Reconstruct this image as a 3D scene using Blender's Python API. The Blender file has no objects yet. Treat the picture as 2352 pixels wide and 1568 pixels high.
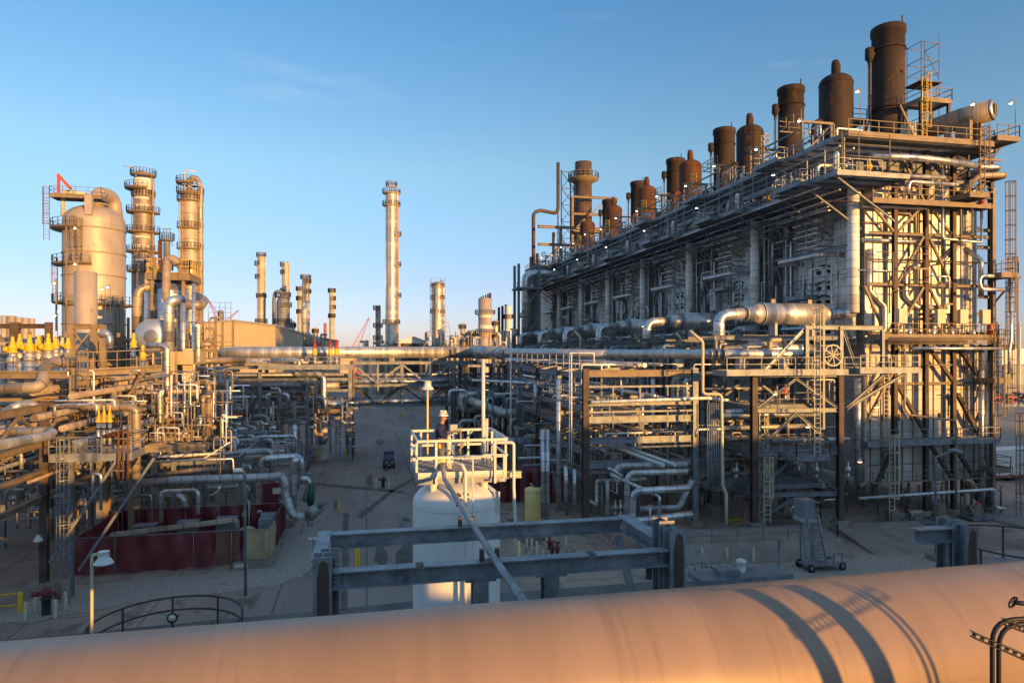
import bpy, math, random
from mathutils import Vector, Matrix
R = math.radians
random.seed(7)
S = bpy.context.scene
COL = S.collection
# ------------------------------------------------------------------ camera
YAW = math.atan(336/1568)                       # the furnace row runs along +Y, the view is turned right of it
CA, SA = math.cos(YAW), math.sin(YAW)
H = 15.0; FP = 1568.0; CX = 1176.0; HY = 805.0   # eye height, focal length, image centre and horizon in 2352 px units
cam = bpy.data.cameras.new('camera'); camo = bpy.data.objects.new('camera', cam); COL.objects.link(camo)
camo.location = (0, 0, H); camo.rotation_euler = (R(90), 0, -YAW)
cam.lens = 24; cam.sensor_width = 36; cam.shift_y = 21/2352; cam.clip_start = .1; cam.clip_end = 6000
S.camera = camo
# ------------------------------------------------------------------ sky and sun
SUN_AZ, SUN_EL = 29.0, 6.6                       # degrees right of straight behind, above horizon
w = bpy.data.worlds.new('World'); S.world = w; w.use_nodes = True
nt = w.node_tree; nt.nodes.clear()
out = nt.nodes.new('ShaderNodeOutputWorld'); bg = nt.nodes.new('ShaderNodeBackground')
sky = nt.nodes.new('ShaderNodeTexSky'); sky.sky_type = 'NISHITA'; sky.sun_disc = False
sky.sun_elevation = R(SUN_EL); sky.altitude = 0; sky.air_density = 1.0; sky.dust_density = .2; sky.ozone_density = 4.0
sdir = Vector((math.sin(R(SUN_AZ))*math.cos(R(SUN_EL)), -math.cos(R(SUN_AZ))*math.cos(R(SUN_EL)), math.sin(R(SUN_EL))))
sky.sun_rotation = math.atan2(sdir.x, sdir.y)
bg.inputs['Strength'].default_value = .15
# the evening sky is paler and pinker low down than the model's: a tint by height above the horizon, boosted warm overhead out of view to lift the shade, and a few thin cirrus wisps
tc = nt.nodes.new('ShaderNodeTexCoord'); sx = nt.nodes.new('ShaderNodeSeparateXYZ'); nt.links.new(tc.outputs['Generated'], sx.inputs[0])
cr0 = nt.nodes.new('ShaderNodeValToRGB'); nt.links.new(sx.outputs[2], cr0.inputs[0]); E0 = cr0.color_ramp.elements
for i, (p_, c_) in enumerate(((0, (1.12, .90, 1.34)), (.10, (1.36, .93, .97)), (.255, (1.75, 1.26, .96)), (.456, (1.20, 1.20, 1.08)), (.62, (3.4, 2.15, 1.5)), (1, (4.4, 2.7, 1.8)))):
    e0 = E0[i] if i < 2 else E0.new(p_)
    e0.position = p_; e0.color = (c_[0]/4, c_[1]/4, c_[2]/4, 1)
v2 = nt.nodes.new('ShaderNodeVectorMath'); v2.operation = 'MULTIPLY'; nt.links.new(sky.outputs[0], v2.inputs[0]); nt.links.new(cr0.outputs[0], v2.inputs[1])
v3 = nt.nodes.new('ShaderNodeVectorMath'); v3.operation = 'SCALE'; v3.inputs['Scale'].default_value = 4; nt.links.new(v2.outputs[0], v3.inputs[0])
mp0 = nt.nodes.new('ShaderNodeMapping'); mp0.inputs['Scale'].default_value = (2.2, 2.2, 11); nt.links.new(tc.outputs['Generated'], mp0.inputs[0])
n0 = nt.nodes.new('ShaderNodeTexNoise'); n0.inputs['Scale'].default_value = 1.6; n0.inputs['Detail'].default_value = 7; n0.inputs['Roughness'].default_value = .55; nt.links.new(mp0.outputs[0], n0.inputs[0])
r0 = nt.nodes.new('ShaderNodeMapRange'); r0.inputs[1].default_value = .62; r0.inputs[2].default_value = .9; r0.inputs[3].default_value = 0; r0.inputs[4].default_value = .35; nt.links.new(n0.outputs[0], r0.inputs[0])
mx0 = nt.nodes.new('ShaderNodeMix'); mx0.data_type = 'RGBA'; nt.links.new(r0.outputs[0], mx0.inputs[0]); nt.links.new(v3.outputs[0], mx0.inputs[6]); mx0.inputs[7].default_value = (3.1, 3.2, 3.3, 1)
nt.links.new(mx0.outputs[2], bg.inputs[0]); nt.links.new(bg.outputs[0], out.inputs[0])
sl = bpy.data.lights.new('sun', 'SUN'); sl.energy = 4.2; sl.angle = R(.5); sl.color = (1.0, .515, .13)
so = bpy.data.objects.new('sun', sl); COL.objects.link(so)
so.rotation_euler = (-sdir).to_track_quat('-Z', 'Y').to_euler(); so.location = (30, -40, 60)
S.view_settings.view_transform = 'Standard'; S.view_settings.look = 'None'
S.view_settings.exposure = .86; S.view_settings.gamma = 1
# ------------------------------------------------------------------ pixel helpers: a measured pixel and a distance give a place
def at(px, py, D):
    u = (px-CX)/FP*D
    return Vector((D*SA+u*CA, D*CA-u*SA, H-D*(py-HY)/FP))
def tb(px):
    t = (px-CX)/FP
    return (SA+CA*t)/(CA-SA*t)
def atY(px, py, Y):
    X = Y*tb(px); D = X*SA+Y*CA
    return Vector((X, Y, H-D*(py-HY)/FP))
def atX(px, py, X):
    Y = X/tb(px); D = X*SA+Y*CA
    return Vector((X, Y, H-D*(py-HY)/FP))
def gnd(px, py, z=0.0):
    return at(px, py, (H-z)*FP/(py-HY))
# ------------------------------------------------------------------ mesh builder
OFF = {}; NP = [0, 0]
class MB:
    def __init__(s): s.v = []; s.f = []; s.uv = []; s.sm = []; s.mi = []; s.cur = 0
    def face(s, idx, sm=False, uv=None):
        s.f.append(idx); s.sm.append(sm); s.mi.append(s.cur); s.uv.extend(uv if uv else [(0, 0)]*len(idx))
    def hexa(s, P):
        b = len(s.v); s.v.extend([tuple(p) for p in P])
        for q in ((0, 3, 2, 1), (4, 5, 6, 7), (0, 1, 5, 4), (1, 2, 6, 5), (2, 3, 7, 6), (3, 0, 4, 7)):
            s.face([b+i for i in q])
        return s
    def box(s, x0, x1, y0, y1, z0, z1):
        return s.hexa([(x0, y0, z0), (x1, y0, z0), (x1, y1, z0), (x0, y1, z0), (x0, y0, z1), (x1, y0, z1), (x1, y1, z1), (x0, y1, z1)])
    def cbox(s, c, sx, sy, sz, rz=0):
        c = Vector(c); m = Matrix.Rotation(rz, 3, 'Z')
        return s.hexa([c+m@Vector((a*sx/2, b*sy/2, d*sz/2)) for d in (-1, 1) for a, b in ((-1, -1), (1, -1), (1, 1), (-1, 1))])
    def frame(s, p, q):
        p, q = Vector(p), Vector(q); d = (q-p); L = d.length; d = d/max(L, 1e-6)
        up = Vector((0, 0, 1)) if abs(d.z) < .95 else Vector((0, 1, 0))
        r = d.cross(up).normalized(); u = r.cross(d).normalized()
        return p, q, d, r, u
    def bar(s, p, q, w=.06, h=None):
        h = h or w; p, q, d, r, u = s.frame(p, q)
        o = [-r*w/2-u*h/2, r*w/2-u*h/2, r*w/2+u*h/2, -r*w/2+u*h/2]
        b = len(s.v); s.v.extend([tuple(p+i) for i in o]+[tuple(q+i) for i in o])
        for a in range(4): s.face([b+a, b+(a+1) % 4, b+4+(a+1) % 4, b+4+a])
        s.face([b+3, b+2, b+1, b]); s.face([b+4, b+5, b+6, b+7]); return s
    def ibeam(s, p, q, w=.3, h=.35, t=.03, web='u'):
        p, q, d, r, u = s.frame(p, q)
        if web == 'r': r, u = u, r
        k = t*.6
        o = [(-w/2, -h/2), (w/2, -h/2), (w/2, -h/2+t), (k/2, -h/2+t), (k/2, h/2-t), (w/2, h/2-t), (w/2, h/2), (-w/2, h/2), (-w/2, h/2-t), (-k/2, h/2-t), (-k/2, -h/2+t), (-w/2, -h/2+t)]
        b = len(s.v); n = 12
        s.v.extend([tuple(p+r*a+u*c) for a, c in o]+[tuple(q+r*a+u*c) for a, c in o])
        for a in range(n): s.face([b+a, b+(a+1) % n, b+n+(a+1) % n, b+n+a])
        for e in (0, n):
            for g in ((0, 1, 2, 11), (10, 3, 4, 9), (8, 5, 6, 7)): s.face([b+e+i for i in (g if e else g[::-1])])
        return s
    def tube(s, pts, r, n=10, bend=None, cap=True, seg=5):
        pts = [Vector(p) for p in pts]
        if bend is None: bend = min(2.2*(r if not isinstance(r, (list, tuple)) else max(r)), 99)
        rr = r if isinstance(r, (list, tuple)) else [r]*len(pts)
        P = []; RR = []
        for i, p in enumerate(pts):
            if 0 < i < len(pts)-1 and bend > 0:
                a, c = pts[i-1]-p, pts[i+1]-p; la, lc = a.length, c.length
                if la > 1e-6 and lc > 1e-6:
                    a /= la; c /= lc; ang = a.angle(c)
                    if ang < math.pi-.02:
                        t = min(bend/math.tan(ang/2) if ang > .05 else bend, la*.48, lc*.48)
                        A, B = p+a*t, p+c*t
                        for j in range(seg+1):
                            k = j/seg; P.append(A*(1-k)**2+p*2*k*(1-k)+B*k*k); RR.append(rr[i])
                        continue
            P.append(p); RR.append(rr[i])
        b0 = len(s.v); m = len(P); prev = None; L = 0; Ls = []
        for i in range(m):
            if i == 0: d = P[1]-P[0]
            elif i == m-1: d = P[-1]-P[-2]
            else: d = (P[i+1]-P[i]).normalized()+(P[i]-P[i-1]).normalized()
            if d.length < 1e-9: d = Vector((0, 0, 1))
            d.normalize()
            if prev is None:
                up = Vector((0, 0, 1)) if abs(d.z) < .9 else Vector((0, 1, 0))
                u = up.cross(d).normalized()
            else:
                u = (prev-d*prev.dot(d)).normalized()
            prev = u; vv = d.cross(u)
            if i: L += (P[i]-P[i-1]).length
            Ls.append(L)
            for j in range(n):
                t = 2*math.pi*j/n; s.v.append(tuple(P[i]+(u*math.cos(t)+vv*math.sin(t))*RR[i]))
        for i in range(m-1):
            for j in range(n):
                k = (j+1) % n
                s.face([b0+i*n+j, b0+i*n+k, b0+(i+1)*n+k, b0+(i+1)*n+j], True, [(j/n, Ls[i]), ((j+1)/n, Ls[i]), ((j+1)/n, Ls[i+1]), (j/n, Ls[i+1])])
        if cap:
            s.face([b0+j for j in range(n)][::-1]); s.face([b0+(m-1)*n+j for j in range(n)])
        return s
    def lathe(s, c, prof, n=24, ax='z', a0=0, a1=2*math.pi):
        c = Vector(c); full = abs(a1-a0-2*math.pi) < 1e-6; b0 = len(s.v); m = len(prof); nn = n if full else n+1; L = 0; Ls = [0]
        for i in range(1, m): L += math.hypot(prof[i][0]-prof[i-1][0], prof[i][1]-prof[i-1][1]); Ls.append(L)
        for r, z in prof:
            for j in range(nn):
                t = a0+(a1-a0)*j/n; x, y = r*math.cos(t), r*math.sin(t)
                s.v.append(tuple(c+(Vector((x, y, z)) if ax == 'z' else Vector((z, x, y)) if ax == 'x' else Vector((y, z, x)))))
        for i in range(m-1):
            if prof[i] == prof[i+1]: continue
            for j in range(n):
                k = (j+1) % nn
                s.face([b0+i*nn+j, b0+i*nn+k, b0+(i+1)*nn+k, b0+(i+1)*nn+j], True, [(j/n, Ls[i]), ((j+1)/n, Ls[i]), ((j+1)/n, Ls[i+1]), (j/n, Ls[i+1])])
        return s
    def rail(s, pts, h=1.1, sp=1.6, w=.05, mid=True, toe=True):
        pts = [Vector(p) for p in pts]; up = Vector((0, 0, 1))
        for a, b in zip(pts, pts[1:]):
            s.bar(a+up*h, b+up*h, w); L = (b-a).length; n = max(1, round(L/sp))
            if mid: s.bar(a+up*h*.52, b+up*h*.52, w*.85)
            if toe: s.bar(a+up*.08, b+up*.08, .02, .12)
            for i in range(n+1):
                p = a.lerp(b, i/n); s.bar(p, p+up*h, w)
        return s
    def ladder(s, p, z1, rz=0, cage=True, w=.45, t=.045):
        p = Vector(p); m = Matrix.Rotation(rz, 3, 'Z'); X = m@Vector((1, 0, 0)); N = m@Vector((0, -1, 0))   # N: the side one climbs on
        for k in (-1, 1): s.bar(p+X*k*w/2, Vector((p.x, p.y, z1+1))+X*k*w/2, t)
        z = p.z+.3
        while z < z1: s.bar(Vector((p.x, p.y, z))-X*w/2, Vector((p.x, p.y, z))+X*w/2, t*.7); z += .38
        if cage:
            z = p.z+2.2; hoops = []
            while z < z1+1: hoops.append(z); z += 1.3
            hoops.append(z1+1)
            prev = None
            for z in hoops:
                P = [Vector((p.x, p.y, z))+X*math.cos(a)*.38+N*(math.sin(a)*.72) for a in [math.pi*i/6 for i in range(7)]]
                for a, b in zip(P, P[1:]): s.bar(a, b, t, .06)
                if prev:
                    for i in (1, 2, 3, 4, 5): s.bar(prev[i], P[i], .035)
                prev = P
        return s
    def build(s, name, mats, parent=None, loc=None):
        me = bpy.data.meshes.new(name); off = Vector((0, 0, 0))
        if parent is not None: off = OFF.get(parent.name, Vector((0, 0, 0)))
        elif loc is not None: off = Vector(loc)
        elif s.v:
            n = len(s.v); zs = min(v[2] for v in s.v)
            xs = [v[0] for v in s.v]; ys = [v[1] for v in s.v]
            off = Vector(((min(xs)+max(xs))/2, (min(ys)+max(ys))/2, zs))
        me.from_pydata([(x-off.x, y-off.y, z-off.z) for x, y, z in s.v], [], s.f)
        ul = me.uv_layers.new(name='UVMap'); flat = [c for uv in s.uv for c in uv]; ul.data.foreach_set('uv', flat)
        me.polygons.foreach_set('use_smooth', s.sm)
        if not isinstance(mats, (list, tuple)): mats = [mats]
        for m in mats: me.materials.append(m)
        me.polygons.foreach_set('material_index', s.mi); me.update()
        o = bpy.data.objects.new(name, me); COL.objects.link(o)
        if parent is not None: o.parent = parent
        else: o.location = off
        OFF[o.name] = off
        return o
def tag(o, label=None, cat=None, group=None, kind=None):
    if label: o['label'] = label
    if cat: o['category'] = cat
    if group: o['group'] = group
    if kind: o['kind'] = kind
    return o
def thing(name, label, cat, loc=(0, 0, 0), group=None):
    o = bpy.data.objects.new(name, None); COL.objects.link(o); o.location = loc; o.empty_display_size = .3
    OFF[o.name] = Vector(loc); return tag(o, label, cat, group)
def solo(name, mb, mat, label, cat, group=None):
    return tag(mb.build(name, mat), label, cat, group)
def copy_tree(o, dv, label=None, parent=None):
    c = o.copy(); COL.objects.link(c); OFF[c.name] = OFF[o.name]+Vector(dv)
    if parent is None: c.location = o.location+Vector(dv)
    else: c.parent = parent
    if label: c['label'] = label
    for ch in o.children: copy_tree(ch, dv, None, c)
    return c
CROWD = []        # pipes of the crowded pipework: the largest in view become objects of their own at the end, the rest one mass
def pipe(pts, r, mat, label, group=None, n=10, bend=None, name='pipe', cat='pipe', **k):
    if group and name == 'pipe':
        P = [Vector(p) for p in pts]; L = sum((b-a).length for a, b in zip(P, P[1:])); c = sum(P, Vector())/len(P)
        d = max(5, (c-Vector((0, 0, H))).length); CROWD.append((L*r/d/d, P, r, mat, label, group, n, bend)); NP[1] += 1; return None
    NP[0] += name == 'pipe'
    return solo(name, MB().tube(pts, r, n, bend, **k), mat, label, cat, group)
def dome(r, z0, z1, hd=None, n=6, bot=False):
    hd = hd if hd is not None else r*.5
    P = [(r, z0), (r, z1-hd)]
    P += [(r*math.cos(a), z1-hd+hd*math.sin(a)) for a in [math.pi/2*i/n for i in range(1, n)]]+[(.001, z1)]
    if bot:
        P = [(.001, z0-hd)]+[(r*math.cos(a), z0-hd*math.sin(a)) for a in [math.pi/2*i/n for i in range(n-1, 0, -1)]]+P
    return P
def ringp(r, z, w=.08, h=.12): return [(r, z-h/2), (r+w, z-h/2), (r+w, z+h/2), (r, z+h/2)]
# ------------------------------------------------------------------ materials
M = {}
def mat(name, col, rough=.6, metal=0.0, var=.25, scale=1.2, bands=0, bump=0, rust=None, rustamt=.55, spec=.4, stretch=None, emit=None, fine=0, seams=None, bdark=.45):
    m = bpy.data.materials.new(name); m.use_nodes = True; N = m.node_tree; ns = N.nodes; B = ns['Principled BSDF']; L = N.links.new
    B.inputs['Roughness'].default_value = rough; B.inputs['Metallic'].default_value = metal
    if 'Specular IOR Level' in B.inputs: B.inputs['Specular IOR Level'].default_value = spec
    c4 = (*col, 1)
    geo = ns.new('ShaderNodeNewGeometry'); mp = ns.new('ShaderNodeMapping'); L(geo.outputs['Position'], mp.inputs[0])
    mp.inputs['Scale'].default_value = stretch or (1, 1, 1)
    no = ns.new('ShaderNodeTexNoise'); no.inputs['Scale'].default_value = scale; no.inputs['Detail'].default_value = 5; no.inputs['Roughness'].default_value = .62
    L(mp.outputs[0], no.inputs[0])
    mr = ns.new('ShaderNodeMapRange'); mr.inputs[1].default_value = .3; mr.inputs[2].default_value = .7
    mr.inputs[3].default_value = 1-var; mr.inputs[4].default_value = 1+var; L(no.outputs[0], mr.inputs[0])
    mx = ns.new('ShaderNodeMix'); mx.data_type = 'RGBA'; mx.blend_type = 'MULTIPLY'; mx.inputs[0].default_value = 1
    mx.inputs[6].default_value = c4; L(mr.outputs[0], mx.inputs[7]); cur = mx.outputs[2]
    def math_(op, a, b=None, c=None):
        n = ns.new('ShaderNodeMath'); n.operation = op
        for i, v in enumerate((a, b, c)):
            if v is None: continue
            if isinstance(v, (int, float)): n.inputs[i].default_value = v
            else: L(v, n.inputs[i])
        return n.outputs[0]
    def mul(cur, fac, dark):
        x = ns.new('ShaderNodeMix'); x.data_type = 'RGBA'; L(fac, x.inputs[0]); L(cur, x.inputs[6])
        y = ns.new('ShaderNodeMix'); y.data_type = 'RGBA'; y.blend_type = 'MULTIPLY'; y.inputs[0].default_value = 1; L(cur, y.inputs[6]); y.inputs[7].default_value = (dark, dark, dark, 1)
        L(y.outputs[2], x.inputs[7]); return x.outputs[2]
    if bands:
        uv = ns.new('ShaderNodeUVMap'); uv.uv_map = 'UVMap'; sp = ns.new('ShaderNodeSeparateXYZ'); L(uv.outputs[0], sp.inputs[0])
        q = math_('DIVIDE', sp.outputs[1], bands); fr = math_('FRACT', q); fac = math_('LESS_THAN', fr, .07)
        cur = mul(cur, fac, bdark)
        wn = ns.new('ShaderNodeTexWhiteNoise'); wn.noise_dimensions = '1D'; L(math_('FLOOR', q), wn.inputs['W'])
        mr2 = ns.new('ShaderNodeMapRange'); mr2.inputs[3].default_value = .82; mr2.inputs[4].default_value = 1.12; L(wn.outputs[0], mr2.inputs[0])
        y = ns.new('ShaderNodeMix'); y.data_type = 'RGBA'; y.blend_type = 'MULTIPLY'; y.inputs[0].default_value = 1; L(cur, y.inputs[6]); L(mr2.outputs[0], y.inputs[7]); cur = y.outputs[2]
        rr = ns.new('ShaderNodeMapRange'); rr.inputs[3].default_value = max(.05, rough-.1); rr.inputs[4].default_value = rough+.15; L(wn.outputs[0], rr.inputs[0]); L(rr.outputs[0], B.inputs['Roughness'])
    if seams:                                      # sheet joints: (width, height, dark, axis)
        sw, sh, dk, ax = seams
        sp = ns.new('ShaderNodeSeparateXYZ'); L(geo.outputs['Position'], sp.inputs[0])
        h = sp.outputs[0] if ax == 'x' else sp.outputs[1]
        if ax == 'g': h = sp.outputs[0]; v = sp.outputs[1]
        else: v = sp.outputs[2]
        f1 = math_('LESS_THAN', math_('FRACT', math_('ADD', math_('DIVIDE', h, sw), 1000)), .05/sw if ax != 'g' else .11/sw)
        f2 = math_('LESS_THAN', math_('FRACT', math_('ADD', math_('DIVIDE', v, sh), 1000)), .05/sh if ax != 'g' else .11/sh)
        cur = mul(cur, math_('MAXIMUM', f1, f2), dk)
    if rust:
        n2 = ns.new('ShaderNodeTexNoise'); n2.inputs['Scale'].default_value = .8; n2.inputs['Detail'].default_value = 8; n2.inputs['Roughness'].default_value = .7
        L(mp.outputs[0], n2.inputs[0]); r2 = ns.new('ShaderNodeMapRange'); r2.inputs[1].default_value = rustamt; r2.inputs[2].default_value = rustamt+.12; L(n2.outputs[0], r2.inputs[0])
        x = ns.new('ShaderNodeMix'); x.data_type = 'RGBA'; L(r2.outputs[0], x.inputs[0]); L(cur, x.inputs[6]); x.inputs[7].default_value = (*rust, 1); cur = x.outputs[2]
        if metal > .3:
            z = ns.new('ShaderNodeMapRange'); z.inputs[3].default_value = metal; z.inputs[4].default_value = 0; L(r2.outputs[0], z.inputs[0]); L(z.outputs[0], B.inputs['Metallic'])
    L(cur, B.inputs['Base Color'])
    if bump:
        bn = ns.new('ShaderNodeTexNoise'); bn.inputs['Scale'].default_value = fine or 8; bn.inputs['Detail'].default_value = 6
        L(geo.outputs['Position'], bn.inputs[0]); bp = ns.new('ShaderNodeBump'); bp.inputs['Strength'].default_value = bump; bp.inputs['Distance'].default_value = .05
        L(bn.outputs[0], bp.inputs['Height']); L(bp.outputs[0], B.inputs['Normal'])
    if emit:
        B.inputs['Emission Color'].default_value = (*emit[0], 1); B.inputs['Emission Strength'].default_value = emit[1]
    M[name] = m; return m
mat('galvanised', (.215, .23, .245), .55, .25, .35, 1.5, rust=(.11, .055, .025), rustamt=.66)
mat('weathered_beam', (.24, .255, .27), .5, .3, .4, 2.2, rust=(.10, .085, .07), rustamt=.57)
mat('galvanised_new', (.29, .31, .33), .45, .45, .2, 2)
mat('grey_steel', (.17, .18, .19), .6, .1, .3, 1.2, rust=(.09, .045, .02), rustamt=.62)
mat('brown_steel', (.085, .058, .045), .7, 0, .4, .9, rust=(.16, .15, .14), rustamt=.6)
mat('tan_steel', (.23, .175, .115), .65, .05, .25, 1, rust=(.13, .06, .025), rustamt=.64)
mat('cladding', (.60, .60, .60), .36, .8, .14, 1.5, bands=.9, bump=.08, fine=4)
mat('cladding_dull', (.44, .43, .42), .5, .55, .22, 1.2, bands=.9, bump=.1, fine=4, rust=(.14, .08, .04), rustamt=.72)
mat('cladding_fine', (.56, .55, .53), .42, .7, .18, 1.2, bands=.45, bump=.06, fine=4)
mat('cladding_tan', (.36, .29, .22), .5, .35, .25, .7, bands=1.1, bump=.05, fine=3, rust=(.16, .09, .05), rustamt=.68)
mat('tower_skin', (.40, .33, .26), .5, .35, .22, .35, bands=2.4, bdark=.6)
mat('tower_band', (.30, .25, .21), .55, .3, .28, .35, bands=1.0, bdark=.75)
mat('vessel_paint', (.42, .35, .28), .5, .2, .2, .45, bump=.05, fine=2, rust=(.30, .22, .15), rustamt=.58, stretch=(1, 1, .5))
mat('bare_pipe', (.33, .26, .20), .6, .15, .3, 1.5)
mat('rust', (.034, .022, .017), .8, 0, .6, .5, bump=.15, fine=5, stretch=(1, 1, .35), rust=(.15, .052, .02), rustamt=.56)
mat('rust_red', (.095, .038, .018), .85, 0, .45, .6, bump=.2, fine=5, stretch=(1, 1, .3), rust=(.045, .028, .02), rustamt=.55)
mat('panel_side', (.86, .85, .82), .6, 0, .2, .5, seams=(.9, .75, .3, 'y'), rust=(.10, .05, .03), rustamt=.68, bump=.05, fine=2)
mat('panel_dull', (.52, .49, .44), .7, .05, .3, .5, seams=(1.3, .8, .35, 'y'))
mat('panel_end', (.58, .53, .47), .62, .05, .16, .5, seams=(1.1, 1.5, .5, 'x'), rust=(.34, .14, .05), rustamt=.62)
mat('panel_end_bright', (.62, .58, .52), .45, .25, .15, .5, seams=(1.3, .9, .6, 'x'), rust=(.32, .2, .1), rustamt=.72)
mat('white_tube', (.84, .83, .80), .5, 0, .15, 1, bands=.8)
mat('white_paint', (.66, .64, .58), .4, 0, .06, 1)
mat('tank_white', (.72, .72, .69), .42, 0, .09, .7, rust=(.45, .33, .22), rustamt=.70, stretch=(2, 2, .6))
mat('cream', (.55, .49, .34), .5, 0, .1, 2)
mat('yellow', (.75, .45, .02), .45, 0, .12, 3)
mat('yellow_rail', (.55, .36, .05), .55, 0, .2, 2)
mat('yellow_tank', (.90, .63, .24), .45, 0, .12, 1)
mat('red', (.42, .03, .02), .45, 0, .2, 3)
mat('hydrant_red', (.16, .03, .03), .6, 0, .3, 6)
mat('orange_red', (.55, .09, .03), .5, 0, .15, 3)
mat('green', (.03, .18, .12), .5, 0, .2, 3)
mat('dark_green', (.02, .07, .05), .5, 0, .2, 3)
mat('maroon', (.15, .026, .03), .42, 0, .3, .9, bump=.6, fine=1.6, spec=.5)
mat('brown_tarp', (.16, .075, .05), .7, 0, .25, .9, bump=.6, fine=1.6)
mat('tan_tarp', (.40, .29, .17), .75, 0, .25, .9, bump=.7, fine=1.8)
mat('tan_wall', (.48, .37, .24), .6, .05, .1, .4, seams=(.8, 50, .72, 'x'))
mat('tan_wall_side', (.48, .37, .24), .6, .05, .1, .4, seams=(.8, 50, .72, 'y'))
mat('roof_grey', (.30, .29, .27), .5, .2, .15, .5)
mat('concrete', (.25, .205, .17), .85, 0, .25, .8, bump=.2, fine=6)
mat('concrete_tan', (.46, .36, .22), .85, 0, .2, .6, bump=.1)
mat('ground', (.31, .225, .175), .9, 0, .42, .09, seams=(6.1, 6.1, .55, 'g'), rust=(.17, .125, .095), rustamt=.52, stretch=(1, .6, 1), bump=.1, fine=3)
mat('road', (.27, .21, .18), .85, 0, .30, .14, seams=(5.3, 7.7, .5, 'g'), rust=(.14, .115, .095), rustamt=.55, stretch=(1, .3, 1), bump=.12, fine=5)
mat('asphalt', (.125, .12, .115), .9, 0, .3, .3, bump=.3, fine=20, rust=(.14, .125, .115), rustamt=.62)
mat('gravel', (.33, .285, .24), .95, 0, .45, 7, bump=1.0, fine=9, rust=(.14, .115, .07), rustamt=.6)
mat('grass', (.07, .085, .025), .9, 0, .4, 4)
mat('water', (.02, .04, .07), .12, 0, .1, .2, bump=.15, fine=.8)
mat('duct', (.285, .195, .14), .42, .1, .13, .5, stretch=(3.0, .2, .2), bump=.05, fine=1.4, rust=(.225, .152, .11), rustamt=.54)
mat('black', (.015, .015, .016), .5, 0, .2, 3)
mat('dark', (.03, .03, .032), .6, 0, .3, 3)
mat('rubber', (.02, .02, .02), .8, 0, .2, 3)
mat('navy', (.014, .02, .065), .8, 0, .3, 5)
mat('denim', (.11, .125, .15), .85, 0, .3, 5)
mat('skin', (.42, .22, .14), .55, 0, .1, 5)
mat('leather', (.12, .05, .02), .6, 0, .2, 5)
mat('glove', (.72, .70, .66), .8, 0, .1, 6)
mat('glass', (.05, .06, .08), .1, .2, .1, 2)
mat('fine_grating', (.30, .32, .35), .55, .4, .2, 2)
mat('lamp_warm', (1, .6, .25), .5, 0, 0, 1, emit=((1, .45, .12), 9))
mat('lamp_white', (1, .9, .75), .5, 0, 0, 1, emit=((1, .82, .55), 9))
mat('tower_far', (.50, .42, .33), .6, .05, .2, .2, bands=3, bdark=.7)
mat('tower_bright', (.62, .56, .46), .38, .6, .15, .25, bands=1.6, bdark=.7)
mat('brick_far', (.36, .15, .08), .8, 0, .2, 1)
mat('crane_red', (.40, .05, .04), .5, 0, .2, 2)
mat('lining', (.62, .60, .56), .5, 0, .1, 2)
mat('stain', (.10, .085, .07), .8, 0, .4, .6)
# ------------------------------------------------------------------ the setting
def sheet(name, pts, z, m, kind='structure', label=None):
    b = MB(); b.v = [(x, y, z) for x, y in pts]; b.face(list(range(len(pts)))); o = b.build(name, M[m], loc=(0, 0, 0)); o['kind'] = kind
    if label: o['label'] = label
    return o
def G2(px, py): p = gnd(px, py); return (p.x, p.y)
sheet('ground', [(-4000, -900), (4000, -900), (4000, 5000), (-4000, 5000)], 0, 'ground')
sheet('road', [(-7.5, 30), (9, 30), (13, 120), (20, 330), (-22, 330), (-14, 120)], .012, 'road')
sheet('cross_road', [(-80, 25), (120, 22), (120, 41), (9, 41.5), (-80, 37)], .016, 'asphalt')
def blob(name, pts, z, m, n=4, amp=.5, **k):
    rnd = random.Random(len(pts)*7+int(z*1000)); P = []
    for i in range(len(pts)):
        a, b = Vector((*pts[i], 0)), Vector((*pts[(i+1) % len(pts)], 0))
        for j in range(n):
            q = a.lerp(b, j/n); P.append((q.x+rnd.uniform(-amp, amp), q.y+rnd.uniform(-amp, amp)))
    return sheet(name, P, z, m, **k)
blob('gravel_strip', [G2(-60, 1440), G2(140, 1345), G2(560, 1310), G2(640, 1240), G2(720, 1215), G2(735, 1300), G2(640, 1345), G2(300, 1385), G2(60, 1430)], .022, 'gravel', 7, .35)
blob('gravel_bed', [G2(1390, 1290), G2(1560, 1282), G2(1700, 1296), G2(2050, 1275), G2(2340, 1262), G2(2460, 1300), G2(2000, 1335), G2(1500, 1335)], .022, 'gravel', 7, .3)
blob('gravel_patch', [G2(1180, 1275), G2(1290, 1258), G2(1420, 1268), G2(1500, 1300), G2(1330, 1300), G2(1215, 1290)], .024, 'gravel', 5, .25)
# drain line and stains down the road
blob('drain_gutter', [(-7.6, 52), (-7.1, 52), (-7.0, 118), (-7.4, 118)], .026, 'asphalt', 12, .12)
rs_ = random.Random(4)
for i in range(16):
    x, y = rs_.uniform(-8, 14), rs_.uniform(50, 120); a_, c_ = rs_.uniform(.3, 1.4), rs_.uniform(.8, 5)
    sheet('stain', [(x+a_*math.cos(t)*rs_.uniform(.6, 1.2), y+c_*math.sin(t)*rs_.uniform(.6, 1.2)) for t in [2*math.pi*k/14 for k in range(14)]], .030+i*.0005, 'stain')
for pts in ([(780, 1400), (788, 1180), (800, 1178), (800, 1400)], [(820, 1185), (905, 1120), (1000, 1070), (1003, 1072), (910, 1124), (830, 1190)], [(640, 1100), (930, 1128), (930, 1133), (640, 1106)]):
    blob('road_patch', [G2(*q) for q in pts], .042, 'stain', 5, .08)
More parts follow.
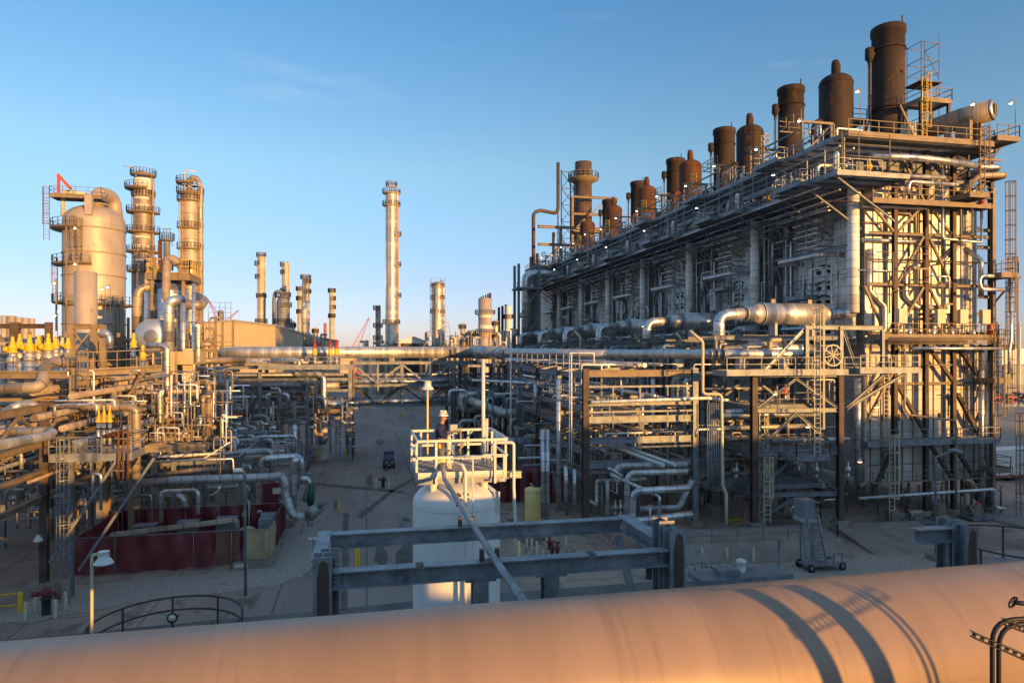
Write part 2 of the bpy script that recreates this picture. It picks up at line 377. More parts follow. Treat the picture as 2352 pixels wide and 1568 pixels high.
# far river, bank and sky line
sheet('river', [(130, 150), (900, 150), (1400, 520), (150, 330)], .05, 'water')
sheet('river_bank', [(150, 335), (1600, 525), (1600, 1500), (150, 1500)], .08, 'ground')
def scatter(name, area, n, m, s0, s1, label, kind='stuff', h=.12):
    rnd = random.Random(n); b = MB()
    for i in range(n):
        px, py = rnd.uniform(area[0], area[2]), rnd.uniform(area[1], area[3]); p = gnd(px, py)
        for j in range(5):
            a = rnd.uniform(0, 6.28); q = p+Vector((rnd.uniform(-.2, .2), rnd.uniform(-.2, .2), .02)); w_ = rnd.uniform(s0, s1)
            d = Vector((math.cos(a)*w_*.4, math.sin(a)*w_*.4, 0)); t = q+Vector((rnd.uniform(-.1, .1), rnd.uniform(-.1, .1), rnd.uniform(.4, 1)*h*2))
            k = len(b.v); b.v += [tuple(q-d), tuple(q+d), tuple(t)]; b.face([k, k+1, k+2])
    o = b.build(name, M[m], loc=(0, 0, 0)); tag(o, label, 'grass', kind='stuff')
scatter('grass', (1480, 1285, 1700, 1325), 150, 'grass', .03, .09, 'sparse weeds growing in the gravel beside the white posts')
scatter('grass', (1200, 1262, 1440, 1290), 110, 'grass', .03, .09, 'weeds around the red valve risers')
# containment kerb wall in front of the right process block
b = MB(); y0 = gnd(1600, 1285).y
b.hexa([(20.5, 44.2, 0), (34.4, 43.2, 0), (36.5, 48.7, 0), (20.5, 49.4, 0), (20.5, 45.4, 1.1), (34.4, 44.4, 1.1), (35.6, 48.4, 1.1), (20.5, 49.2, 1.1)])
solo('containment_wall', b, M['concrete'], 'low sloped concrete bund wall topped by a grey railing in front of the pipe rack', 'wall')
b = MB(); b.rail([(20.6, 45.6, 1.1), (34.3, 44.6, 1.1), (35.4, 48.2, 1.1)], 1.0, 1.9, .06, toe=False)
solo('handrail', b, M['grey_steel'], 'long grey two rail railing along the top of the concrete bund wall', 'railing')
b = MB(); p0 = gnd(1995, 1260); b.hexa([(36.6, 43.4, .0), (44, 42.4, .0), (46, 50, .0), (38.2, 50.5, .0), (36.6, 43.6, .06), (44, 42.6, .06), (46, 49.8, .5), (38.2, 50.3, .5)])
o = b.build('concrete_apron', M['concrete']); o['kind'] = 'structure'
b = MB(); c = gnd(2370, 1195)
b.lathe((c.x, c.y, 0), [(3.6, 0), (3.6, .14), (3.35, .16)], 40); b.lathe((c.x, c.y, 0), [(3.35, .16), (.01, .15)], 40)
o = b.build('traffic_island', M['concrete']); o['kind'] = 'structure'

# ------------------------------------------------------------------ foreground duct
AY, AZ, AR = 7.39, 11.165, 1.0
b = MB(); b.tube([(-30, AY, AZ), (30, AY, AZ)], AR, 96, 0)
duct = thing('duct', 'huge tan painted duct crossing the bottom of the picture lit by the low sun', 'duct', (0, AY, AZ-AR))
bd = b.build('shell', M['duct'], duct)
b = MB(); a = R(180-29+30-3.2)
for k, dz in ((0, 0), (1, .028)):
    an = R(8)+k*.02
    b.bar((-29, AY-(AR+.003)*math.cos(an), AZ+(AR+.003)*math.sin(an)), (29, AY-(AR+.003)*math.cos(an), AZ+(AR+.003)*math.sin(an)), .006, .004)
b.build('seam', M['bare_pipe'], duct)
for x in (-26, -10, 12, 26):
    b = MB(); b.box(x-.2, x+.2, AY-.8, AY+.8, 0, AZ-.9); b.build('leg', M['galvanised'], duct)

# ------------------------------------------------------------------ foreground steel portal frame
fr = thing('support_frame', 'open rectangular frame of weathered steel beams standing between the duct and the white tank', 'steel frame', (2.7, 14.3, 0))
XL, XR, YN, YF, ZT = -.77, 6.14, 13.0, 15.66, 10.95
def hcol(name, x, y, zt, stain=True, par=None, w=.34):
    b = MB(); b.ibeam((x, y, 0), (x, y, zt), w, .36, .03, web='u'); o = b.build(name, M['weathered_beam'], par)
    b = MB(); ys = y-.36/2-.004
    P = [(-.09, 1.9), (.11, 1.9), (.12, .35), (.10, .12), (.02, .05), (-.05, .1), (-.10, .4)]
    bb = len(b.v)
    for dx, dz in P: b.v.append((x+dx, ys, zt-dz))
    b.face(list(range(bb, bb+7)));
    b.build('rust_stain', M['brown_steel'], o); return o
hcol('column', XL, YN, 11.25, par=fr); hcol('column', XR+.05, YN, 11.35, par=fr); hcol('column', XR+.0, YN+.42, 11.45, par=fr); hcol('column', XL+.1, YN+.42, 11.2, par=fr)
def bm(p, q, par, m='weathered_beam', w=.28, h=.32, name='beam', t=.025): return MB().ibeam(p, q, w, h, t).build(name, M[m], par)
bm((XL+.18, YN, ZT-.16), (XR-.12, YN, ZT-.16), fr); bm((XL+.02, YF, ZT-.16), (XR-.1, YF, ZT-.16), fr)
bm((XL-.12, YN+.6, ZT-.13), (XL-.12, YF+.15, ZT-.13), fr); bm((XR+.05, YN+.62, ZT-.13), (XR+.05, YF+.15, ZT-.13), fr, w=.36)
for x, y in ((2.15, YN), (3.55, YN)):
    b = MB(); b.ibeam((x, y, 0), (x, y, ZT-.36), .3, .3, .025); b.box(x-.3, x+.3, y-.16, y+.16, ZT-.355, ZT-.33); b.build('post', M['weathered_beam'], fr)
MB().bar((XR-.2, YF-.1, ZT-.4), (XR+.4, YF-.9, ZT-3.6), .2, .03).build('brace', M['weathered_beam'], fr)
for x, y in ((2.32, YN), (2.26, YF)):
    for dx in (-.13, .17): MB().box(x+dx-.04, x+dx+.04, y-.05, y+.06, ZT+.0, ZT+.22).build('clip', M['brown_steel'], fr)
pipe([(2.30, 20.9, 11.72), (2.30, 20.4, 11.72), (2.33, 19.9, 11.16), (2.40, 13, 11.06), (2.50, 6.9, 11.02-.0)] if 0 else [(2.40, 21.2, 11.52), (2.30, 20.85, 11.50), (2.31, 20.45, 11.15), (2.37, 13, 11.08), (2.47, 8.45, 11.05)], .068, M['weathered_beam'], 'sloping grey pipe running from the tank platform across the steel frame beams', n=14, bend=.15)
# second stub frame at the right
f2 = thing('support_frame', 'single rust stained steel column with a short beam stub at the right above the duct', 'steel frame', (13, 13, 0))
p = atY(2217, 1205, 13.0); hcol('column', p.x, 13.0, p.z, par=f2); p2 = atY(2190, 1200, 13.5); hcol('column', p2.x-.1, 13.55, p2.z+.1, par=f2)
q = atY(2125, 1225, 13.0); bm((q.x, 13.3, q.z-.13), (p2.x-.2, 13.3, q.z-.13), f2)

for x in (XL+.2, XL+.35, XR-.3, XR-.15):
    for z in (ZT-.08, ZT-.16, ZT-.24): MB().lathe((x, YN-.016, z), [(.001, -.022), (.016, -.02), (.018, 0)], 6, 'y').build('bolt', M['brown_steel'], fr)
for x in (1.0, 4.4): MB().box(x-.07, x+.07, YN-.13, YN+.13, ZT+.001, ZT+.012).build('splice_plate', M['brown_steel'], fr)
# ------------------------------------------------------------------ behind the camera: an unseen block and rack added to throw the long shadows
bh = thing('shadow_block', 'broad unseen block added behind the viewpoint to shade the yard', 'building', (25, -30, 0))
b = MB(); b.box(-70, 36, -38, -25, 0, 13.5); b.box(36.01, 190, -38, -25, 0, 17.4); b.build('wall', M['concrete'], bh)
for x, wd, hh in ((-50, 10, 1.2), (-25, 6, .8), (2, 5, .0), (40, 3, 2.6), (62, 6, 2.2), (75, 6, 1.0), (86, 12, 2.4), (103, 5, 1), (118, 14, 2), (42, 19, 10.0)):  # added blocks, heights shaped to set where the shade ends
    if hh: MB().box(x, x+wd, -34, -28, 13.5 if x < 26 else 17.4, (13.5 if x < 26 else 17.4)+hh).build('upper_shadow_block', M['concrete'], bh)
rk = thing('pipe_rack', 'unseen rack added behind the viewpoint to shade the ground', 'pipe rack', (10, -12, 0))
for z in (2.2, 5, 7.2): 
    b = MB(); b.box(-40, 80, -14, -11, z, z+1.1); b.build('shade_slab', M['grey_steel'], rk)  # solid slabs added across the rack to block the low sun
for i in range(13):
    x = -40+i*10; b = MB(); b.ibeam((x, -12.5, 0), (x, -12.5, 8.5), .4, .4, .03); b.build('column', M['grey_steel'], rk)
# columns, conduits and a cable ladder beside the viewpoint: their shadows fall on the duct
def shadow_line(px1, px2):
    # the two places where a vertical member's shadow meets the duct give its bearing; move back along the sun
    P = Vector((AY-.2, 0, 0)); q = atY(px1, 1345, AY-.1)
    return q
sd = Vector((sdir.x, sdir.y)).normalized()
def post_for(px, back, w):
    q = atY(px, 1400, AY-.15); return Vector((q.x, q.y, 0))+Vector((sd.x, sd.y, 0))*back
dk = thing('access_tower', 'steel columns with a cable ladder beside the viewpoint throwing shadows on the duct', 'steel frame', tuple(post_for(1800, 6.5, 0)))
for px, w_ in ((1730, .16), (1838, .175)):
    p = post_for(px, 6.5, 0); MB().box(p.x-w_/2, p.x+w_/2, p.y-w_/2, p.y+w_/2, 0, 17).build('column', M['grey_steel'], dk)
for px in (1934, 1950):
    p = post_for(px, 6.5, 0); MB().tube([(p.x, p.y, 0), (p.x, p.y, 17)], .022, 8).build('conduit', M['grey_steel'], dk)
a = post_for(1704, 6.3, 0); c = post_for(1985, 6.3, 0)
def tray(b, a, c, z, w_, n, z2=None):
    z2 = z if z2 is None else z2
    A = Vector((a.x, a.y, z)); C_ = Vector((c.x, c.y, z2))
    b.bar(A, C_, .02, .022); b.bar(A+Vector((0, 0, w_)), C_+Vector((0, 0, w_)), .02, .022)
    for i in range(n+1):
        q = A.lerp(C_, i/n); b.bar(q, q+Vector((0, 0, w_)), .016)
b = MB(); tray(b, a, c, 12.50, .085, 20, 12.78); b.build('cable_ladder', M['grey_steel'], dk)
b = MB(); tray(b, post_for(1812, 6.3, 0), post_for(1890, 6.3, 0), 12.75+.2, .05, 6); b.build('cable_ladder', M['grey_steel'], dk)
# dark conduits and slotted struts at the lower right edge
st = thing('conduit_stand', 'two dark bent conduits clamped to slotted black struts at the lower right corner', 'conduit', tuple(at(2290, 1568, 2.6)))
def P3(px, py, D=2.6): return at(px, py, D)
for x0, yb, x1, y1 in ((2279, 1640, 2400, 1421), (2294, 1640, 2400, 1432)):
    q_ = P3(x0, yb); cp_ = post_for(1730, 6.5, 0); MB().tube([Vector((cp_.x, cp_.y, 13.22)), Vector((q_.x, q_.y, 13.22)), P3(x0, y1+3), P3(x1, y1-4), P3(x1+40, y1-6)], .0085, 10, .09).build('conduit', M['black'], st)
def strut(a, c):
    b = MB(); A, C_ = P3(*a), P3(*c); up = Vector((0, 0, 1))
    b.bar(A+up*.010, C_+up*.010, .03, .004); b.bar(A-up*.010, C_-up*.010, .03, .004)
    n = 10
    for i in range(n): b.bar(A.lerp(C_, i/n), A.lerp(C_, (i+.45)/n), .004, .02)
    return b.build('strut', M['black'], st)
strut((2233, 1456), (2420, 1538)); strut((2305, 1427), (2420, 1470))
q_ = P3(2420, 1538); MB().bar((q_.x, q_.y+.02, q_.z), (cp_.x, cp_.y, q_.z), .05).build('support_arm', M['black'], st); q_ = P3(2420, 1470); MB().bar((q_.x, q_.y+.02, q_.z), (cp_.x, cp_.y, q_.z), .05).build('support_arm', M['black'], st)
vh = thing('hand_valve', 'small dark valve handwheel at the right edge above the duct', 'valve', tuple(at(2340, 1385, 3.4)))
c = at(2330, 1382, 3.4); b = MB()
for i in range(16):
    A = [c+Vector((math.cos(t)*.02-.01, -math.sin(t)*.012, math.sin(t)*.03)) for t in (i*math.pi/8, (i+1)*math.pi/8)]; b.bar(A[0], A[1], .006)
for i in range(3):
    t = i*math.pi/3; d = Vector((math.cos(t)*.02, -math.sin(t)*.012, math.sin(t)*.03)); b.bar(c-d, c+d, .005)
b.build('handwheel', M['black'], vh); MB().tube([c, c+Vector((.1, .0, -.02)), c+Vector((.26, -.1, -.03)), Vector((cp_.x, cp_.y, c.z-.03))], .012, 8).build('stem', M['black'], vh)

# ------------------------------------------------------------------ white tank with the platform and the man
TC = Vector((2.95, 22.55, 0)); TR = 1.44
tk = thing('storage_tank', 'tall white cylindrical tank with rust streaks standing under the man\'s platform', 'tank', tuple(TC))
b = MB(); b.lathe(TC, dome(TR, 0, 10.75, .72, 10), 64); b.build('shell', M['tank_white'], tk)
MB().lathe(TC, ringp(TR-.002, 9.95, .012, .03), 64).build('weld_seam', M['white_paint'], tk)
for dx, dy in ((-.83, -.55), (.83, -.55), (-.8, .6), (.8, .6)):
    MB().tube([(TC.x+dx, TC.y+dy, 10.2), (TC.x+dx, TC.y+dy, 10.93)], .13, 14, 0).build('stub', M['white_paint'], tk)
b = MB(); q = TC+Vector((TR*.83, -TR*.60, 0))
b.box(q.x-.08, q.x+.10, q.y-.02, q.y+.02, 9.7, 10.45); b.build('lifting_lug', M['white_paint'], tk)
b = MB()
q = at(1047, 1127, 21.9); 
for dx, dz, s_ in ((0, 0, .12), (.07, -.1, .07), (-.03, -.22, .05), (.28, .02, .09), (.3, -.08, .05)):
    qq = Vector((q.x+dx, 0, 10.42+dz)); rr = TR*math.cos(math.asin(min(1, max(0, (qq.z-10.03)/.72))))+.004
    ang = math.asin((qq.x-TC.x)/rr); yy = TC.y-rr*math.cos(ang)
    b.lathe((qq.x, yy, qq.z), [(s_, -.012), (s_*.6, -.016), (.001, -.02)], 10, 'y')
b.build('rust_spot', M['rust_red'], tk)
pf = thing('tank_platform', 'square steel platform with white angle railings on top of the white tank', 'platform', (2.9, 22.4, 10.93))
PX0, PX1, PY0, PY1, PZ = atY(960, 1085, 21.1).x, atY(1161, 1085, 21.1).x, 21.1, 23.75, 11.2
b = MB()
for i in range(34): x = PX0+.03+(PX1-PX0-.06)*i/33; b.box(x-.005, x+.005, PY0+.03, PY1-.03, PZ-.03, PZ)
for i in range(34): y = PY0+.03+(PY1-PY0-.06)*i/33; b.box(PX0+.03, PX1-.03, y-.005, y+.005, PZ-.022, PZ-.004)
b.build('grating', M['fine_grating'], pf)
b = MB()
for y in (PY0, PY1): b.box(PX0, PX1, y-.02, y+.02, PZ-.36, PZ-.12) if y == PY1 else b.box(PX0, PX1, y-.02, y+.02, PZ-.32, PZ-.14)
for x in (PX0, PX1): b.box(x-.02, x+.02, PY0+.022, PY1-.022, PZ-.32, PZ-.02)
b.build('side_beam', M['galvanised_new'], pf)
MB().box(PX0, PX1, PY0-.05, PY0-.022, PZ-.13, PZ+.05).build('toe_plate', M['white_paint'], pf); MB().box(PX0, PX1, PY1+.022, PY1+.04, PZ-.1, PZ+.1).build('toe_plate', M['white_paint'], pf)
b = MB()
for i in range(46): x = PX0+.05+(PX1-PX0-.1)*i/45; b.box(x-.012, x+.012, PY0-.054, PY0-.051, PZ-.1, PZ-.075)
tag(b.build('drain_slots', M['dark'], pf), kind='stuff')
for x in (PX0+.55, PX1-.35): MB().box(x-.035, x+.035, PY0-.12, PY0-.055, PZ-.34, PZ+1.06).build('rail_post', M['white_paint'], pf)
for x, y in ((PX0-.02, PY0+.25), (PX0-.02, PY1-.1), (PX0+.3, PY1), (PX0+1.45, PY1), (PX1-.2, PY1), (PX1+.02, PY0+.05), (PX1+.02, PY1-.2), (PX0+1.95, PY1)):
    MB().box(x-.035, x+.035, y-.02, y+.03, PZ-.25, PZ+1.02).build('rail_post', M['white_paint'], pf)
for z in (PZ+1.06, PZ+.55):
    for a_, c_ in (((PX0-.03, PY0-.14), (PX1+.03, PY0-.14)), ((PX0-.03, PY0-.14), (PX0-.03, PY1+.03)), ((PX1+.03, PY0-.14), (PX1+.03, PY1+.03)), ((PX0-.03, PY1+.03), (PX0+.85, PY1+.03)), ((PX0+1.4, PY1+.03), (PX1+.03, PY1+.03))):
        b = MB(); b.bar((*a_, z), (*c_, z), .075, .014); A = Vector((*a_, z-.04)); C_ = Vector((*c_, z-.04)); b.bar(A, C_, .012, .07); b.build('rail', M['white_paint'], pf)
MB().bar((PX0+1.5, PY1, PZ+.1), (PX0+2.1, PY1, PZ+1.0), .06).build('brace', M['galvanised_new'], pf)
MB().ibeam((PX1, PY0+.05, PZ-.12), (PX1+.52, PY0+.05, PZ-.12), .2, .2, .02).build('bracket_beam', M['cream'], pf)
def vpipe(px, y0, y1, D, r, m, label, n=12, **k): a, c = at(px, y0, D), at(px, y1, D); return pipe([a, c], r, M[m], label, n=n, **k)
wp = 'white_paint'
p1 = at(1110, 825, 22.6); mast = thing('vent_mast', 'tall thin white vent pole rising above the tank platform', 'pole', (p1.x, p1.y, PZ))
MB().tube([(p1.x, p1.y, PZ-.4), (p1.x, p1.y, p1.z)], .062, 14, 0).build('pole', M[wp], mast)
b = MB()
for z in (PZ+1.5, PZ+1.3): b.tube([(p1.x, p1.y, z), (p1.x, p1.y, z+.03)], .085, 12)
b.box(p1.x+.03, p1.x+.16, p1.y-.04, p1.y+.04, PZ+.2, PZ+1.55); b.lathe((p1.x, p1.y, PZ+.1), [(.13, 0), (.13, .03), (.001, .03)], 14); b.build('bracket', M['cream'], mast)
pipe([at(1120, 995, 21.5)+Vector((0, .2, -1.1)), at(1120, 928+68, 21.5)+Vector((0, .2, .45))], .03, M[wp], 'short white riser pipe beside the vent pole on the tank platform')
x1 = atY(1135, 1000, 21.35); b = MB()
def wpipe(pts, r, label): return pipe([at(*p) for p in pts], r, M[wp], label, n=12, bend=r*2)
wpipe([(1133, 1043, 21.4), (1133, 1016, 21.4), (1180, 1016, 21.4), (1180, 1118, 21.4), (1184, 1210, 21.5), (1184, 1300, 21.5)], .05, 'white vent pipe looping over the right railing of the tank platform')
wpipe([(1050, 1048, 20.9), (1110, 1048, 20.9), (1111, 1044, 20.9), (1157, 1044, 20.9), (1157, 1103, 20.9), (1142, 1103, 20.9)], .028, 'thin white drip pipe along the front of the tank platform')
wpipe([(1069, 1043, 20.95), (1086, 1056, 20.9), (1086, 1105, 20.8), (1086, 1300, 20.8), (1086, 1500, 20.8)], .024, 'thin white pipe dropping down the face of the white tank')
wpipe([(1030, 1062, 21.4), (1044, 1062, 21.2), (1062, 1068, 20.95), (1069, 1084, 20.85), (1069, 1300, 20.85), (1069, 1560, 20.85)], .058, 'thick white downpipe beside the valve dropping down the face of the white tank')
vl = thing('control_valve', 'round yellow brown flanged valve on the tank platform', 'valve', tuple(at(1014, 1083, 21.3)))
c = at(1015, 1061, 21.15)
MB().lathe(c, [(.02, -.14), (.085, -.13), (.085, -.11), (.13, -.1), (.145, 0), (.13, .1), (.085, .11), (.085, .13), (.02, .14)], 18, 'x').build('body', M['yellow_tank'], vl)
b = MB()
for dx in (-.15, .13): b.lathe(c+Vector((dx, 0, 0)), [(.001, 0), (.14, 0), (.14, .03), (.001, .03)], 18, 'x')
b.build('flange', M['cream'], vl)
MB().tube([c+Vector((-.3, 0, .02)), c+Vector((.35, 0, 0))], .05, 12).build('spool', M[wp], vl)
MB().box(c.x-.12, c.x+.14, c.y-.08, c.y+.1, PZ, PZ+.08).build('base', M[wp], vl)
b = MB(); b.lathe(c+Vector((.22, -.02, -.2)), [(.03, 0), (.09, .01), (.09, .05), (.05, .08), (.1, .11), (.1, .14), (.02, .16)], 14); b.build('actuator', M['cream'], vl)
rv = thing('relief_valve', 'white safety relief valve on a round flange in the middle of the tank platform', 'valve', tuple(at(1029, 1010, 22.3)))
c = at(1031, 1000, 22.3); c.z = PZ
MB().tube([c, c+Vector((0, 0, .52))], .07, 12).build('riser', M[wp], rv)
MB().lathe(c+Vector((0, 0, .52)), [(.001, 0), (.19, 0), (.19, .03), (.15, .035), (.15, .05), (.19, .05), (.19, .08), (.001, .08)], 20).build('flange', M['galvanised_new'], rv)
MB().lathe(c+Vector((0, 0, .6)), [(.09, 0), (.07, .08), (.09, .1), (.09, .2), (.06, .26), (.075, .28), (.07, .36), (.03, .42), (.001, .44)], 14).build('bonnet', M[wp], rv)
MB().tube([c+Vector((-.13, 0, .5)), c+Vector((-.13, 0, .9)), c+Vector((-.05, 0, .95))], .012, 6).build('lever', M['galvanised_new'], rv)
jb = thing('junction_box', 'grey control box on a bracket behind the man on the tank platform', 'control box', (at(1040, 1000, 23.4).x, 23.7, PZ))
c = at(1041, 985, 23.3); MB().box(c.x-.14, c.x+.14, c.y-.06, c.y+.06, c.z-.16, c.z+.16).build('box', M['galvanised_new'], jb)
MB().bar((c.x, c.y+.08, PZ), (c.x, c.y+.08, c.z), .05).build('post', M['galvanised_new'], jb)
q = at(1058, 990, 22.6); b = MB(); b.bar(q+Vector((-.5, .3, -.05)), q+Vector((0, 0, 0)), .05); b.bar((q.x, q.y, PZ), q+Vector((0, 0, .12)), .05)
solo('signal_arm', b, M['tan_steel'], 'tan bracket arm on a post in front of the man on the platform', 'bracket')
# tank-side lamp
def lamp(px, py, D, y1, size=.5, post='cream', arm=0, label='', name='lamp_post', head='white_paint', tilt=0, group=None, n=18, zb=0, r=.035):
    c = at(px, py, D); g = c+Vector((arm, 0, 0)); L = thing(name, label, 'lamp', (g.x, g.y, zb), group)
    if arm: MB().tube([(g.x, g.y, zb), (g.x, g.y, c.z+size*.35), (c.x, c.y, c.z+size*.35)], r, 8, r*2).build('pole', M[post], L)
    else: MB().tube([(g.x, g.y, zb), (g.x, g.y, c.z+.02)], r, 8).build('pole', M[post], L)
    s_ = size; b = MB()
    b.lathe((c.x, c.y, c.z), [(s_*.50, -.14*s_), (s_*.48, -.10*s_), (s_*.36, .08*s_), (s_*.28, .12*s_), (s_*.27, .46*s_), (s_*.29, .47*s_), (s_*.29, .50*s_), (.001, .51*s_)], n)
    o = b.build('lamp_shade', M[head], L)
    MB().lathe((c.x, c.y, c.z-.10*s_), [(.001, -.08*s_), (s_*.2, -.04*s_), (s_*.3, .0)], 12).build('lens', M['glass'], L)
    return L
L = lamp(982, 890, 23.9, 1085, .46, 'yellow_tank', 0, 'white bell shaped lamp on a yellow pole behind the man', zb=10.9); 
lamp(238, 1287, 19.0, 1455, .52, 'cream', at(213, 0, 19).x-at(238, 0, 19).x, 'white bell shaped lamp on a thin pole in front of the maroon tarpaulin', r=.045)
lamp(1003, 0, 30, 0) if 0 else None
# ------------------------------------------------------------------ the man on the platform
def skin_mesh(name, verts, edges, m, parent, sub=2, root=0, fat=1.22):
    me = bpy.data.meshes.new(name); off = OFF.get(parent.name, Vector((0, 0, 0))) if parent else Vector((0, 0, 0))
    me.from_pydata([Vector(v[0])-off for v in verts], edges, []); me.materials.append(m)
    o = bpy.data.objects.new(name, me); COL.objects.link(o); o.parent = parent; OFF[o.name] = off
    md = o.modifiers.new('skin', 'SKIN'); md.use_smooth_shade = True
    for i, v in enumerate(verts):
        s = me.skin_vertices[0].data[i]; r = v[1]; r = (r, r) if not isinstance(r, tuple) else r; s.radius = (r[0]*fat, r[1]*fat)
    me.skin_vertices[0].data[root].use_root = True
    sb = o.modifiers.new('sub', 'SUBSURF'); sb.levels = sub; sb.render_levels = sub
    return o
F0 = atY(1013, 1083, 21.55); F0.z = PZ
man = thing('person', 'man in white hard hat, navy shirt and grey jeans reading a handheld on the tank', 'person', tuple(F0))
# local frame: the man faces picture right (+X) and slightly towards the camera
fx = Vector((.97, -.2, 0)).normalized(); lx = Vector((-fx.y, fx.x, 0))            # forward, left
def B(f, l, z): return F0+fx*f+lx*l+Vector((0, 0, z))
body = [(B(0, 0, .93), .13), (B(.0, 0, 1.08), .125), (B(.0, 0, 1.26), .135), (B(.0, 0, 1.42), .12), (B(.02, 0, 1.50), .055), (B(.05, 0, 1.57), .05), (B(.065, 0, 1.66), .095), (B(.07, 0, 1.73), .09),
        (B(0, .1, .88), .085), (B(.02, .11, .50), .062), (B(-.02, .12, .12), .045), (B(.12, .13, .045), .04),
        (B(0, -.1, .88), .085), (B(.03, -.11, .50), .062), (B(.0, -.12, .12), .045), (B(.14, -.13, .045), .04),
        (B(0, .19, 1.42), .06), (B(.02, .24, 1.15), .045), (B(.27, .12, 1.17), .034),
        (B(0, -.19, 1.42), .06), (B(.02, -.25, 1.15), .045), (B(.26, -.10, 1.13), .034)]
be = [(0, 1), (1, 2), (2, 3), (3, 4), (4, 5), (5, 6), (6, 7), (0, 8), (8, 9), (9, 10), (10, 11), (0, 12), (12, 13), (13, 14), (14, 15), (3, 16), (16, 17), (17, 18), (3, 19), (19, 20), (20, 21)]
skin_mesh('body', body, be, M['skin'], man)
shirt = [(B(0, 0, .98), .155), (B(.0, 0, 1.10), .155), (B(.0, 0, 1.28), .17), (B(.0, 0, 1.42), .145), (B(.015, 0, 1.50), .075),
         (B(0, .2, 1.42), .085), (B(.01, .26, 1.16), .066), (B(.235, .135, 1.165), .05), (B(0, -.2, 1.42), .085), (B(.01, -.27, 1.16), .066), (B(.225, -.12, 1.14), .05)]
skin_mesh('shirt', shirt, [(0, 1), (1, 2), (2, 3), (3, 4), (3, 5), (5, 6), (6, 7), (3, 8), (8, 9), (9, 10)], M['navy'], man)
tr = [(B(0, 0, .97), .145), (B(0, .105, .86), .105), (B(.02, .115, .50), .082), (B(-.02, .12, .13), .068), (B(-.015, .12, .07), .07), (B(0, -.105, .86), .105), (B(.03, -.115, .50), .082), (B(.0, -.12, .13), .068), (B(.005, -.12, .07), .07)]
skin_mesh('trousers', tr, [(0, 1), (1, 2), (2, 3), (3, 4), (0, 5), (5, 6), (6, 7), (7, 8)], M['denim'], man)
for l in (.12, -.12):
    skin_mesh('boot', [(B(-.06, l, .05), .05), (B(.03, l, .05), .052), (B(.14, l*1.05, .04), .042)], [(0, 1), (1, 2)], M['leather'], man)
b = MB(); b.lathe(B(0, 0, .955), [(.165, 0), (.17, 0), (.17, .045), (.165, .045)], 20); b.build('belt', M['leather'], man)
b = MB(); b.cbox(B(-.02, -.2, .82), .07, .05, .15); b.build('radio_pouch', M['yellow'], man)
b = MB(); b.cbox(B(-.09, -.19, .84), .05, .05, .22); b.build('tool_pouch', M['leather'], man)
hd = B(.075, 0, 1.755)
b = MB(); b.lathe(hd, [(.165, -.02), (.17, -.012), (.14, .0), (.138, .03), (.128, .07), (.105, .105), (.07, .128), (.03, .139), (.001, .14)], 24)
k0 = len(b.v); b.bar(hd+fx*-.1+Vector((0, 0, .11)), hd+fx*.1+Vector((0, 0, .11)), .03, .10); hh = b.build('hard_hat', M['white_paint'], man)
b = MB(); b.cbox(hd+fx*.03-lx*.112+Vector((0, 0, .07)), .045, .012, .05, 0); b.cbox(hd+fx*.125-lx*.0+Vector((0, 0, .06)), .012, .04, .05, math.atan2(fx.y, fx.x)); b.build('sticker', M['orange_red'], hh)
b = MB(); P = [hd+fx*math.cos(a)*.128+lx*math.sin(a)*.128+Vector((0, 0, .03)) for a in [R(t) for t in range(-70, 71, 20)]]
for a_, c_ in zip(P, P[1:]): b.bar(a_, c_, .02, .055)
b.build('goggles', M['dark'], hh)
b = MB(); P = [hd+fx*math.cos(a)*.126+lx*math.sin(a)*.126+Vector((0, 0, .03)) for a in [R(t) for t in range(60, 301, 24)]]
for a_, c_ in zip(P, P[1:]): b.bar(a_, c_, .006, .02)
b.build('strap', M['dark'], hh)
# face: nose, eyes, mouth, ears, moustache and hair at the nape
hc = B(.07, 0, 1.68)
b = MB(); b.lathe(hc+fx*.1+Vector((0, 0, -.015)), [(.001, .03), (.012, .0), (.018, -.025), (.001, -.03)], 8)
for s_ in (1, -1):
    b.lathe(hc+lx*s_*.095+Vector((0, 0, .0)), [(.001, .03), (.014, .015), (.014, -.015), (.001, -.028)], 8)
b.build('face', M['skin'], man)
b = MB()
for s_ in (1, -1): b.lathe(hc+fx*.088+lx*s_*.032+Vector((0, 0, .02)), [(.001, .01), (.011, 0), (.001, -.01)], 8)
b.cbox(hc+fx*.093+Vector((0, 0, -.055)), .012, .045, .008, math.atan2(fx.y, fx.x)); b.build('glasses', M['dark'], man)
b = MB(); b.lathe(hc+fx*-.035+Vector((0, 0, -.03)), [(.072, 0), (.085, .03), (.085, .07)], 14); b.build('hair', M['dark'], man)
# gloved hands, each palm with five fingers round the device
dev = B(.37, .0, 1.20)
for sgn, hp in ((1, B(.30, .095, 1.18)), (-1, B(.29, -.075, 1.14))):
    vs = [(hp-fx*.05, .03), (hp, (.036, .022)), (hp+fx*.045+Vector((0, 0, .01)), (.036, .02))]; es = [(0, 1), (1, 2)]
    for i in range(4):
        base = hp+fx*.05+lx*(i-1.5)*.018; ln = (.055, .065, .06, .045)[i]
        k = len(vs); vs += [(base+fx*.02, .0095), (base+fx*(.02+ln*.5)+Vector((0, 0, .02)), .0085), (base+fx*(.015+ln*.6)+Vector((0, 0, .05)), .0075)]; es += [(2, k), (k, k+1), (k+1, k+2)]
    k = len(vs); vs += [(hp-lx*sgn*.03+fx*.01+Vector((0, 0, .02)), .011), (hp-lx*sgn*.045+fx*.05+Vector((0, 0, .04)), .009)]; es += [(1, k), (k, k+1)]
    skin_mesh('glove', vs, es, M['glove'], man, 1, 1, 1.0)
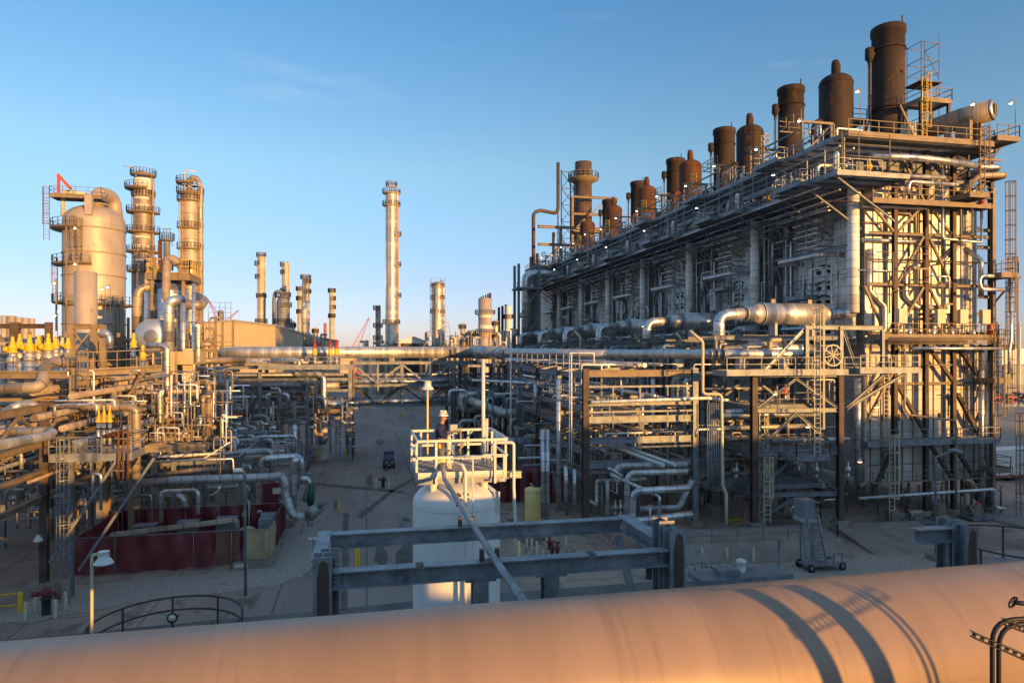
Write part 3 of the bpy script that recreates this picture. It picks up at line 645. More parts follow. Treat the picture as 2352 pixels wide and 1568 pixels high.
b = MB(); b.hexa([dev+fx*x+lx*y+Vector((0, 0, z+x*.8)) for z in (-.012, .012) for x, y in ((-.09, -.045), (.09, -.045), (.09, .045), (-.09, .045))])
o = solo('handheld_device', b, M['black'], 'small black handheld reader in the man\'s gloved hands', 'device')
b = MB(); b.cbox(B(.15, -.06, 1.36), .01, .06, .03, math.atan2(fx.y, fx.x)); b.build('name_tag', M['red'], man)
# ------------------------------------------------------------------ furnace row (units every 16 m along +Y)
NU = 7
ORD = ['nearest the camera', 'second from the camera', 'third from the camera', 'fourth from the camera', 'fifth from the camera', 'sixth from the camera', 'farthest from the camera']
def deck(par, x0, x1, y0, y1, z, rails, m='galvanised', th=.3, name='platform', lattice=True):
    b = MB(); L_ = (x1-x0 if lattice == 'x' else y1-y0); n = int(L_/.26)
    for i in range(n): y = y0+.03+(y1-y0-.06)*(i+.5)/n; b.box(x0+.02, x1-.02, y-.07, y+.07, z-.05, z)
    for x, y in ((x0, None), (x1, None)): b.box(x-.02, x+.02, y0, y1, z-th, z+.1)
    for y in (y0, y1): b.box(x0+.02, x1-.02, y-.02, y+.02, z-th, z+.1)
    n = max(1, int((y1-y0)/1.6)); 
    for i in range(1, n): y = y0+(y1-y0)*i/n; b.box(x0+.02, x1-.02, y-.03, y+.03, z-th*.8, z-.05)
    o = b.build(name, M[m], par)
    if rails:
        r = MB()
        for s_ in rails: r.rail([(x, y, z) for x, y in s_], 1.1, 1.5, .06)
        r.build('railing', M[m], o)
    return o
Y0 = 54.0
f = thing('furnace', 'row furnace with white panelled walls '+ORD[0], 'furnace', (50, Y0+7, 0), 'furnaces standing in the long row')
rnd = random.Random(3)
b = MB(); b.box(45.6, 57, Y0+.4, Y0+15.2, 3.0, 30.5); b.build('wall', M['panel_dull'], f)
b = MB(); b.box(46.5, 56.5, Y0+1, Y0+15, 30.5, 33.0); b.build('roof', M['grey_steel'], f)
# fluted tube banks and the recessed panel with peep doors
def flutes(y0, y1, x, z0, z1, n, m='white_tube'):
    b = MB()
    for i in range(n):
        y = y0+(y1-y0)*(i+.5)/n; b.tube([(x, y, z0), (x, y, z1)], (y1-y0)/n*.46, 8, 0)
    return b.build('tube_bank', M[m], f)
flutes(Y0+2.1, Y0+4.7, 44.9, 15.5, 27.5, 5); flutes(Y0+8.2, Y0+10.2, 44.9, 15.5, 26.0, 4)
flutes(Y0+1.3, Y0+2.0, 44.5, 15.5, 29.5, 1)
b = MB(); b.box(45.0, 45.55, Y0+4.8, Y0+8.1, 15.5, 26.5); b.build('panel', M['panel_side'], f)
for z in (17.2, 18.6, 20.2, 21.6, 23.2):
    b = MB()
    for k in range(5):
        t0, t1 = k/5, (k+1)/5; b.bar((44.92, Y0+5.2+2.5*t0, z+.35*math.sin(math.pi*t0)), (44.92, Y0+5.2+2.5*t1, z+.35*math.sin(math.pi*t1)), .05, .16)
    b.build('slot', M['rust'], f)
    for y_ in (5.5, 6.9): MB().box(44.85, 44.99, Y0+y_, Y0+y_+.55, z-.5, z-.15).build('peep_door', M['rust'], f)
# downcomer
MB().tube([(43.2, Y0, 18.4), (43.2, Y0, 30.2)], .5, 20, 0).build('downcomer', M['white_tube'], f)
MB().tube([(43.9, Y0+.9, 16), (43.9, Y0+.9, 29.5)], .22, 10, 0).build('riser', M['white_tube'], f)
# crossover pipes poking out on many levels
for z, yy0, yy1, xx, r in ((27.6, 4.4, 8.6, 42.9, .11), (27.0, 4.6, 8.4, 43.2, .10), (26.4, 4.6, 8.4, 42.8, .11), (25.8, 4.8, 8.2, 43.2, .1), (25.2, 5, 8, 42.9, .10), (28.3, 3.2, 10.8, 42.6, .13), (29, 2.2, 11.8, 42.4, .12)):
    MB().tube([(45, Y0+yy0, z), (xx, Y0+yy0, z), (xx, Y0+yy1, z), (45, Y0+yy1, z)], r, 8, .3).build('crossover_pipe', M['cladding'], f)
MB().tube([(45, Y0+3.2, 24.2), (42.2, Y0+3.4, 24.1), (41.6, Y0+9.2, 24.0), (44.5, Y0+9.3, 24.0)], .26, 12, .6).build('crossover_pipe', M['cladding_fine'], f)
MB().tube([(45, Y0+4.2, 17.2), (42.6, Y0+4.2, 17.2), (42.6, Y0+10.2, 17.2), (44.5, Y0+10.2, 17.2)], .2, 10, .5).build('crossover_pipe', M['cladding'], f)
MB().tube([(45, Y0+9.6, 26.4), (43.4, Y0+9.6, 26.4), (43.4, Y0+9.6, 20), (44.4, Y0+9.6, 20)], .1, 8, .3).build('crossover_pipe', M['cladding'], f)
# structural steel on the side
for y, x in ((Y0+10.9, 44.3), (Y0+15.6, 44.3), (Y0+13.3, 44.6)):
    MB().ibeam((x, y, 0), (x, y, 29.6), .4, .4, .03).build('column', M['grey_steel'], f)
for z in (15.4, 19.8, 24.2): MB().ibeam((44.3, Y0+11.1, z), (44.3, Y0+15.4, z), .2, .3, .03).build('beam', M['galvanised'], f)
for z0, z1 in ((15.6, 19.8), (19.9, 24.2), (24.3, 29.4)):
    MB().bar((44.2, Y0+11.1, z0), (44.2, Y0+13.3, z1), .16).build('brace', M['galvanised'], f)
    MB().bar((44.2, Y0+15.4, z0), (44.2, Y0+13.4, z1), .16).build('brace', M['galvanised'], f)
for y, z in ((3.2, 20.9), (4.9, 22.8), (8.1, 20.4), (11.9, 17.5), (11.7, 21.5), (8.9, 23.5)):
    MB().tube([(44.1, Y0+y, z-2.6), (44.1, Y0+y, z+1.8)], .07, 8, 0).build('riser', M['cladding'], f)
# decks
d = deck(f, 38.0, 45.0, Y0-4.6, Y0+4.6, 29.8, [[(38, Y0+4.6), (38, Y0-4.6)], [(38, Y0-4.6), (42.3, Y0-4.6)]])
d = deck(f, 39.6, 45.0, Y0+4.62, Y0+11.38, 29.78, [[(39.6, Y0+4.62), (39.6, Y0+11.38)], [(38, Y0+4.62), (39.6, Y0+4.62)]])
d = deck(f, 40.0, 57.0, Y0-1.6, Y0+14.38, 33.6, [[(40, Y0-1.6), (40, Y0+14.38)]])
for y in (Y0-4, Y0, Y0+4): MB().bar((38.4, y, 29.5), (44, y, 26), .14).build('bracket', M['grey_steel'], f)
for y in (Y0+6.5, Y0+10.5): MB().bar((39.8, y, 29.5), (44, y, 26.4), .14).build('bracket', M['grey_steel'], f)
for x, z in ((38.6, 29.2), (40.6, 29.1), (42.6, 28.9), (40.6, 32.9), (42, 32.8)): MB().tube([(x, Y0-1.6, z), (x, Y0+14.4, z)], .07, 6, 0).build('hanging_pipe', M['cladding'], f)
deck(f, 40.6, 41.7, Y0+4.7, Y0+14.3, 31.7, [[(40.6, Y0+4.7), (40.6, Y0+14.3)]])
for y in (-3, -.5, 2, 5.5, 8.5, 11, 13.4): MB().bar((39.9, Y0+y, 29.8), (39.9, Y0+y, 33.3), .09).build('hanger', M['galvanised'], f)
for z, x in ((28.2, 43.4), (24.8, 43.8)): MB().ibeam((x, Y0+.6, z), (x, Y0+15.2, z), .22, .26, .03).build('beam', M['galvanised'], f)
for i in range(6):
    z = 30.4+i*.32; MB().tube([(41.2+i*.18, Y0-1, z), (41.2+i*.18, Y0+14.5, z)], .06, 6, 0).build('header_pipe', M['cladding'], f)
MB().tube([(44, Y0+.2, 30), (44, Y0+.2, 31.6), (43.6, Y0+2.6, 31.9), (43, Y0+5.6, 30.8), (43, Y0+7.5, 30.8)], .38, 14, .8).build('crossover_pipe', M['cladding_fine'], f)
MB().tube([(41, Y0+2, 30), (41, Y0+2, 32.2), (44, Y0+2, 32.2)], .2, 10, .4).build('crossover_pipe', M['cladding'], f)
MB().tube([(39.6, Y0-2.6, 30), (39.6, Y0-2.6, 32.0), (39.6, Y0-2.2, 32.0), (39.6, Y0-2.2, 30)], .12, 8, .2).build('crossover_pipe', M['white_tube'], f)
MB().tube([(39.6, Y0+6.6, 30), (39.6, Y0+6.6, 31.7), (40.4, Y0+6.6, 31.7), (40.4, Y0+6.6, 30)], .12, 8, .2).build('crossover_pipe', M['white_tube'], f)
for yy, xx in ((-3.2, 41), (-1.2, 42), (6.4, 41.6), (9.5, 42), (12, 42)):
    b = MB(); b.box(xx-.35, xx+.35, Y0+yy-.35, Y0+yy+.35, 29.82, 30.9+rnd.random()*.5); b.build('equipment_box', M['grey_steel'], f)
d = deck(f, 38.8, 39.98, Y0+5.2, Y0+9.2, 33.58, [[(40, Y0+5.2), (38.8, Y0+5.2)], [(38.8, Y0+5.2), (38.8, Y0+9.2)], [(38.8, Y0+9.2), (40, Y0+9.2)]])
d = deck(f, 36.9, 37.98, Y0-1.2, Y0+2.6, 29.7, [[(38, Y0-1.2), (36.9, Y0-1.2)], [(36.9, Y0-1.2), (36.9, Y0+2.6)], [(36.9, Y0+2.6), (38, Y0+2.6)]])
for y in (Y0+4.6, Y0+13.6):
    for x in (41.2, 44.4): MB().bar((x, y, 33.6), (x, y, 37.2), .2).build('post', M['tan_steel'], f)
    MB().bar((41.0, y, 37.1), (44.6, y, 37.1), .22).build('beam', M['tan_steel'], f); MB().bar((41.2, y, 33.8), (44.4, y, 37.0), .1).build('brace', M['tan_steel'], f)
for x in (41.2, 44.4): MB().bar((x, Y0+4.7, 36.4), (x, Y0+13.5, 36.4), .14).build('beam', M['tan_steel'], f)
b = MB(); b.rail([(41.1, Y0+4.6, 37.2), (41.1, Y0+8.2, 37.2), (44.5, Y0+8.2, 37.2)], 1.1, 1.2, .06); b.build('railing', M['tan_steel'], f)
b = MB(); b.ladder((40.7, Y0+10.5, 33.6), 36.6, R(90), True, .5, .06); b.build('ladder', M['yellow_rail'], f)
b = MB(); b.ladder((38.2, Y0+12.4, 29.8), 33.6, R(90), True, .5, .06); b.build('ladder', M['galvanised'], f)
deck(f, 48.3, 50.2, Y0+6.8, Y0+9.4, 38.6, [[(48.3, Y0+9.4), (48.3, Y0+6.8)], [(48.3, Y0+6.8), (50.2, Y0+6.8)]], 'tan_steel')
for x, y in ((48.4, Y0+6.9), (48.4, Y0+9.3), (50.1, Y0+6.9)): MB().bar((x, y, 33.6), (x, y, 38.4), .18).build('post', M['tan_steel'], f)
for k_, (xx, zz) in enumerate(((40.3, 28.4), (40.9, 28.0), (43.8, 27.4), (43.9, 22.2), (43.8, 18.6))): MB().tube([(xx, Y0+.4, zz), (xx, Y0+15.8, zz)], .05, 6, 0).build('conduit', M['galvanised_new'], f)
for y, z0, z1 in ((1.0, 20, 29), (3.4, 16, 24), (7.2, 24, 29), (10.6, 16, 29), (12.4, 16, 22), (14.6, 18, 29), (5.6, 26, 29.4)): MB().tube([(43.5, Y0+y, z0), (43.5, Y0+y, z1)], .06, 6, 0).build('riser', M['white_tube'], f)
units = [f]
# stacks, silencers
def stack(y, k):
    t = thing('exhaust_stack', 'flat topped rust brown stack '+ORD[k]+' in the furnace row', 'stack', (51.2, y, 33.6), 'flat topped stacks on the furnace row')
    MB().lathe((51.2, y, 33.6), [(1.62, 0), (1.62, 5.2), (1.5, 5.4), (1.5, 12.9), (1.62, 13.0), (1.62, 13.6), (1.5, 13.7), (1.38, 13.7), (1.38, 10)], 36).build('shell', M['rust'], t)
    for z in (.6, 5.2, 5.5, 11.4): MB().lathe((51.2, y, 33.6+z), ringp(1.52 if z > 5.3 else 1.6, 0, .1, .12), 36).build('stiffener_ring', M['rust'], t)
    b = MB(); b.lathe((49.2, y+.2, 44.2), [(.001, -.9), (.15, -.9), (.18, -.4), (.42, -.1), (.42, .9), (.3, 1.0), (.001, 1.0)], 14); b.bar((49.4, y, 44.5), (50, y, 44.5), .3); b.build('damper_pot', M['rust'], t)
    MB().tube([(49.2, y+.2, 43.4), (49.2, y+.2, 38), (48.2, y-.3, 36.2), (48.2, y-.3, 33.6)], .11, 8, .4).build('drain_pipe', M['rust'], t)
    b = MB(); b.ladder((48.85, y-.2, 36), 42.4, R(90), False); b.build('ladder', M['grey_steel'], t)
    MB().lathe((51.5, y-1.47, 42.4), [(.001, -.12), (.16, -.1), (.16, .1), (.001, .12)], 10, 'y').build('port', M['rust'], t)
    MB().bar((51.5, y-1.5, 46.9), (51.5, y-1.5, 47.9), .14, .05).build('lifting_lug', M['rust'], t)
    return t
def silencer(y, k, red):
    t = thing('silencer_vessel', ('reddish ' if red else 'dark ')+'rust covered round topped silencer with a slanted outlet '+ORD[k], 'silencer', (47, y, 33.6), 'round topped silencers on the furnace row')
    m = M['rust_red' if red else 'rust']
    MB().lathe((47, y, 33.6), dome(1.62, 0, 9.6, 1.0, 8), 36).build('shell', m, t)
    b = MB()
    n = 16
    b.tube([(47.0, y, 42.6), (47.0, y, 44.0), (47.0, y+.12, 44.5), (47.0, y+.3, 44.75)], [.45, .45, .36, .1], 16, 0); b.build('outlet', m, t)
    for z in (3.6, 8.5): MB().lathe((47, y, 33.6+z), ringp(1.61, 0, .05, .08), 36).build('stiffener_ring', m, t)
    b = MB(); q = Vector((47.2, y-1.6, 36.1)); b.lathe(q, [(.001, -.08), (.42, -.06), (.42, .06), (.001, .1)], 20, 'y'); b.build('manway', M['brown_steel'], t)
    MB().tube([(45.5, y, 38.2), (44.7, y-.1, 38.2), (44.3, y-.2, 37.4), (44.3, y-.2, 33.6)], .3, 12, .6).build('inlet_pipe', m, t)
    return t
stacks = []
def lamp_small(x, y, z, h, par_label, group, warm=True, name='deck_light', hook=.35):
    L = thing(name, par_label, 'lamp', (x, y, z), group)
    MB().tube([(x, y, z), (x, y, z+h), (x-hook, y, z+h)], .035, 6, .05).build('pole', M['galvanised'], L)
    b = MB(); b.lathe((x-hook, y, z+h-.3), [(.13, 0), (.16, .05), (.10, .2), (.001, .28)], 10); b.build('lamp_shade', M['cream'], L)
    b = MB(); b.lathe((x-hook, y, z+h-.36), [(.001, 0), (.13, .03), (.14, .12), (.001, .2)], 10); b.build('lamp_glass', M['lamp_warm' if warm else 'lamp_white'], L)
    return L
def valve_set(x, y, z, m, label, group, r=.22):
    t = thing('valve', label, 'valve', (x, y, z), group)
    MB().tube([(x, y, z), (x, y, z+.9)], r*.55, 8).build('spool', M['cladding'], t)
    b = MB(); b.lathe((x, y, z+.75), [(.001, 0), (r, .02), (r*1.1, .3), (r*.8, .5), (r*.45, .6), (r*.4, .95), (.001, 1.0)], 12); b.build('body', M[m], t)
    b = MB(); b.lathe((x-.35, y, z+1.0), [(.001, -.03), (r*1.1, -.02), (r*1.1, .05), (.001, .06)], 12, 'x'); b.bar((x-.35, y, z+1), (x, y, z+1), .07); b.build('actuator', M[m], t)
    return t
stack0 = stack(59, 0); sil0 = silencer(61.3, 0, False)
# transfer line exchangers (upper and lower) per unit
def tle(y, k):
    t = thing('exchanger', 'large silver horizontal exchanger drum with cone ends and elbow '+ORD[k], 'heat exchanger', (37, y, 17), 'horizontal exchanger drums along the furnace row')
    MB().tube([(33.6, y, 18.35), (35.2, y, 18.35)], [.55, .98], 32, 0).build('cone', M['cladding_fine'], t); MB().tube([(41.3, y, 18.35), (42.3, y, 18.35)], [.96, .55], 32, 0).build('cone', M['cladding_fine'], t)
    MB().tube([(35.2, y, 18.35), (41.3, y, 18.35)], 1.0, 36, 0).build('shell', M['cladding_fine'], t)
    MB().lathe((35.1, y, 18.35), [(.95, 0), (1.05, .02), (1.05, .12), (.95, .14)], 32, 'x').build('flange', M['cladding_dull'], t); MB().lathe((33.55, y, 18.35), [(.5, 0), (.68, .02), (.68, .12), (.5, .14)], 24, 'x').build('flange', M['cladding_dull'], t)
    MB().tube([(31, y, 13.9), (31, y, 18.2), (33.6, y, 18.35)], .50, 24, 1.0).build('elbow', M['cladding'], t)
    MB().tube([(42.3, y, 18.35), (43.2, y, 18.35), (43.2, y-.0, 19.6)] if 0 else [(42.2, y, 18.35), (42.75, y-.6, 18.4), (43.2, y-2+0.0, 18.5)], .5, 18, .4).build('elbow', M['cladding'], t)
    for x in (36.4, 40.2):
        MB().box(x-.12, x+.12, y-.5, y+.5, 16.35, 17.5).build('saddle', M['white_tube'], t)
        MB().lathe((x, y, 19.55), [(.3, -.04), (.25, .2), (.12, .35), (.001, .36)][::-1], 10, 'y').build('lifting_lug', M['cladding_tan'], t) if 0 else MB().box(x-.2, x+.2, y-.04, y+.04, 19.3, 19.7).build('lifting_lug', M['cladding_tan'], t)
    return t
def tle2(y, k):
    t = thing('exchanger', 'lower silver exchanger drum just behind the long pipe '+ORD[k], 'heat exchanger', (38, y, 14), 'lower exchanger drums along the furnace row')
    MB().tube([(31, y+.2, 15.2), (31.6, y+.1, 14.9), (33.3, y, 14.95), (34.9, y, 15.1), (39.2, y, 15.1), (40.6, y, 14.7), (41.2, y, 13)], [.5, .5, .6, .95, .95, .9, .7], 28, .5).build('shell', M['cladding_fine'], t)
    for x in (35.6, 38.8): MB().box(x-.18, x+.18, y-.04, y+.04, 16.0, 16.35).build('lifting_lug', M['cladding_tan'], t)
    return t
tl0, tm0 = tle(56, 0), tle2(56.6, 0)
# deck under the exchangers
dx = thing('exchanger_deck', 'grey steel deck with railing carrying an exchanger drum '+ORD[0], 'platform', (37, 62, 13), 'steel decks under the exchanger drums')
for y in (55, 60, 65): MB().ibeam((30, y, 16.15), (44, y, 16.15), .3, .38, .03).build('beam', M['grey_steel'], dx)
for x in (32.4, 38, 43): MB().ibeam((x, 53.5, 15.75), (x, 69.4, 15.75), .3, .38, .03).build('beam', M['grey_steel'], dx)
deck(dx, 34.5, 43.5, 59, 69.0, 16.4, [[(34.5, 59), (34.5, 69)]], 'grey_steel')
for x, y in ((32.4, 60), (38, 60), (32.4, 65), (38, 65)): MB().ibeam((x, y, 0), (x, y, 15.5), .35, .35, .03).build('column', M['grey_steel'], dx)
for k in range(1, NU):
    dv = (0, 16*k, 0)
    units.append(copy_tree(f, dv, 'row furnace with white panelled walls '+ORD[k]))
    if k < 6:
        copy_tree(stack0, dv, 'flat topped rust brown stack '+ORD[k]+' in the furnace row')
        copy_tree(tl0, dv, 'large silver horizontal exchanger drum with cone ends and elbow '+ORD[k]); copy_tree(tm0, dv, 'lower silver exchanger drum just behind the long pipe '+ORD[k])
        copy_tree(dx, dv, 'grey steel deck with railing carrying an exchanger drum '+ORD[k])
sil2 = silencer(61.3+32, 2, True)
copy_tree(sil0, (0, 16, 0), 'dark rust covered round topped silencer with a slanted outlet '+ORD[1])
for k in (3, 4, 5): copy_tree(sil2, (0, 16*(k-2), 0), 'reddish rust covered round topped silencer with a slanted outlet '+ORD[k])
# per unit small things
vg, lg = 'yellow valves on the furnace decks', 'small lamps on poles along the furnace decks'
v0 = valve_set(40.6, 62.4, 29.8, 'yellow', 'yellow topped valve among pipes on the lower furnace deck', vg)
v1 = valve_set(40.9, 64.0, 29.8, 'yellow', 'yellow topped valve among pipes on the lower furnace deck', vg)
v2 = valve_set(42.4, 51.0, 29.8, 'yellow', 'yellow topped valve among pipes on the lower furnace deck', vg)
l0 = lamp_small(40.1, 57, 33.6, 3.2, 'small lit lamp on a pole by the upper furnace deck railing', lg, False)
l1 = lamp_small(40.1, 64.2, 33.6, 2.6, 'small lit lamp on a pole by the upper furnace deck railing', lg, False)
l2 = lamp_small(39.7, 60.5, 29.8, 2.8, 'small lit lamp on a pole by the lower furnace deck railing', lg, False)
l3 = lamp_small(33, 61, 16.4, 1.8, 'small orange lit lamp under the exchanger drums', lg, True)
for k in range(1, NU):
    for o in (v0, v1, v2, l0, l1, l2, l3): copy_tree(o, (0, 16*k, 0))
# little pipes standing on the decks
pr = random.Random(21)
pg = 'thin pipes standing on the furnace decks'
for i in range(16):
    lvl = 29.8 if i % 2 else 33.6; x = pr.uniform(40.3, 43.5) if i % 2 else pr.uniform(40.8, 45); y = pr.uniform(53, 68); h = pr.uniform(.8, 2.6); a = pr.choice([(1, 0), (0, 1), (0, -1)]); L_ = pr.uniform(.5, 2.6); r_ = pr.choice([.05, .07, .1, .13]); m_ = M[pr.choice(['cladding', 'cladding', 'bare_pipe', 'tan_steel'])]; e_ = pr.uniform(.2, .8)
    for k in range(NU): pipe([(x, y+16*k, lvl), (x, y+16*k, lvl+h), (x+a[0]*L_, y+16*k+a[1]*L_, lvl+h), (x+a[0]*L_, y+16*k+a[1]*L_, lvl+h-e_)], r_, m_, 'thin bent pipe standing on a furnace deck among many others', pg, 8, .15)
vr_ = random.Random(64)
for k in range(NU):
    yk = Y0+16*k
    for i in range(20):
        y = yk+vr_.uniform(.8, 15); z = vr_.uniform(16.5, 29); x = vr_.uniform(43.2, 44.3); r_ = vr_.choice([.05, .07, .1, .15]); L_ = vr_.uniform(.8, 4)*vr_.choice([-1, 1]); h = vr_.uniform(.8, 5)
        pipe([(x, y+L_, z), (x, y, z), (x, y, max(15.6, z-h))], r_, M[vr_.choice(['white_tube', 'cladding', 'cladding_dull', 'galvanised_new'])], 'thin run on the long side of the furnace row', 'thin runs on the furnace side', 6, r_*3)
    z = (20.4, 22.6, 18.8, 24.0, 21.2, 19.6, 23.0)[k]; ya = yk+vr_.uniform(3, 9)
    t = thing('walkway', 'small railed walkway on the long side of the furnace '+ORD[k], 'walkway', (43, ya, z))
    deck(t, 42.4, 43.9, ya, ya+3.2, z, [[(42.4, ya), (42.4, ya+3.2)], [(42.4, ya), (43.9, ya)]]); b = MB(); b.ladder((43.6, ya+3.6, 16), z, R(90), k % 2 == 0, .5, .06); b.build('ladder', M['yellow_rail' if k in (2, 4) else 'galvanised_new'], t)
    if k % 2: MB().box(43.9, 44.5, ya+4.6, ya+6.4, z-2.4, z+.4).build('junction_panel', M['galvanised_new'], t)
# ------------------------------------------------------------------ the end wall facing the camera
e = thing('furnace_end_frame', 'furnace end wall of pale rust stained panels behind brown columns and braces', 'steel frame', (50, 54, 0))
YE = 53.6
MB().box(44.4, 57.2, YE+.36, YE+.46, 3.0, 15.6).build('panel', M['panel_end'], e)
MB().box(44.4, 55.6, YE+.36, YE+.46, 16.2, 28.6).build('panel', M['panel_end_bright'], e)
for p_, q_ in (((50.5, 15.3), (53.0, 12.3)), ((47.2, 11.8), (50.0, 7.6)), ((50.5, 6.6), (53.0, 3.2)), ((47.2, 15.2), (44.6, 11.0))): MB().bar((p_[0], YE-.4, p_[1]), (q_[0], YE-.4, q_[1]), .28, .28).build('brace', M['brown_steel'], e)
for i in range(11):
    x = 44.9+i*1.13; MB().bar((x, YE+.31, 3.0), (x, YE+.31, 15.5), .06, .08).build('rib', M['tan_steel'], e)
for i in range(9):
    x = 45.2+i*1.25; MB().bar((x, YE+.31, 16.4), (x, YE+.31, 28.4), .06, .08).build('rib', M['tan_steel'], e)
for z in (4.6, 6.2, 9.4, 11.4, 13.4): MB().bar((44.4, YE+.33, z), (57.2, YE+.33, z), .05, .06).build('rib', M['tan_steel'], e)
CXs = (43.9, 46.9, 50.2, 53.2, 57.4)
for x in CXs[1:]: MB().ibeam((x, YE-.35, 0), (x, YE-.35, 33.3 if x > 47 else 31), .38, .38, .04).build('column', M['brown_steel'], e)
for x in CXs[1:]: MB().box(x-.55, x+.55, YE-.9, YE+.1, 0, .35).build('footing', M['concrete_tan'], e)
YB = YE-.35
def eb(p, q, w=.3, m='tan_steel', name='beam'): return MB().ibeam((p[0], YB, p[1]), (q[0], YB, q[1]), w, w, .03).build(name, M[m], e)
for z in (28.4, 25.6, 21.0, 16.6):
    for a_, c_ in zip(CXs, CXs[1:]): eb((a_+.26, z), (c_-.26, z), .26)
for z in (12.0, ):
    for a_, c_ in zip(CXs[1:], CXs[2:]): eb((a_+.26, z), (c_-.26, z), .22)
def br(p, q, w=.20, m='tan_steel', y=None):
    y = YB-.05 if y is None else y; return MB().bar((p[0], y, p[1]), (q[0], y, q[1]), w, w).build('brace', M[m], e)
for z0, z1 in ((16.8, 20.8), (21.2, 25.4), (25.8, 28.3)):
    br((CXs[1]+.3, z0), (CXs[2]-.3, z1)); br((CXs[3]-.3, z0), (CXs[2]+.3, z1))
br((47.2, 33.2), (50.0, 28.6)); br((44.2, 28.3), (46.7, 25.8)); br((43.7, 20.8), (45.6, 17))
br((53.6, 15.4), (57.2, 11.2), .34, 'brown_steel'); br((53.6, 11.0), (57.2, 5.2), .34, 'brown_steel'); br((57.2, 11.2), (55.4, 8), .22)
br((46.6, 6.0), (44.6, 2.4), .3, 'brown_steel'); br((53.4, 6.0), (56.2, 2.2), .3, 'brown_steel'); br((57.3, 6.5), (55.6, 3), .22)
br((46.6, 13.0), (43.9, 8.6), .22); br((54.9, 2.6), (57.2, .3), .55, 'tan_steel', YE-.1)
# window/burner ports
for i in range(8):
    x = 44.7+i*1.55
    if min(abs(x-c) for c in CXs) < .35: x += .5
    b = MB(); b.box(x-.2, x+.2, YE+.2, YE+.33, 8.6, 9.2); b.build('burner_port', M['brown_steel'], e)
# platforms and railings on the end
def sxx(x): return x if x < 50 else 50+(x-50)*.70
def eplat(x0, x1, y0, y1, z, m='tan_steel', front=True):
    x0, x1 = sxx(x0), sxx(x1)
    r = [[(x0, y0), (x1, y0)]] if front else []
    return deck(e, x0, x1, y0, y1, z, r+[[(x1, y0), (x1, y1)]], m, .35)
eplat(43.9, 58.6, 51.2, 53.0, 16.3); eplat(42.4, 58.9, 51.2, 53.0, 7.0, 'galvanised'); eplat(43.4, 58.6, 51.8, 53.0, 28.3)
eplat(40.0, 57.0, 50.6, 52.3, 33.55); eplat(57.2, 60.6, 50.4, 53.4, 34.1); eplat(53.0, 56.0, 50.4, 52.6, 28.9)
b = MB(); b.rail([(43.9, 52.4, 3.2), (58.9, 52.4, 3.2)], 1, 1.5, .05); b.build('railing', M['tan_steel'], e)
for x in (45, 49, 53, 57): MB().bar((x, 53, 15.5), (x, 51.4, 16.1), .14).build('bracket', M['tan_steel'], e)
for x in (56.0, 57.2): MB().bar((55.6, 53, 31.2), (x, 52, 33.8), .16).build('bracket', M['tan_steel'], e)
# end side columns / ladder towers at the right
b = MB(); b.ladder((sxx(59.8), 51, 16.3), 29.2, R(0), True, .5, .06); b.build('ladder', M['tan_steel'], e)
b = MB(); b.ladder((sxx(57.9), 50.9, 7.0), 15.9, R(0), True, .5, .06); b.build('ladder', M['tan_steel'], e)
b = MB(); b.ladder((sxx(60.6), 50.5, 0), 8.4, R(0), True, .5, .06); b.build('ladder', M['tan_steel'], e)
b = MB(); b.ladder((sxx(60.9), 51.5, 9.4), 22.5, R(0), True, .5, .06); b.build('ladder', M['tan_steel'], e)
b = MB(); b.ladder((sxx(54.6), 50.2, 29.0), 33.6, R(0), True, .5, .06); b.build('ladder', M['tan_steel'], e)
b = MB(); b.ladder((44.3, 50.6, .2), 6.8, R(0), True, .5, .06); b.build('ladder', M['cream'], e)
b = MB(); b.ladder((44.0, 50.9, 7.0), 13.4, R(0), False, .5, .06); b.build('ladder', M['cream'], e)
eplat(57.8, 60.4, 50.4, 52.6, 21.9); eplat(58.0, 60.8, 51, 53, 15.4, 'brown_steel'); eplat(57.8, 60.4, 51, 53, 12.4, 'tan_steel'); eplat(58.2, 61, 51.5, 53, 4.2)
for y in (51, 55, 60): MB().ibeam((57.6+(y-55)*.2, y+1.5, 0), (57.6+(y-55)*.2, y+1.5, 30), .35, .35, .03).build('column', M['tan_steel'], e)
for z in (24.6, 26.2, 20, 18.4): MB().ibeam((55.6, YE-.6, z), (57.2, YE-.6, z), .25, .3, .03).build('beam', M['tan_steel'], e)
MB().bar((56.9, 52.8, 19), (57.6, 51, 21.6), .15).build('brace', M['tan_steel'], e)
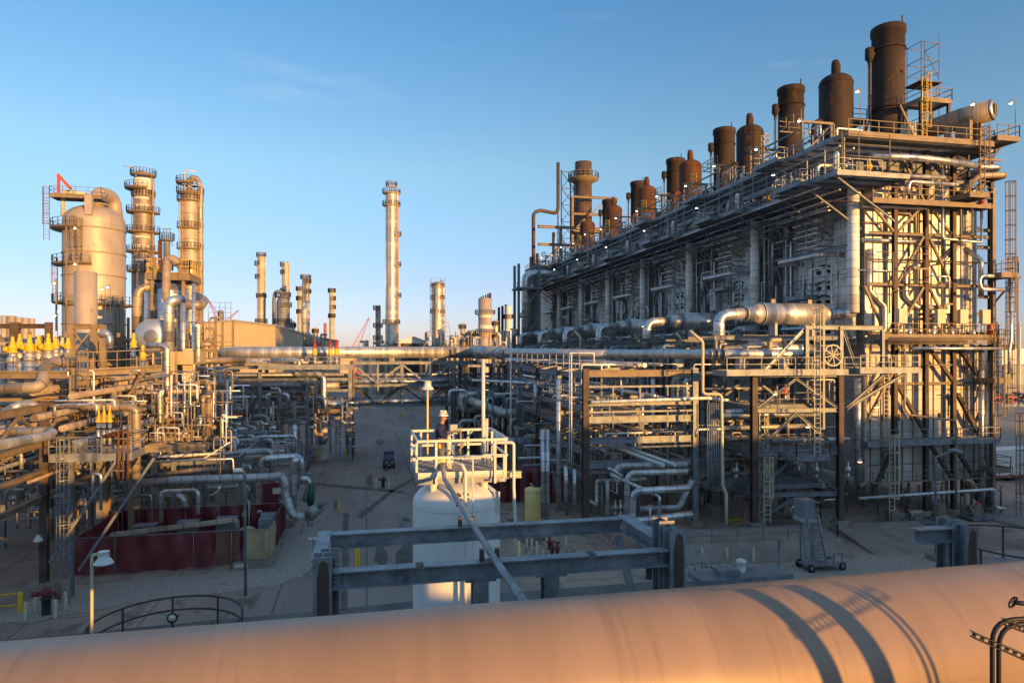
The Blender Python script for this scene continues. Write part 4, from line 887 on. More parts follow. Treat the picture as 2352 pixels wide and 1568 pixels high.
# end wall pipes, each its own run
EP = [([(43.0, 51.6, 31.9), (47, 51.4, 32.0), (49.8, 51.6, 32.0), (56, 51.8, 31.8)], .36, 'cladding', 'thick shining silver pipe running under the top deck of the end wall'),
      ([(43.2, 53.0, 27.9), (50, 52.8, 27.9)], .14, 'cladding', 'long thin silver pipe under the middle deck of the end wall'),
      ([(43.8, 53.66, 25.0), (53, 53.66, 25.0)], .24, 'cladding', 'silver pipe crossing the upper end wall behind the columns'),
      ([(44.6, 53.66, 24.2), (44.6, 53.66, 20.4), (46.2, 53.66, 19), (46.2, 53.66, 16.6), (44.0, 53.66, 16.9)], .26, 'cladding_fine', 'S shaped silver pipe on the left of the end wall'),
      ([(58.4, 53.68, 26.2), (53.2, 53.68, 23.2), (49.6, 53.68, 22.8), (48.4, 53.68, 21.8), (48.4, 53.68, 20), (49.6, 53.68, 19.0), (54, 53.68, 19)], .30, 'cladding_fine', 'thick silver pipe sloping up behind the braces of the end wall'),
      ([(52.0, 52.6, 31.6), (52.0, 52.6, 25.2), (57.4, 52.6, 25.0), (58.1, 52.6, 25.0), (58.1, 52.6, 28)], .15, 'cladding', 'thin silver drop pipe with a right angle on the end wall'),
      ([(43.6, 52.6, 30.0), (46, 52.4, 30.6), (52, 52.4, 30.7)], .24, 'cladding', 'silver pipe just above the middle deck'),
      ([(47.0, 51.9, 28.8), (47.2, 51.9, 30.0), (53.5, 52, 30.0)], .22, 'cladding', 'second silver pipe above the middle deck, ending in an elbow'),
      ([(55, 53.4, 33), (57.4, 52.8, 32), (60.6, 52.2, 31.9), (60.8, 53.66, 31.9), (57.5, 54.5, 31.8)], .34, 'cladding', 'thick pipe loop sticking out to the right under the drum'),
      ([(55, 53.0, 29.4), (57.0, 52.2, 31.0), (60.8, 51.6, 31.1), (60.8, 53.6, 31.1), (57.4, 54.5, 29)], .34, 'cladding_tan', 'lower thick pipe loop sticking out at the right under the drum'),
      ([(61.6, 51, 21.7), (55.6, 51, 21.7), (55.3, 51, 21.2), (55.6, 51, 20.5), (61.4, 51, 20.5)], .2, 'cladding', 'silver hairpin pipe sticking out at the right of the end wall'),
      ([(59.6, 50.6, 22), (59.6, 50.6, 16), (59.3, 50.6, 15.0), (59.3, 50.6, 12.9)], .16, 'cladding', 'thin pipe running down beside the right ladder'),
      ([(46.6, 51.0, 15.2), (58.8, 50.9, 15.2)], .17, 'cladding', 'long silver pipe along the top of the rust stained panels'),
      ([(46.0, 51.1, 15.2), (46.0, 51.1, 10.0), (46.4, 51.1, 9.4), (51.6, 51.0, 8.8), (51.8, 51.0, 8.2), (51.8, 51.0, .9)], .12, 'bare_pipe', 'thin bent pipe coming down in front of the lower end panels'),
      ([(41.6, 51.5, 2.2), (58.3, 51.4, 2.45), (58.3, 51.4, .8), (59.6, 51.3, .6)], .2, 'cladding', 'long silver pipe running low along the foot of the end wall'),
      ([(58.5, 52.9, 15), (58.5, 52.9, .5)], .3, 'cladding', 'tall silver pipe at the right corner of the furnace'),
      ([(59.5, 52.9, 14), (59.5, 52.9, .5)], .22, 'cladding', 'second tall silver pipe right of the furnace corner'),
      ([(43.2, 52.6, 13), (43.2, 52.6, 3.2), (42.6, 52.6, 3.0)], .26, 'cladding_tan', 'silver vertical pipe left of the lower end wall'),
      ([(42.2, 52.2, 12.6), (42.2, 52.2, 3.4)], .34, 'cladding', 'thicker vertical pipe left of the lower end wall'),
      ([(57.6, 54, 24.6), (58.6, 53, 23.4), (58.6, 53, 20)], .28, 'cladding', 'short elbow pipe at the right of the upper end wall')]
for P, r, m, l in EP: r *= .82; pipe([(sxx(x), y, z) for x, y, z in P], r, M[m], l, n=14, bend=r*2.4)
for i in range(6): pipe([(44+i*.1, 51.0, 15.6+i*.11), (56.2, 51.0, 15.6+i*.11)], .035, M['tan_steel'], 'thin conduit in the bundle under the end wall platform', 'conduits under the end wall platform', 6)
for x in (46.2, 50.2, 52.6, 55.0):
    L = thing('instrument_box', 'bright cream box on legs on the end wall platform', 'cabinet', (x, 51.6, 16.3), 'cream boxes on the end wall platform')
    MB().box(x-.42, x+.42, 51.45, 51.85, 17.4, 18.7).build('cabinet', M['cream'], L)
    for dx_ in (-.3, .3): MB().bar((x+dx_, 51.7, 16.3), (x+dx_, 51.7, 17.4), .06).build('leg', M['galvanised'], L)
for x, z in ((55.6, 16.35), (54.6, 28.3), (45.4, .2), (54.2, .2)):
    b = MB(); b.lathe((x, 51.6, z), [(.001, 0), (.25, .02), (.25, .9), (.1, 1.1), (.001, 1.12)], 12); solo('extinguisher', b, M['orange_red'], 'red wheeled extinguisher standing by the furnace end', 'extinguisher', 'extinguishers at the furnace end')
for x in (47.5, 50, 52, 54.3, 56.3):
    b = MB(); b.lathe((x, 52.2, 16.3), [(.001, 0), (.2, .02), (.2, .5), (.09, .6), (.09, .9), (.001, .95)], 10); solo('valve', b, M['cladding'], 'small silver valve behind the platform railing of the end wall', 'valve', 'small valves on the end wall platform')
wr_ = random.Random(12)
for i in range(40):
    x = wr_.uniform(43.8, 55.6); z = wr_.uniform(17, 33) if i < 32 else wr_.uniform(6, 15); L_ = wr_.uniform(.6, 3.5)*wr_.choice([-1, 1]); h = wr_.uniform(.8, 4); y = wr_.choice([52.9, 53.55, 52.4])
    pipe([(x+L_, y, z), (x, y, z), (x, y, max(3, z-h))], wr_.choice([.04, .05, .07, .1]), M[wr_.choice(['tan_steel', 'cladding', 'bare_pipe', 'brown_steel'])], 'thin run on the furnace end wall', 'thin runs on the furnace end wall', 6, .2)
for z in (23.2, 31.0):
    for a_, c_ in zip(CXs, CXs[1:]): eb((a_+.2, z), (c_-.2, z), .14, 'brown_steel')
for z0, z1 in ((28.8, 31), (31.1, 33.2)):
    for a_, c_ in zip(CXs[1:], CXs[2:]): br((a_+.2, z0), (c_-.2, z1), .12, 'brown_steel')
for x in (48.6, 54.9): MB().ibeam((x, YB+.05, 28.5), (x, YB+.05, 33.3), .18, .18, .02).build('column', M['brown_steel'], e)
# drum at the top right
dr = thing('drum', 'horizontal silver drum with an open dark round end on the top right platform', 'drum', (59, 51.6, 34.1))
b = MB(); A = Vector((60.3, 51.9, 36.6)); 
b.tube([(52.9, 57.5, 36.3), (54.3, 53.5, 36.6), (55.3, 51.2, 36.7)], [.8, .95, .95], 24, 0); b.build('shell', M['cladding_tan'], dr)
d_ = (Vector((55.3, 51.2, 36.7))-Vector((54.3, 53.5, 36.6))).normalized(); E = Vector((55.3, 51.2, 36.7))
MB().tube([E+d_*.005, E+d_*.25], [.95, .7], 24, 0).build('end_cone', M['cladding'], dr)
MB().tube([E+d_*.255, E+d_*.30], .48, 20, 0).build('opening', M['dark'], dr)
b = MB()
for t_ in (-.2, .15): b.bar(E+d_*.32+Vector((t_, t_*.5, -.5)), E+d_*.32+Vector((t_, t_*.5, .5)), .08)
b.build('louvre', M['tan_steel'], dr)
for x in (53.68, 54.9): MB().box(x-.15, x+.15, 51.8, 53.4, 34.12, 35.9).build('saddle', M['tan_steel'], dr)
lamp_small(57.2, 50.6, 34.1, 3.4, 'unlit lamp on a tall pole at the right end of the top platform', 'lamps on the top platform', False, hook=.5)
lamp_small(53.4, 50.9, 33.6, 3.6, 'cream lamp on a pole left of the open drum', 'lamps on the top platform', False, hook=.5)
lamp_small(41.4, 50.9, 33.6, 3.8, 'cream lamp on a pole at the left corner of the top platform', 'lamps on the top platform', False, hook=.3)
# scaffold beside the nearest stack
sc = thing('scaffold', 'tube scaffold tower with a small deck beside the tallest stack', 'scaffold', (54.6, 58, 33.6))
X0, X1, YA, YC = 53.6, 55.7, 57.4, 59.2
for x, y in ((X0, YA), (X1, YA), (X0, YC), (X1, YC)): MB().tube([(x, y, 33.6), (x, y, 46.4 if x == X1 else 45.6)], .05, 6, 0).build('standard', M['tan_steel'], sc)
for z in (36, 38, 39.8, 41.6, 42.6, 43.8, 45.5):
    b = MB()
    for a_, c_ in (((X0, YA), (X1, YA)), ((X1, YA), (X1, YC)), ((X1, YC), (X0, YC)), ((X0, YC), (X0, YA))): b.tube([(*a_, z), (*c_, z)], .035, 6, 0)
    b.build('ledger', M['tan_steel'], sc)
MB().box(X0-.3, X1+.2, YA-.2, YC+.1, 41.5, 41.58).build('deck', M['brown_steel'], sc)
b = MB(); b.tube([(X0, YA, 38), (X1, YA, 41.5)], .035, 6, 0); b.tube([(X1, YA, 42), (X1, YC, 45.5)], .035, 6, 0); b.tube([(X0, YA, 42.6), (X1, YA, 45.5)], .03, 6, 0); b.build('brace', M['tan_steel'], sc)
ap = thing('access_platform', 'small lit platform with yellow railings and a yellow ladder in front of the tallest stack', 'platform', (53, 55.5, 33.6))
deck(ap, 51.2, 54.6, 54.8, 57, 38.8, [[(51.2, 54.8), (54.6, 54.8)], [(54.6, 54.8), (54.6, 57)], [(51.2, 54.8), (51.2, 57)]], 'tan_steel')
b = MB(); b.ladder((sxx(51.9), 54.6, 33.6), 39.8, 0, True, .5, .07); b.build('ladder', M['yellow_rail'], ap)
for x, y in ((51.3, 55), (54.4, 55), (54.4, 57), (51.3, 57)): MB().ibeam((x, y, 33.6), (x, y, 38.6), .25, .25, .03).build('leg', M['brown_steel'], ap)
MB().bar((51.3, 55, 33.8), (49, 55, 38), .16).build('brace', M['tan_steel'], ap)
MB().box(50.0, 51.0, 54.6, 55.4, 33.6, 36.4).build('cabinet', M['yellow_tank'], ap) if 0 else None
b = MB(); b.box(50.3, 51.6, 55.2, 56.4, 33.62, 36.6); solo('control_cabinet', b, M['cream'], 'tall cream cabinet on the top deck in front of the tallest stack', 'cabinet')
fr3 = thing('gallows_structure', 'brown steel gallows frame on the top deck right of the tallest stack', 'steel frame', (55.6, 55, 33.6))
for x in (54.9, 56.9): MB().ibeam((x, 54.4, 33.6), (x, 54.4, 37.4), .25, .25, .03).build('post', M['brown_steel'], fr3)
MB().ibeam((54.9, 54.4, 37.2), (56.9, 54.4, 37.2), .25, .25, .03).build('beam', M['tan_steel'], fr3)
MB().bar((54.9, 54.3, 33.8), (56.9, 54.3, 37.0), .08).build('brace', M['tan_steel'], fr3)
b = MB(); b.rail([(56, 55, 35.8), (58, 54, 35.8)], 1.1, 1); b.build('railing', M['tan_steel'], fr3)
pipe([(53.5, 54.2, 33.8), (53.5, 54.2, 36.6), (56, 54, 36.8), (57, 54.8, 36.6), (57, 54.8, 33.8)], .3, M['cladding_tan'], 'bent pipe on the top deck beside the gallows frame', n=12)
# scaffold on the front of the lower deck near corner
sc2 = thing('scaffold', 'tube scaffold around the near corner of the lower furnace deck', 'scaffold', (41, 50.4, 29.8))
for x in (38.6, 40.2, 43.2): MB().tube([(x, 49.6, 29.8), (x, 49.6, 33.2)], .05, 6, 0).build('standard', M['tan_steel'], sc2)
for z in (31.2, 32.2, 33.0): MB().tube([(38.6, 49.6, z), (43.2, 49.6, z)], .035, 6, 0).build('ledger', M['tan_steel'], sc2)
# ground-level clutter under the end wall
for i, (x, w_, h_) in enumerate(((44.5, 1.6, 1.2), (46.8, 2.4, .9), (49.2, 1.6, 1.6), (53, 2, 1.2))):
    t = thing('pump_skid', 'small pump skid with railing under the furnace end wall', 'pump', (x, 51, 0), 'pump skids under the furnace end')
    MB().box(x-w_/2, x+w_/2, 50, 51.6, .12, .3).build('base', M['grey_steel'], t)
    b = MB(); b.lathe((x-w_*.3, 50.8, .75), dome(.36, 0, w_*.6, .1, 4), 14, 'x'); b.build('motor', M['bare_pipe'], t)
    b = MB(); b.box(x-.4, x+.4, 50.4, 51.2, .3, h_); b.build('tray', M['tan_steel'], t)
    b = MB(); b.rail([(x-w_/2, 49.9, .1), (x+w_/2, 49.9, .1)], 1.0, 1.2, .05); b.build('railing', M['grey_steel'], t)
ur = random.Random(5)
for i in range(46):
    x = ur.uniform(41, 57.5); y = ur.uniform(51.8, 60); h = ur.uniform(1.5, 3)
    pipe([(x, y, 0), (x, y, h), (x+ur.uniform(-1.2, 1.2), y, h)], ur.choice([.05, .08, .12]), M[ur.choice(['cladding_dull', 'tan_steel', 'bare_pipe'])], 'thin pipe in the dark crowd beneath the furnace floor', 'pipes beneath the furnace floor', 6, .15)
# far end unit with the tall thin stack
fs = thing('exhaust_stack', 'tall dark stack with a ring platform near its top, farthest in the row', 'stack', (51.2, 157, 0))
MB().lathe((51.2, 157, 0), [(4.4, 36), (2.1, 40), (2.0, 60.2), (1.8, 60.2), (1.8, 58)], 28).build('shell', M['brown_steel'], fs)
b = MB(); b.lathe((51.2, 157, 56), [(2.0, -.9), (3.7, 0), (3.7, .15), (2.0, .15)], 24); 
P = [(51.2+3.6*math.cos(a), 157+3.6*math.sin(a), 56.2) for a in [2*math.pi*i/20 for i in range(21)]]; b.rail(P, 1.4, 1.2, .12); b.build('ring_platform', M['tan_steel'], fs)
fb = thing('furnace', 'lit steel structured furnace block at the far end of the row', 'furnace', (48, 155, 0))
MB().box(44, 60, 158, 170, 0, 36).build('wall', M['panel_dull'], fb)
for x in (38, 43.5, 50, 58):
    for y in (150, 156): MB().ibeam((x, y, 0), (x, y, 43 if x > 40 and x < 60 else 37), .6, .6, .06).build('column', M['tan_steel'], fb)
for z in (30, 34, 39, 43):
    if z < 38: deck(fb, 37, 60, 148, 158, z, [[(37, 148), (60, 148)], [(37, 148), (37, 158)]], 'tan_steel')
    MB().ibeam((38, 149.5, z), (58, 149.5, z), .5, .6, .06).build('beam', M['tan_steel'], fb)
for x, xx in ((38, 43.5), (43.5, 50), (50, 58)): MB().bar((x, 149.4, 34), (xx, 149.4, 39), .3).build('brace', M['tan_steel'], fb)
for x in (47.4, 56): MB().ibeam((x, 153.5, 36), (x, 153.5, 51), .5, .5, .06).build('column', M['tan_steel'], fb)
for z in (51, 47, 43): MB().ibeam((47.4, 153.2, z), (58.5 if z > 50 else 56, 153.2, z), .45, .5, .06).build('beam', M['tan_steel'], fb)
MB().bar((47.4, 153, 43), (56, 153, 51), .3).build('brace', M['tan_steel'], fb); MB().bar((56, 153, 36), (47.4, 153, 43), .3).build('brace', M['tan_steel'], fb)
lt = thing('lattice_mast', 'dark lattice mast beside a thin vent pipe at the far end of the furnace row', 'mast', (43, 158, 34))
for x, y in ((46, 158), (49.2, 158), (46, 161), (49.2, 161)): MB().bar((x, y, 34), (x, y, 58.4), .25).build('leg', M['dark'], lt)
b = MB()
for i in range(6):
    z = 34+i*4; b.bar((46, 158, z), (49.2, 158, z+4), .14); b.bar((49.2, 158, z), (46, 158, z+4), .14); b.bar((46, 158, z+4), (49.2, 158, z+4), .14)
b.build('lattice', M['dark'], lt)
pipe([(44.9, 157, 59.8), (44.9, 157, 47.6), (39.5, 153, 47.4), (37.6, 152, 46.6), (37.6, 152, 14)], .42, M['brown_steel'], 'thin vent pipe with a long bend at the far left end of the furnace row', n=14, bend=2)
# structure at the left end of the row
le = thing('steel_tower', 'dark open steel tower with silver vertical vessel at the far end of the furnace row', 'steel frame', (33, 138, 0))
for x, y in ((31.0, 138), (35.4, 138), (31.0, 142), (35.4, 142)): MB().ibeam((x, y, 0), (x, y, 33), .5, .5, .05).build('column', M['grey_steel'], le)
for z in (10, 16, 22, 28): MB().ibeam((31.0, 138, z), (35.4, 138, z), .4, .4, .05).build('beam', M['grey_steel'], le)
for z in (10, 16, 22): MB().bar((31.0, 137.8, z), (35.4, 137.8, z+6), .25).build('brace', M['grey_steel'], le)
deck(le, 30.4, 36.0, 137, 142, 28, [[(30.4, 137), (36.0, 137)]], 'grey_steel')
MB().tube([(33, 140, 8), (33, 140, 31.0), (36, 140, 31.2), (42, 140, 30.8)], .95, 16, 2).build('pipe', M['cladding'], le)
MB().tube([(29.4, 139, 10), (29.4, 139, 18), (31, 139, 19)], .7, 14, 2).build('pipe', M['cladding_dull'], le)
# ------------------------------------------------------------------ right pipe rack between road and furnaces
RX0, RX1 = 17.8, 27.6
rk2 = thing('pipe_rack', 'open weathered steel pipe rack standing between the road and the furnace row', 'pipe rack', (22.7, 74, 0))
RY = [54, 62, 70, 78, 87, 96]; RZ = [13.15, 10.6, 9.3, 7.55, 5.6]
for i, y in enumerate(RY):
    for j, x in enumerate((RX0, RX1)):
        m = 'brown_steel' if (i+j) % 2 == 0 else 'galvanised'
        if i == 0: m = ('brown_steel', 'galvanised')[j]
        MB().ibeam((x, y, .4), (x, y, 13.5), .5 if i == 0 else .4, .45, .04).build('column', M[m], rk2)
        MB().box(x-.5, x+.5, y-.5, y+.5, 0, .4).build('footing', M['concrete'], rk2)
    for k, z in enumerate(RZ):
        h = .58 if k in (0, 2, 3, 4) else .3
        o = MB().ibeam((RX0+.26, y, z-.05), (RX1-.26, y, z-.05), .3, h, .035).build('beam', M[('tan_steel' if k == 0 and i == 0 else 'galvanised')], rk2)
for j, x in enumerate((RX0, RX1)):
    for a_, c_ in zip(RY, RY[1:]):
        for k, z in enumerate((12.9, 10.1, 8.4, 6.5, 4.4)):
            MB().ibeam((x, a_+.23, z), (x, c_-.23, z), .25, .42, .03).build('beam', M['galvanised' if k != 1 else 'galvanised_new'], rk2)
        if a_ in (62, 78):
            MB().bar((x, a_+.2, 8.5), (x, (a_+c_)/2, 12.7), .16).build('brace', M['galvanised'], rk2); MB().bar((x, c_-.2, 8.5), (x, (a_+c_)/2, 12.7), .16).build('brace', M['galvanised'], rk2)
            MB().bar((x, a_+.2, .5), (x, (a_+c_)/2, 6.3), .16).build('brace', M['galvanised'], rk2); MB().bar((x, c_-.2, .5), (x, (a_+c_)/2, 6.3), .16).build('brace', M['galvanised'], rk2)
# white painted fire pipes across the front
pipe([(RX0+.3, 53.6, 10.75), (28.6, 53.6, 10.95), (30.6, 53.6, 10.7)], .14, M['white_tube'], 'pale pipe crossing the front of the rack under its top beam', n=10)
pipe([(9.0+3, 78, 11.6), (RX1, 70, 11.0)], .14, M['white_tube'], 'pale pipe crossing the rack behind the front bay', n=10)
pipe([(16.5, 53.7, 14.9), (16.5, 53.7, 5.6)], .05, M['white_tube'], 'thin white conduit hanging left of the front rack column', n=8)
pipe([(16.4, 54, 5.8), (16.4, 54, 14.8), (18.4, 53.6, 14.8), (18.4, 53.6, 13.9)], .05, M['white_tube'], 'thin conduit hook over the front rack column', n=8)
for z in (10.8, 7.8, 13.6):
    b = MB(); b.rail([(RX0-.35, 54.5, z), (RX0-.35, 95, z)], 1.1, 2.4, .06, toe=False); b.build('railing', M['galvanised'], rk2)
for z in (12.0, 9.9, 6.9, 4.9):
    MB().ibeam((RX0+.26, 53.9, z), (RX1-.26, 53.9, z), .14, .16, .02).build('tie_beam', M['galvanised'], rk2)
    for x_ in (20.2, 22.6, 25.1): MB().bar((x_, 54.0, z-1.4), (x_, 54.0, z), .1).build('hanger', M['galvanised'], rk2)
for x_ in (20.6, 24.2):
    for y in (58, 66, 74, 82, 91): MB().bar((x_, y, .1), (x_, y, 13), .16).build('post', M['grey_steel'], rk2)
for i in range(120):
    x = random.Random(i).uniform(RX0-.5, RX1+.6); q_ = random.Random(i+500); y = q_.uniform(54.2, 84); z = q_.choice([13.8, 10.9, 9.7, 8, 6, 3.8]); L_ = q_.uniform(1, 5)*q_.choice([-1, 1]); h = q_.uniform(.6, 3)
    pipe([(x+L_, y, z), (x, y, z), (x, y, max(.1, z-h)), (x, y+q_.uniform(.5, 4), max(.1, z-h))], q_.choice([.04, .06, .09, .13]), M[q_.choice(['cladding_dull', 'cladding', 'galvanised', 'white_tube'])], 'thin run inside the steel rack', 'thin runs inside the steel rack', 6, .2)
rg = 'pipes lying lengthwise on the rack levels'
pr = random.Random(11)
for z, n in ((13.55, 9), (10.85, 6), (9.6, 8), (7.85, 7), (5.9, 5)):
    xs = sorted(pr.uniform(RX0+.6, RX1-.6) for _ in range(n))
    for x in xs:
        r = pr.choice([.06, .09, .12, .16, .2]); y0 = pr.choice([54.4, 55, 58, 62]); y1 = pr.choice([78, 96, 112])
        pipe([(x, y0, z+r), (x, y1, z+r)], r, M[pr.choice(['cladding_dull', 'bare_pipe', 'cladding', 'galvanised'])], 'pipe lying lengthwise on a level of the steel rack', rg, 8)
for i in range(26):
    x = pr.uniform(RX0, RX1+1); y = pr.uniform(55, 92); z0, z1 = pr.choice([(0, 7.6), (5, 10.6), (9, 13.5), (0, 5), (3, 12.5)]); r = pr.choice([.08, .14, .22, .3]); s_ = pr.choice([-1, 1])
    pipe([(x, y, z0), (x, y, z1), (x+s_*pr.uniform(1, 3), y, z1)], r, M[pr.choice(['cladding', 'cladding_dull', 'cladding_fine'])], 'vertical silver pipe turning level inside the steel rack', 'vertical pipes inside the rack', 10, r*2.2)
for x, xe, y, z in ((20.8, 21.4, 62, 9.0), (23.2, 23.8, 61, 9.0)):
    pipe([(x-2.4, y+12, z+.4), (xe, y-5.4, z-.05)], .38, M['cladding_dull'], 'open ended rusty silver pipe lying on the rack', 'open ended pipes in the rack', 14)
for x0, x1 in ((20.2, 24.0), (21.0, 25.0)):
    pipe([(x0, 58.5, 7.0), (x1-1.0, 50.2, 5.95)], .15, M['white_paint'], 'white capped pipe sticking forward out of the rack', 'white pipes sticking forward out of the rack', 12)
rl = thing('rack_ladder', 'caged ladder on the road side of the rack', 'ladder', (17.2, 88, 0)); b = MB(); b.ladder((16.7, 88, 6), 12.6, 0, True, .6, .07); b.build('ladder', M['galvanised'], rl)
# road side loops
pipe([(17.6, 90, 9.2), (12.6, 90, 9.2), (12.3, 90, 8.2), (12.6, 90, 7.2), (17.6, 90, 7.2)], .5, M['cladding_fine'], 'thick silver hairpin pipe loop on the road side of the rack', n=18, bend=1.1)
pipe([(23.6, 80, 7.6), (16.0, 80, 7.55), (13.6, 82, 8.4), (13.6, 92, 8.4)], .55, M['cladding_fine'], 'thick silver pipe bending out of the rack over the road edge', n=18, bend=1.4)
pipe([(20, 74, 4.6), (14.9, 74, 5.0), (14.2, 76, 5.6), (14.2, 80, 5.6)], .5, M['cladding'], 'shiny silver elbow pipe sticking out of the rack', n=18, bend=1.2)
# conduits bundle right of the front bay, sweeping down and right
for i in range(7):
    x = 28.2+i*.17
    pipe([(x, 52.9, 10.6), (x, 52.9, 4.1-i*.0-(6-i)*.16), (33.4, 52.9, 4.1-(6-i)*.16)], .045, M['galvanised_new'], 'thin grey conduit in the bundle curving down beside the rack', 'bundled conduits beside the rack', 8, .9)
wb = MB()
pipe([at(1600, 765, 55)+Vector((-.6, 0, .2)), at(1614, 785, 55), at(1614, 905, 55), at(1657, 905, 55), at(1660, 1115, 55), at(1668, 1135, 55), at(1668, 1205, 54.5)], .13, M['cream'], 'long cream pipe stepping down in front of the rack to the ground', n=10, bend=.35)
pipe([at(1553, 765, 70), at(1563, 775, 70), at(1563, 800, 70)], .12, M['cream'], 'short cream pipe with a bent top behind the long silver pipe', 'cream vent stubs', n=8)
pipe([at(1320, 760, 90), at(1333, 775, 90), at(1333, 805, 90)], .14, M['cream'], 'short cream pipe with a bent top behind the long silver pipe', 'cream vent stubs', n=8)
pipe([at(1160, 758, 60), at(1173, 758, 60), at(1173, 1000, 60)], .07, M['white_tube'], 'thin white pole with a hooked top in front of the long pipe', n=8)
pipe([at(1213, 870, 56)+Vector((-1, 0, 0))]*0 or [at(1045, 800, 95), at(1045, 1000, 95)], .12, M['brown_steel'], 'thin brown pole behind the white tank platform', n=8)
# the long silver header over everything
hp = thing('header_pipe', 'long thick silver pipe running across the picture at eye level', 'pipe', tuple(at(1176, 815, 80)))
zc = 14.75
A = [at(530, 812, 93), at(1088, 810, 97)]
for p in A: p.z = zc
mid = at(1150, 812, 88); mid.z = zc
MB().tube([(A[0].x-2, A[0].y+20, zc-1), (A[0].x-1.4, A[0].y+1.8, zc-.2), A[0]+Vector((.6, 0, 0)), A[1]], .80, 30, 2.2).build('section', M['cladding_fine'], hp)
MB().tube([A[1], mid], .86, 30, 0).build('section', M['cladding_dull'], hp)
c1 = at(1165, 812, 84); c1.z = zc; c2 = at(1620, 812, 60); c2.z = zc-.05; c3 = at(1900, 812, 57.5); c3.z = zc-.05
MB().tube([mid, c1], [.86, .6], 30, 0).build('reducer', M['cladding_dull'], hp)
MB().tube([c1, at(1400, 813, 70)], [.56, .47], 30, 0).build('section', M['cladding_fine'], hp)
MB().tube([at(1400, 813, 70), c2, c3], [.465, .43, .42], 30, .8).build('section', M['cladding_fine'], hp)
b = MB()
for p, r in ((A[1], .95), (A[1].lerp(mid, .5), .93), (mid, .93), (c1, .62), (at(1630, 813, 59.6), .47), (at(1645, 813, 59.4), .47), (at(1660, 813, 59.2), .47), (c3, .5)):
    b.tube([p+Vector((-.05, 0, 0)), p+Vector((.06, 0, 0))], r, 26, 0)
b.build('flange', M['cladding'], hp)
for px, D in ((700, 94), (760, 95), (900, 96), (1000, 97)): 
    p = at(px, 826, D); MB().box(p.x-.4, p.x+.4, p.y-.5, p.y+.5, 13.5, 14.0).build('shoe', M['galvanised'], hp)
for px, D in ((1560, 62.5), (1700, 59), (1800, 58)):
    p = at(px, 826, D); MB().box(p.x-.25, p.x+.25, p.y-.4, p.y+.4, 13.45, 14.3).build('shoe', M['white_tube'], hp)
gv = thing('gate_valve', 'big spoked handwheel valve at the right end of the long silver pipe', 'valve', tuple(at(1905, 815, 56)))
c = at(1900, 812, 56.4); MB().lathe(c, [(.001, -.7), (.5, -.7), (.5, -.55), (.35, -.5), (.42, 0), (.35, .5), (.5, .55), (.5, .7), (.001, .7)], 18, 'x').build('body', M['grey_steel'], gv)
c = at(1913, 816, 55.4); b = MB()
for i in range(24):
    t0, t1 = i*math.pi/12, (i+1)*math.pi/12; b.bar(c+Vector((math.cos(t0)*.85, 0, math.sin(t0)*.85)), c+Vector((math.cos(t1)*.85, 0, math.sin(t1)*.85)), .09)
for i in range(4):
    t0 = i*math.pi/4+.2; v = Vector((math.cos(t0)*.85, 0, math.sin(t0)*.85)); b.bar(c-v, c+v, .06)
b.tube([c, c+Vector((0, 1, 0))], .1, 8); b.build('handwheel', M['cream'], gv)
# ------------------------------------------------------------------ braced tower in front of the furnaces
tw = thing('braced_tower', 'tall steel tower with inverted V braces and platforms right of the rack', 'steel frame', (34.6, 50, 0))
TX0, TX1 = 31.0, 38.4
for x, y, m in ((TX0, 50.4, 'brown_steel'), (TX1, 49.6, 'brown_steel'), (TX0, 57, 'grey_steel'), (TX1, 57, 'grey_steel')):
    MB().ibeam((x, y, 1.0), (x, y, 13.0), .46, .46, .04).build('column', M[m], tw); MB().box(x-.5, x+.5, y-.5, y+.5, 0, 1.0).build('footing', M['concrete'], tw)
TZ = [13.0, 10.1, 6.6, 3.2]
def yf(x): return 50.4+(x-TX0)/(TX1-TX0)*(-.8)
for z in TZ: MB().ibeam((TX0+.25, yf(TX0), z), (TX1-.25, yf(TX1), z), .3, .34, .03).build('beam', M['galvanised'], tw)
for z in TZ: MB().ibeam((TX0+.25, 57, z), (TX1-.25, 57, z), .3, .34, .03).build('beam', M['grey_steel'], tw)
for x in (TX0, TX1):
    for z in TZ: MB().ibeam((x, yf(x)+.25, z-.2), (x, 56.75, z-.2), .3, .34, .03).build('beam', M['grey_steel'], tw)
xm = (TX0+TX1)/2-.1
for (zt, zb) in ((12.7, 10.3), (9.9, 6.9), (6.4, 3.5), (3.0, 1.1)):
    for x in (TX0+.3, TX1-.3): MB().ibeam((xm, yf(xm)-.02, zt), (x, yf(x)-.02, zb), .24, .2, .03).build('brace', M['galvanised'], tw)
    for x in (TX0+.3, TX1-.3): MB().bar((xm, 57, zt), (x, 57, zb), .2).build('brace', M['grey_steel'], tw)
deck(tw, 27.8, 41.4, 49.0, 51.2, 13.35, [[(27.8, 49.0), (41.4, 49.0)], [(41.4, 49.0), (41.4, 51.2)]], 'galvanised', .35)
deck(tw, 39.2, 45.0, 48.2, 51.0, 13.5, [[(39.2, 48.2), (45, 48.2)], [(45, 48.2), (45, 51)]], 'galvanised', .35)
for x in (42.6, 44.6): MB().ibeam((38.8, 49.4, 10.2), (x, 49.4, 13.1), .22, .22, .03).build('brace', M['galvanised'], tw)
deck(tw, 33.2, 36.2, 47.9, 50.0, 6.6, [[(33.2, 47.9), (36.2, 47.9)], [(33.2, 47.9), (33.2, 50)], [(36.2, 47.9), (36.2, 50)]], 'galvanised', .35)
MB().bar((33.0, 50, 6.2), (35.3, 48, 6.3), .2).build('bracket', M['galvanised'], tw)
b = MB(); b.ladder((34.9, 47.7, 6.7), 17.2, 0, True, .5, .06); b.build('ladder', M['cream'], tw)
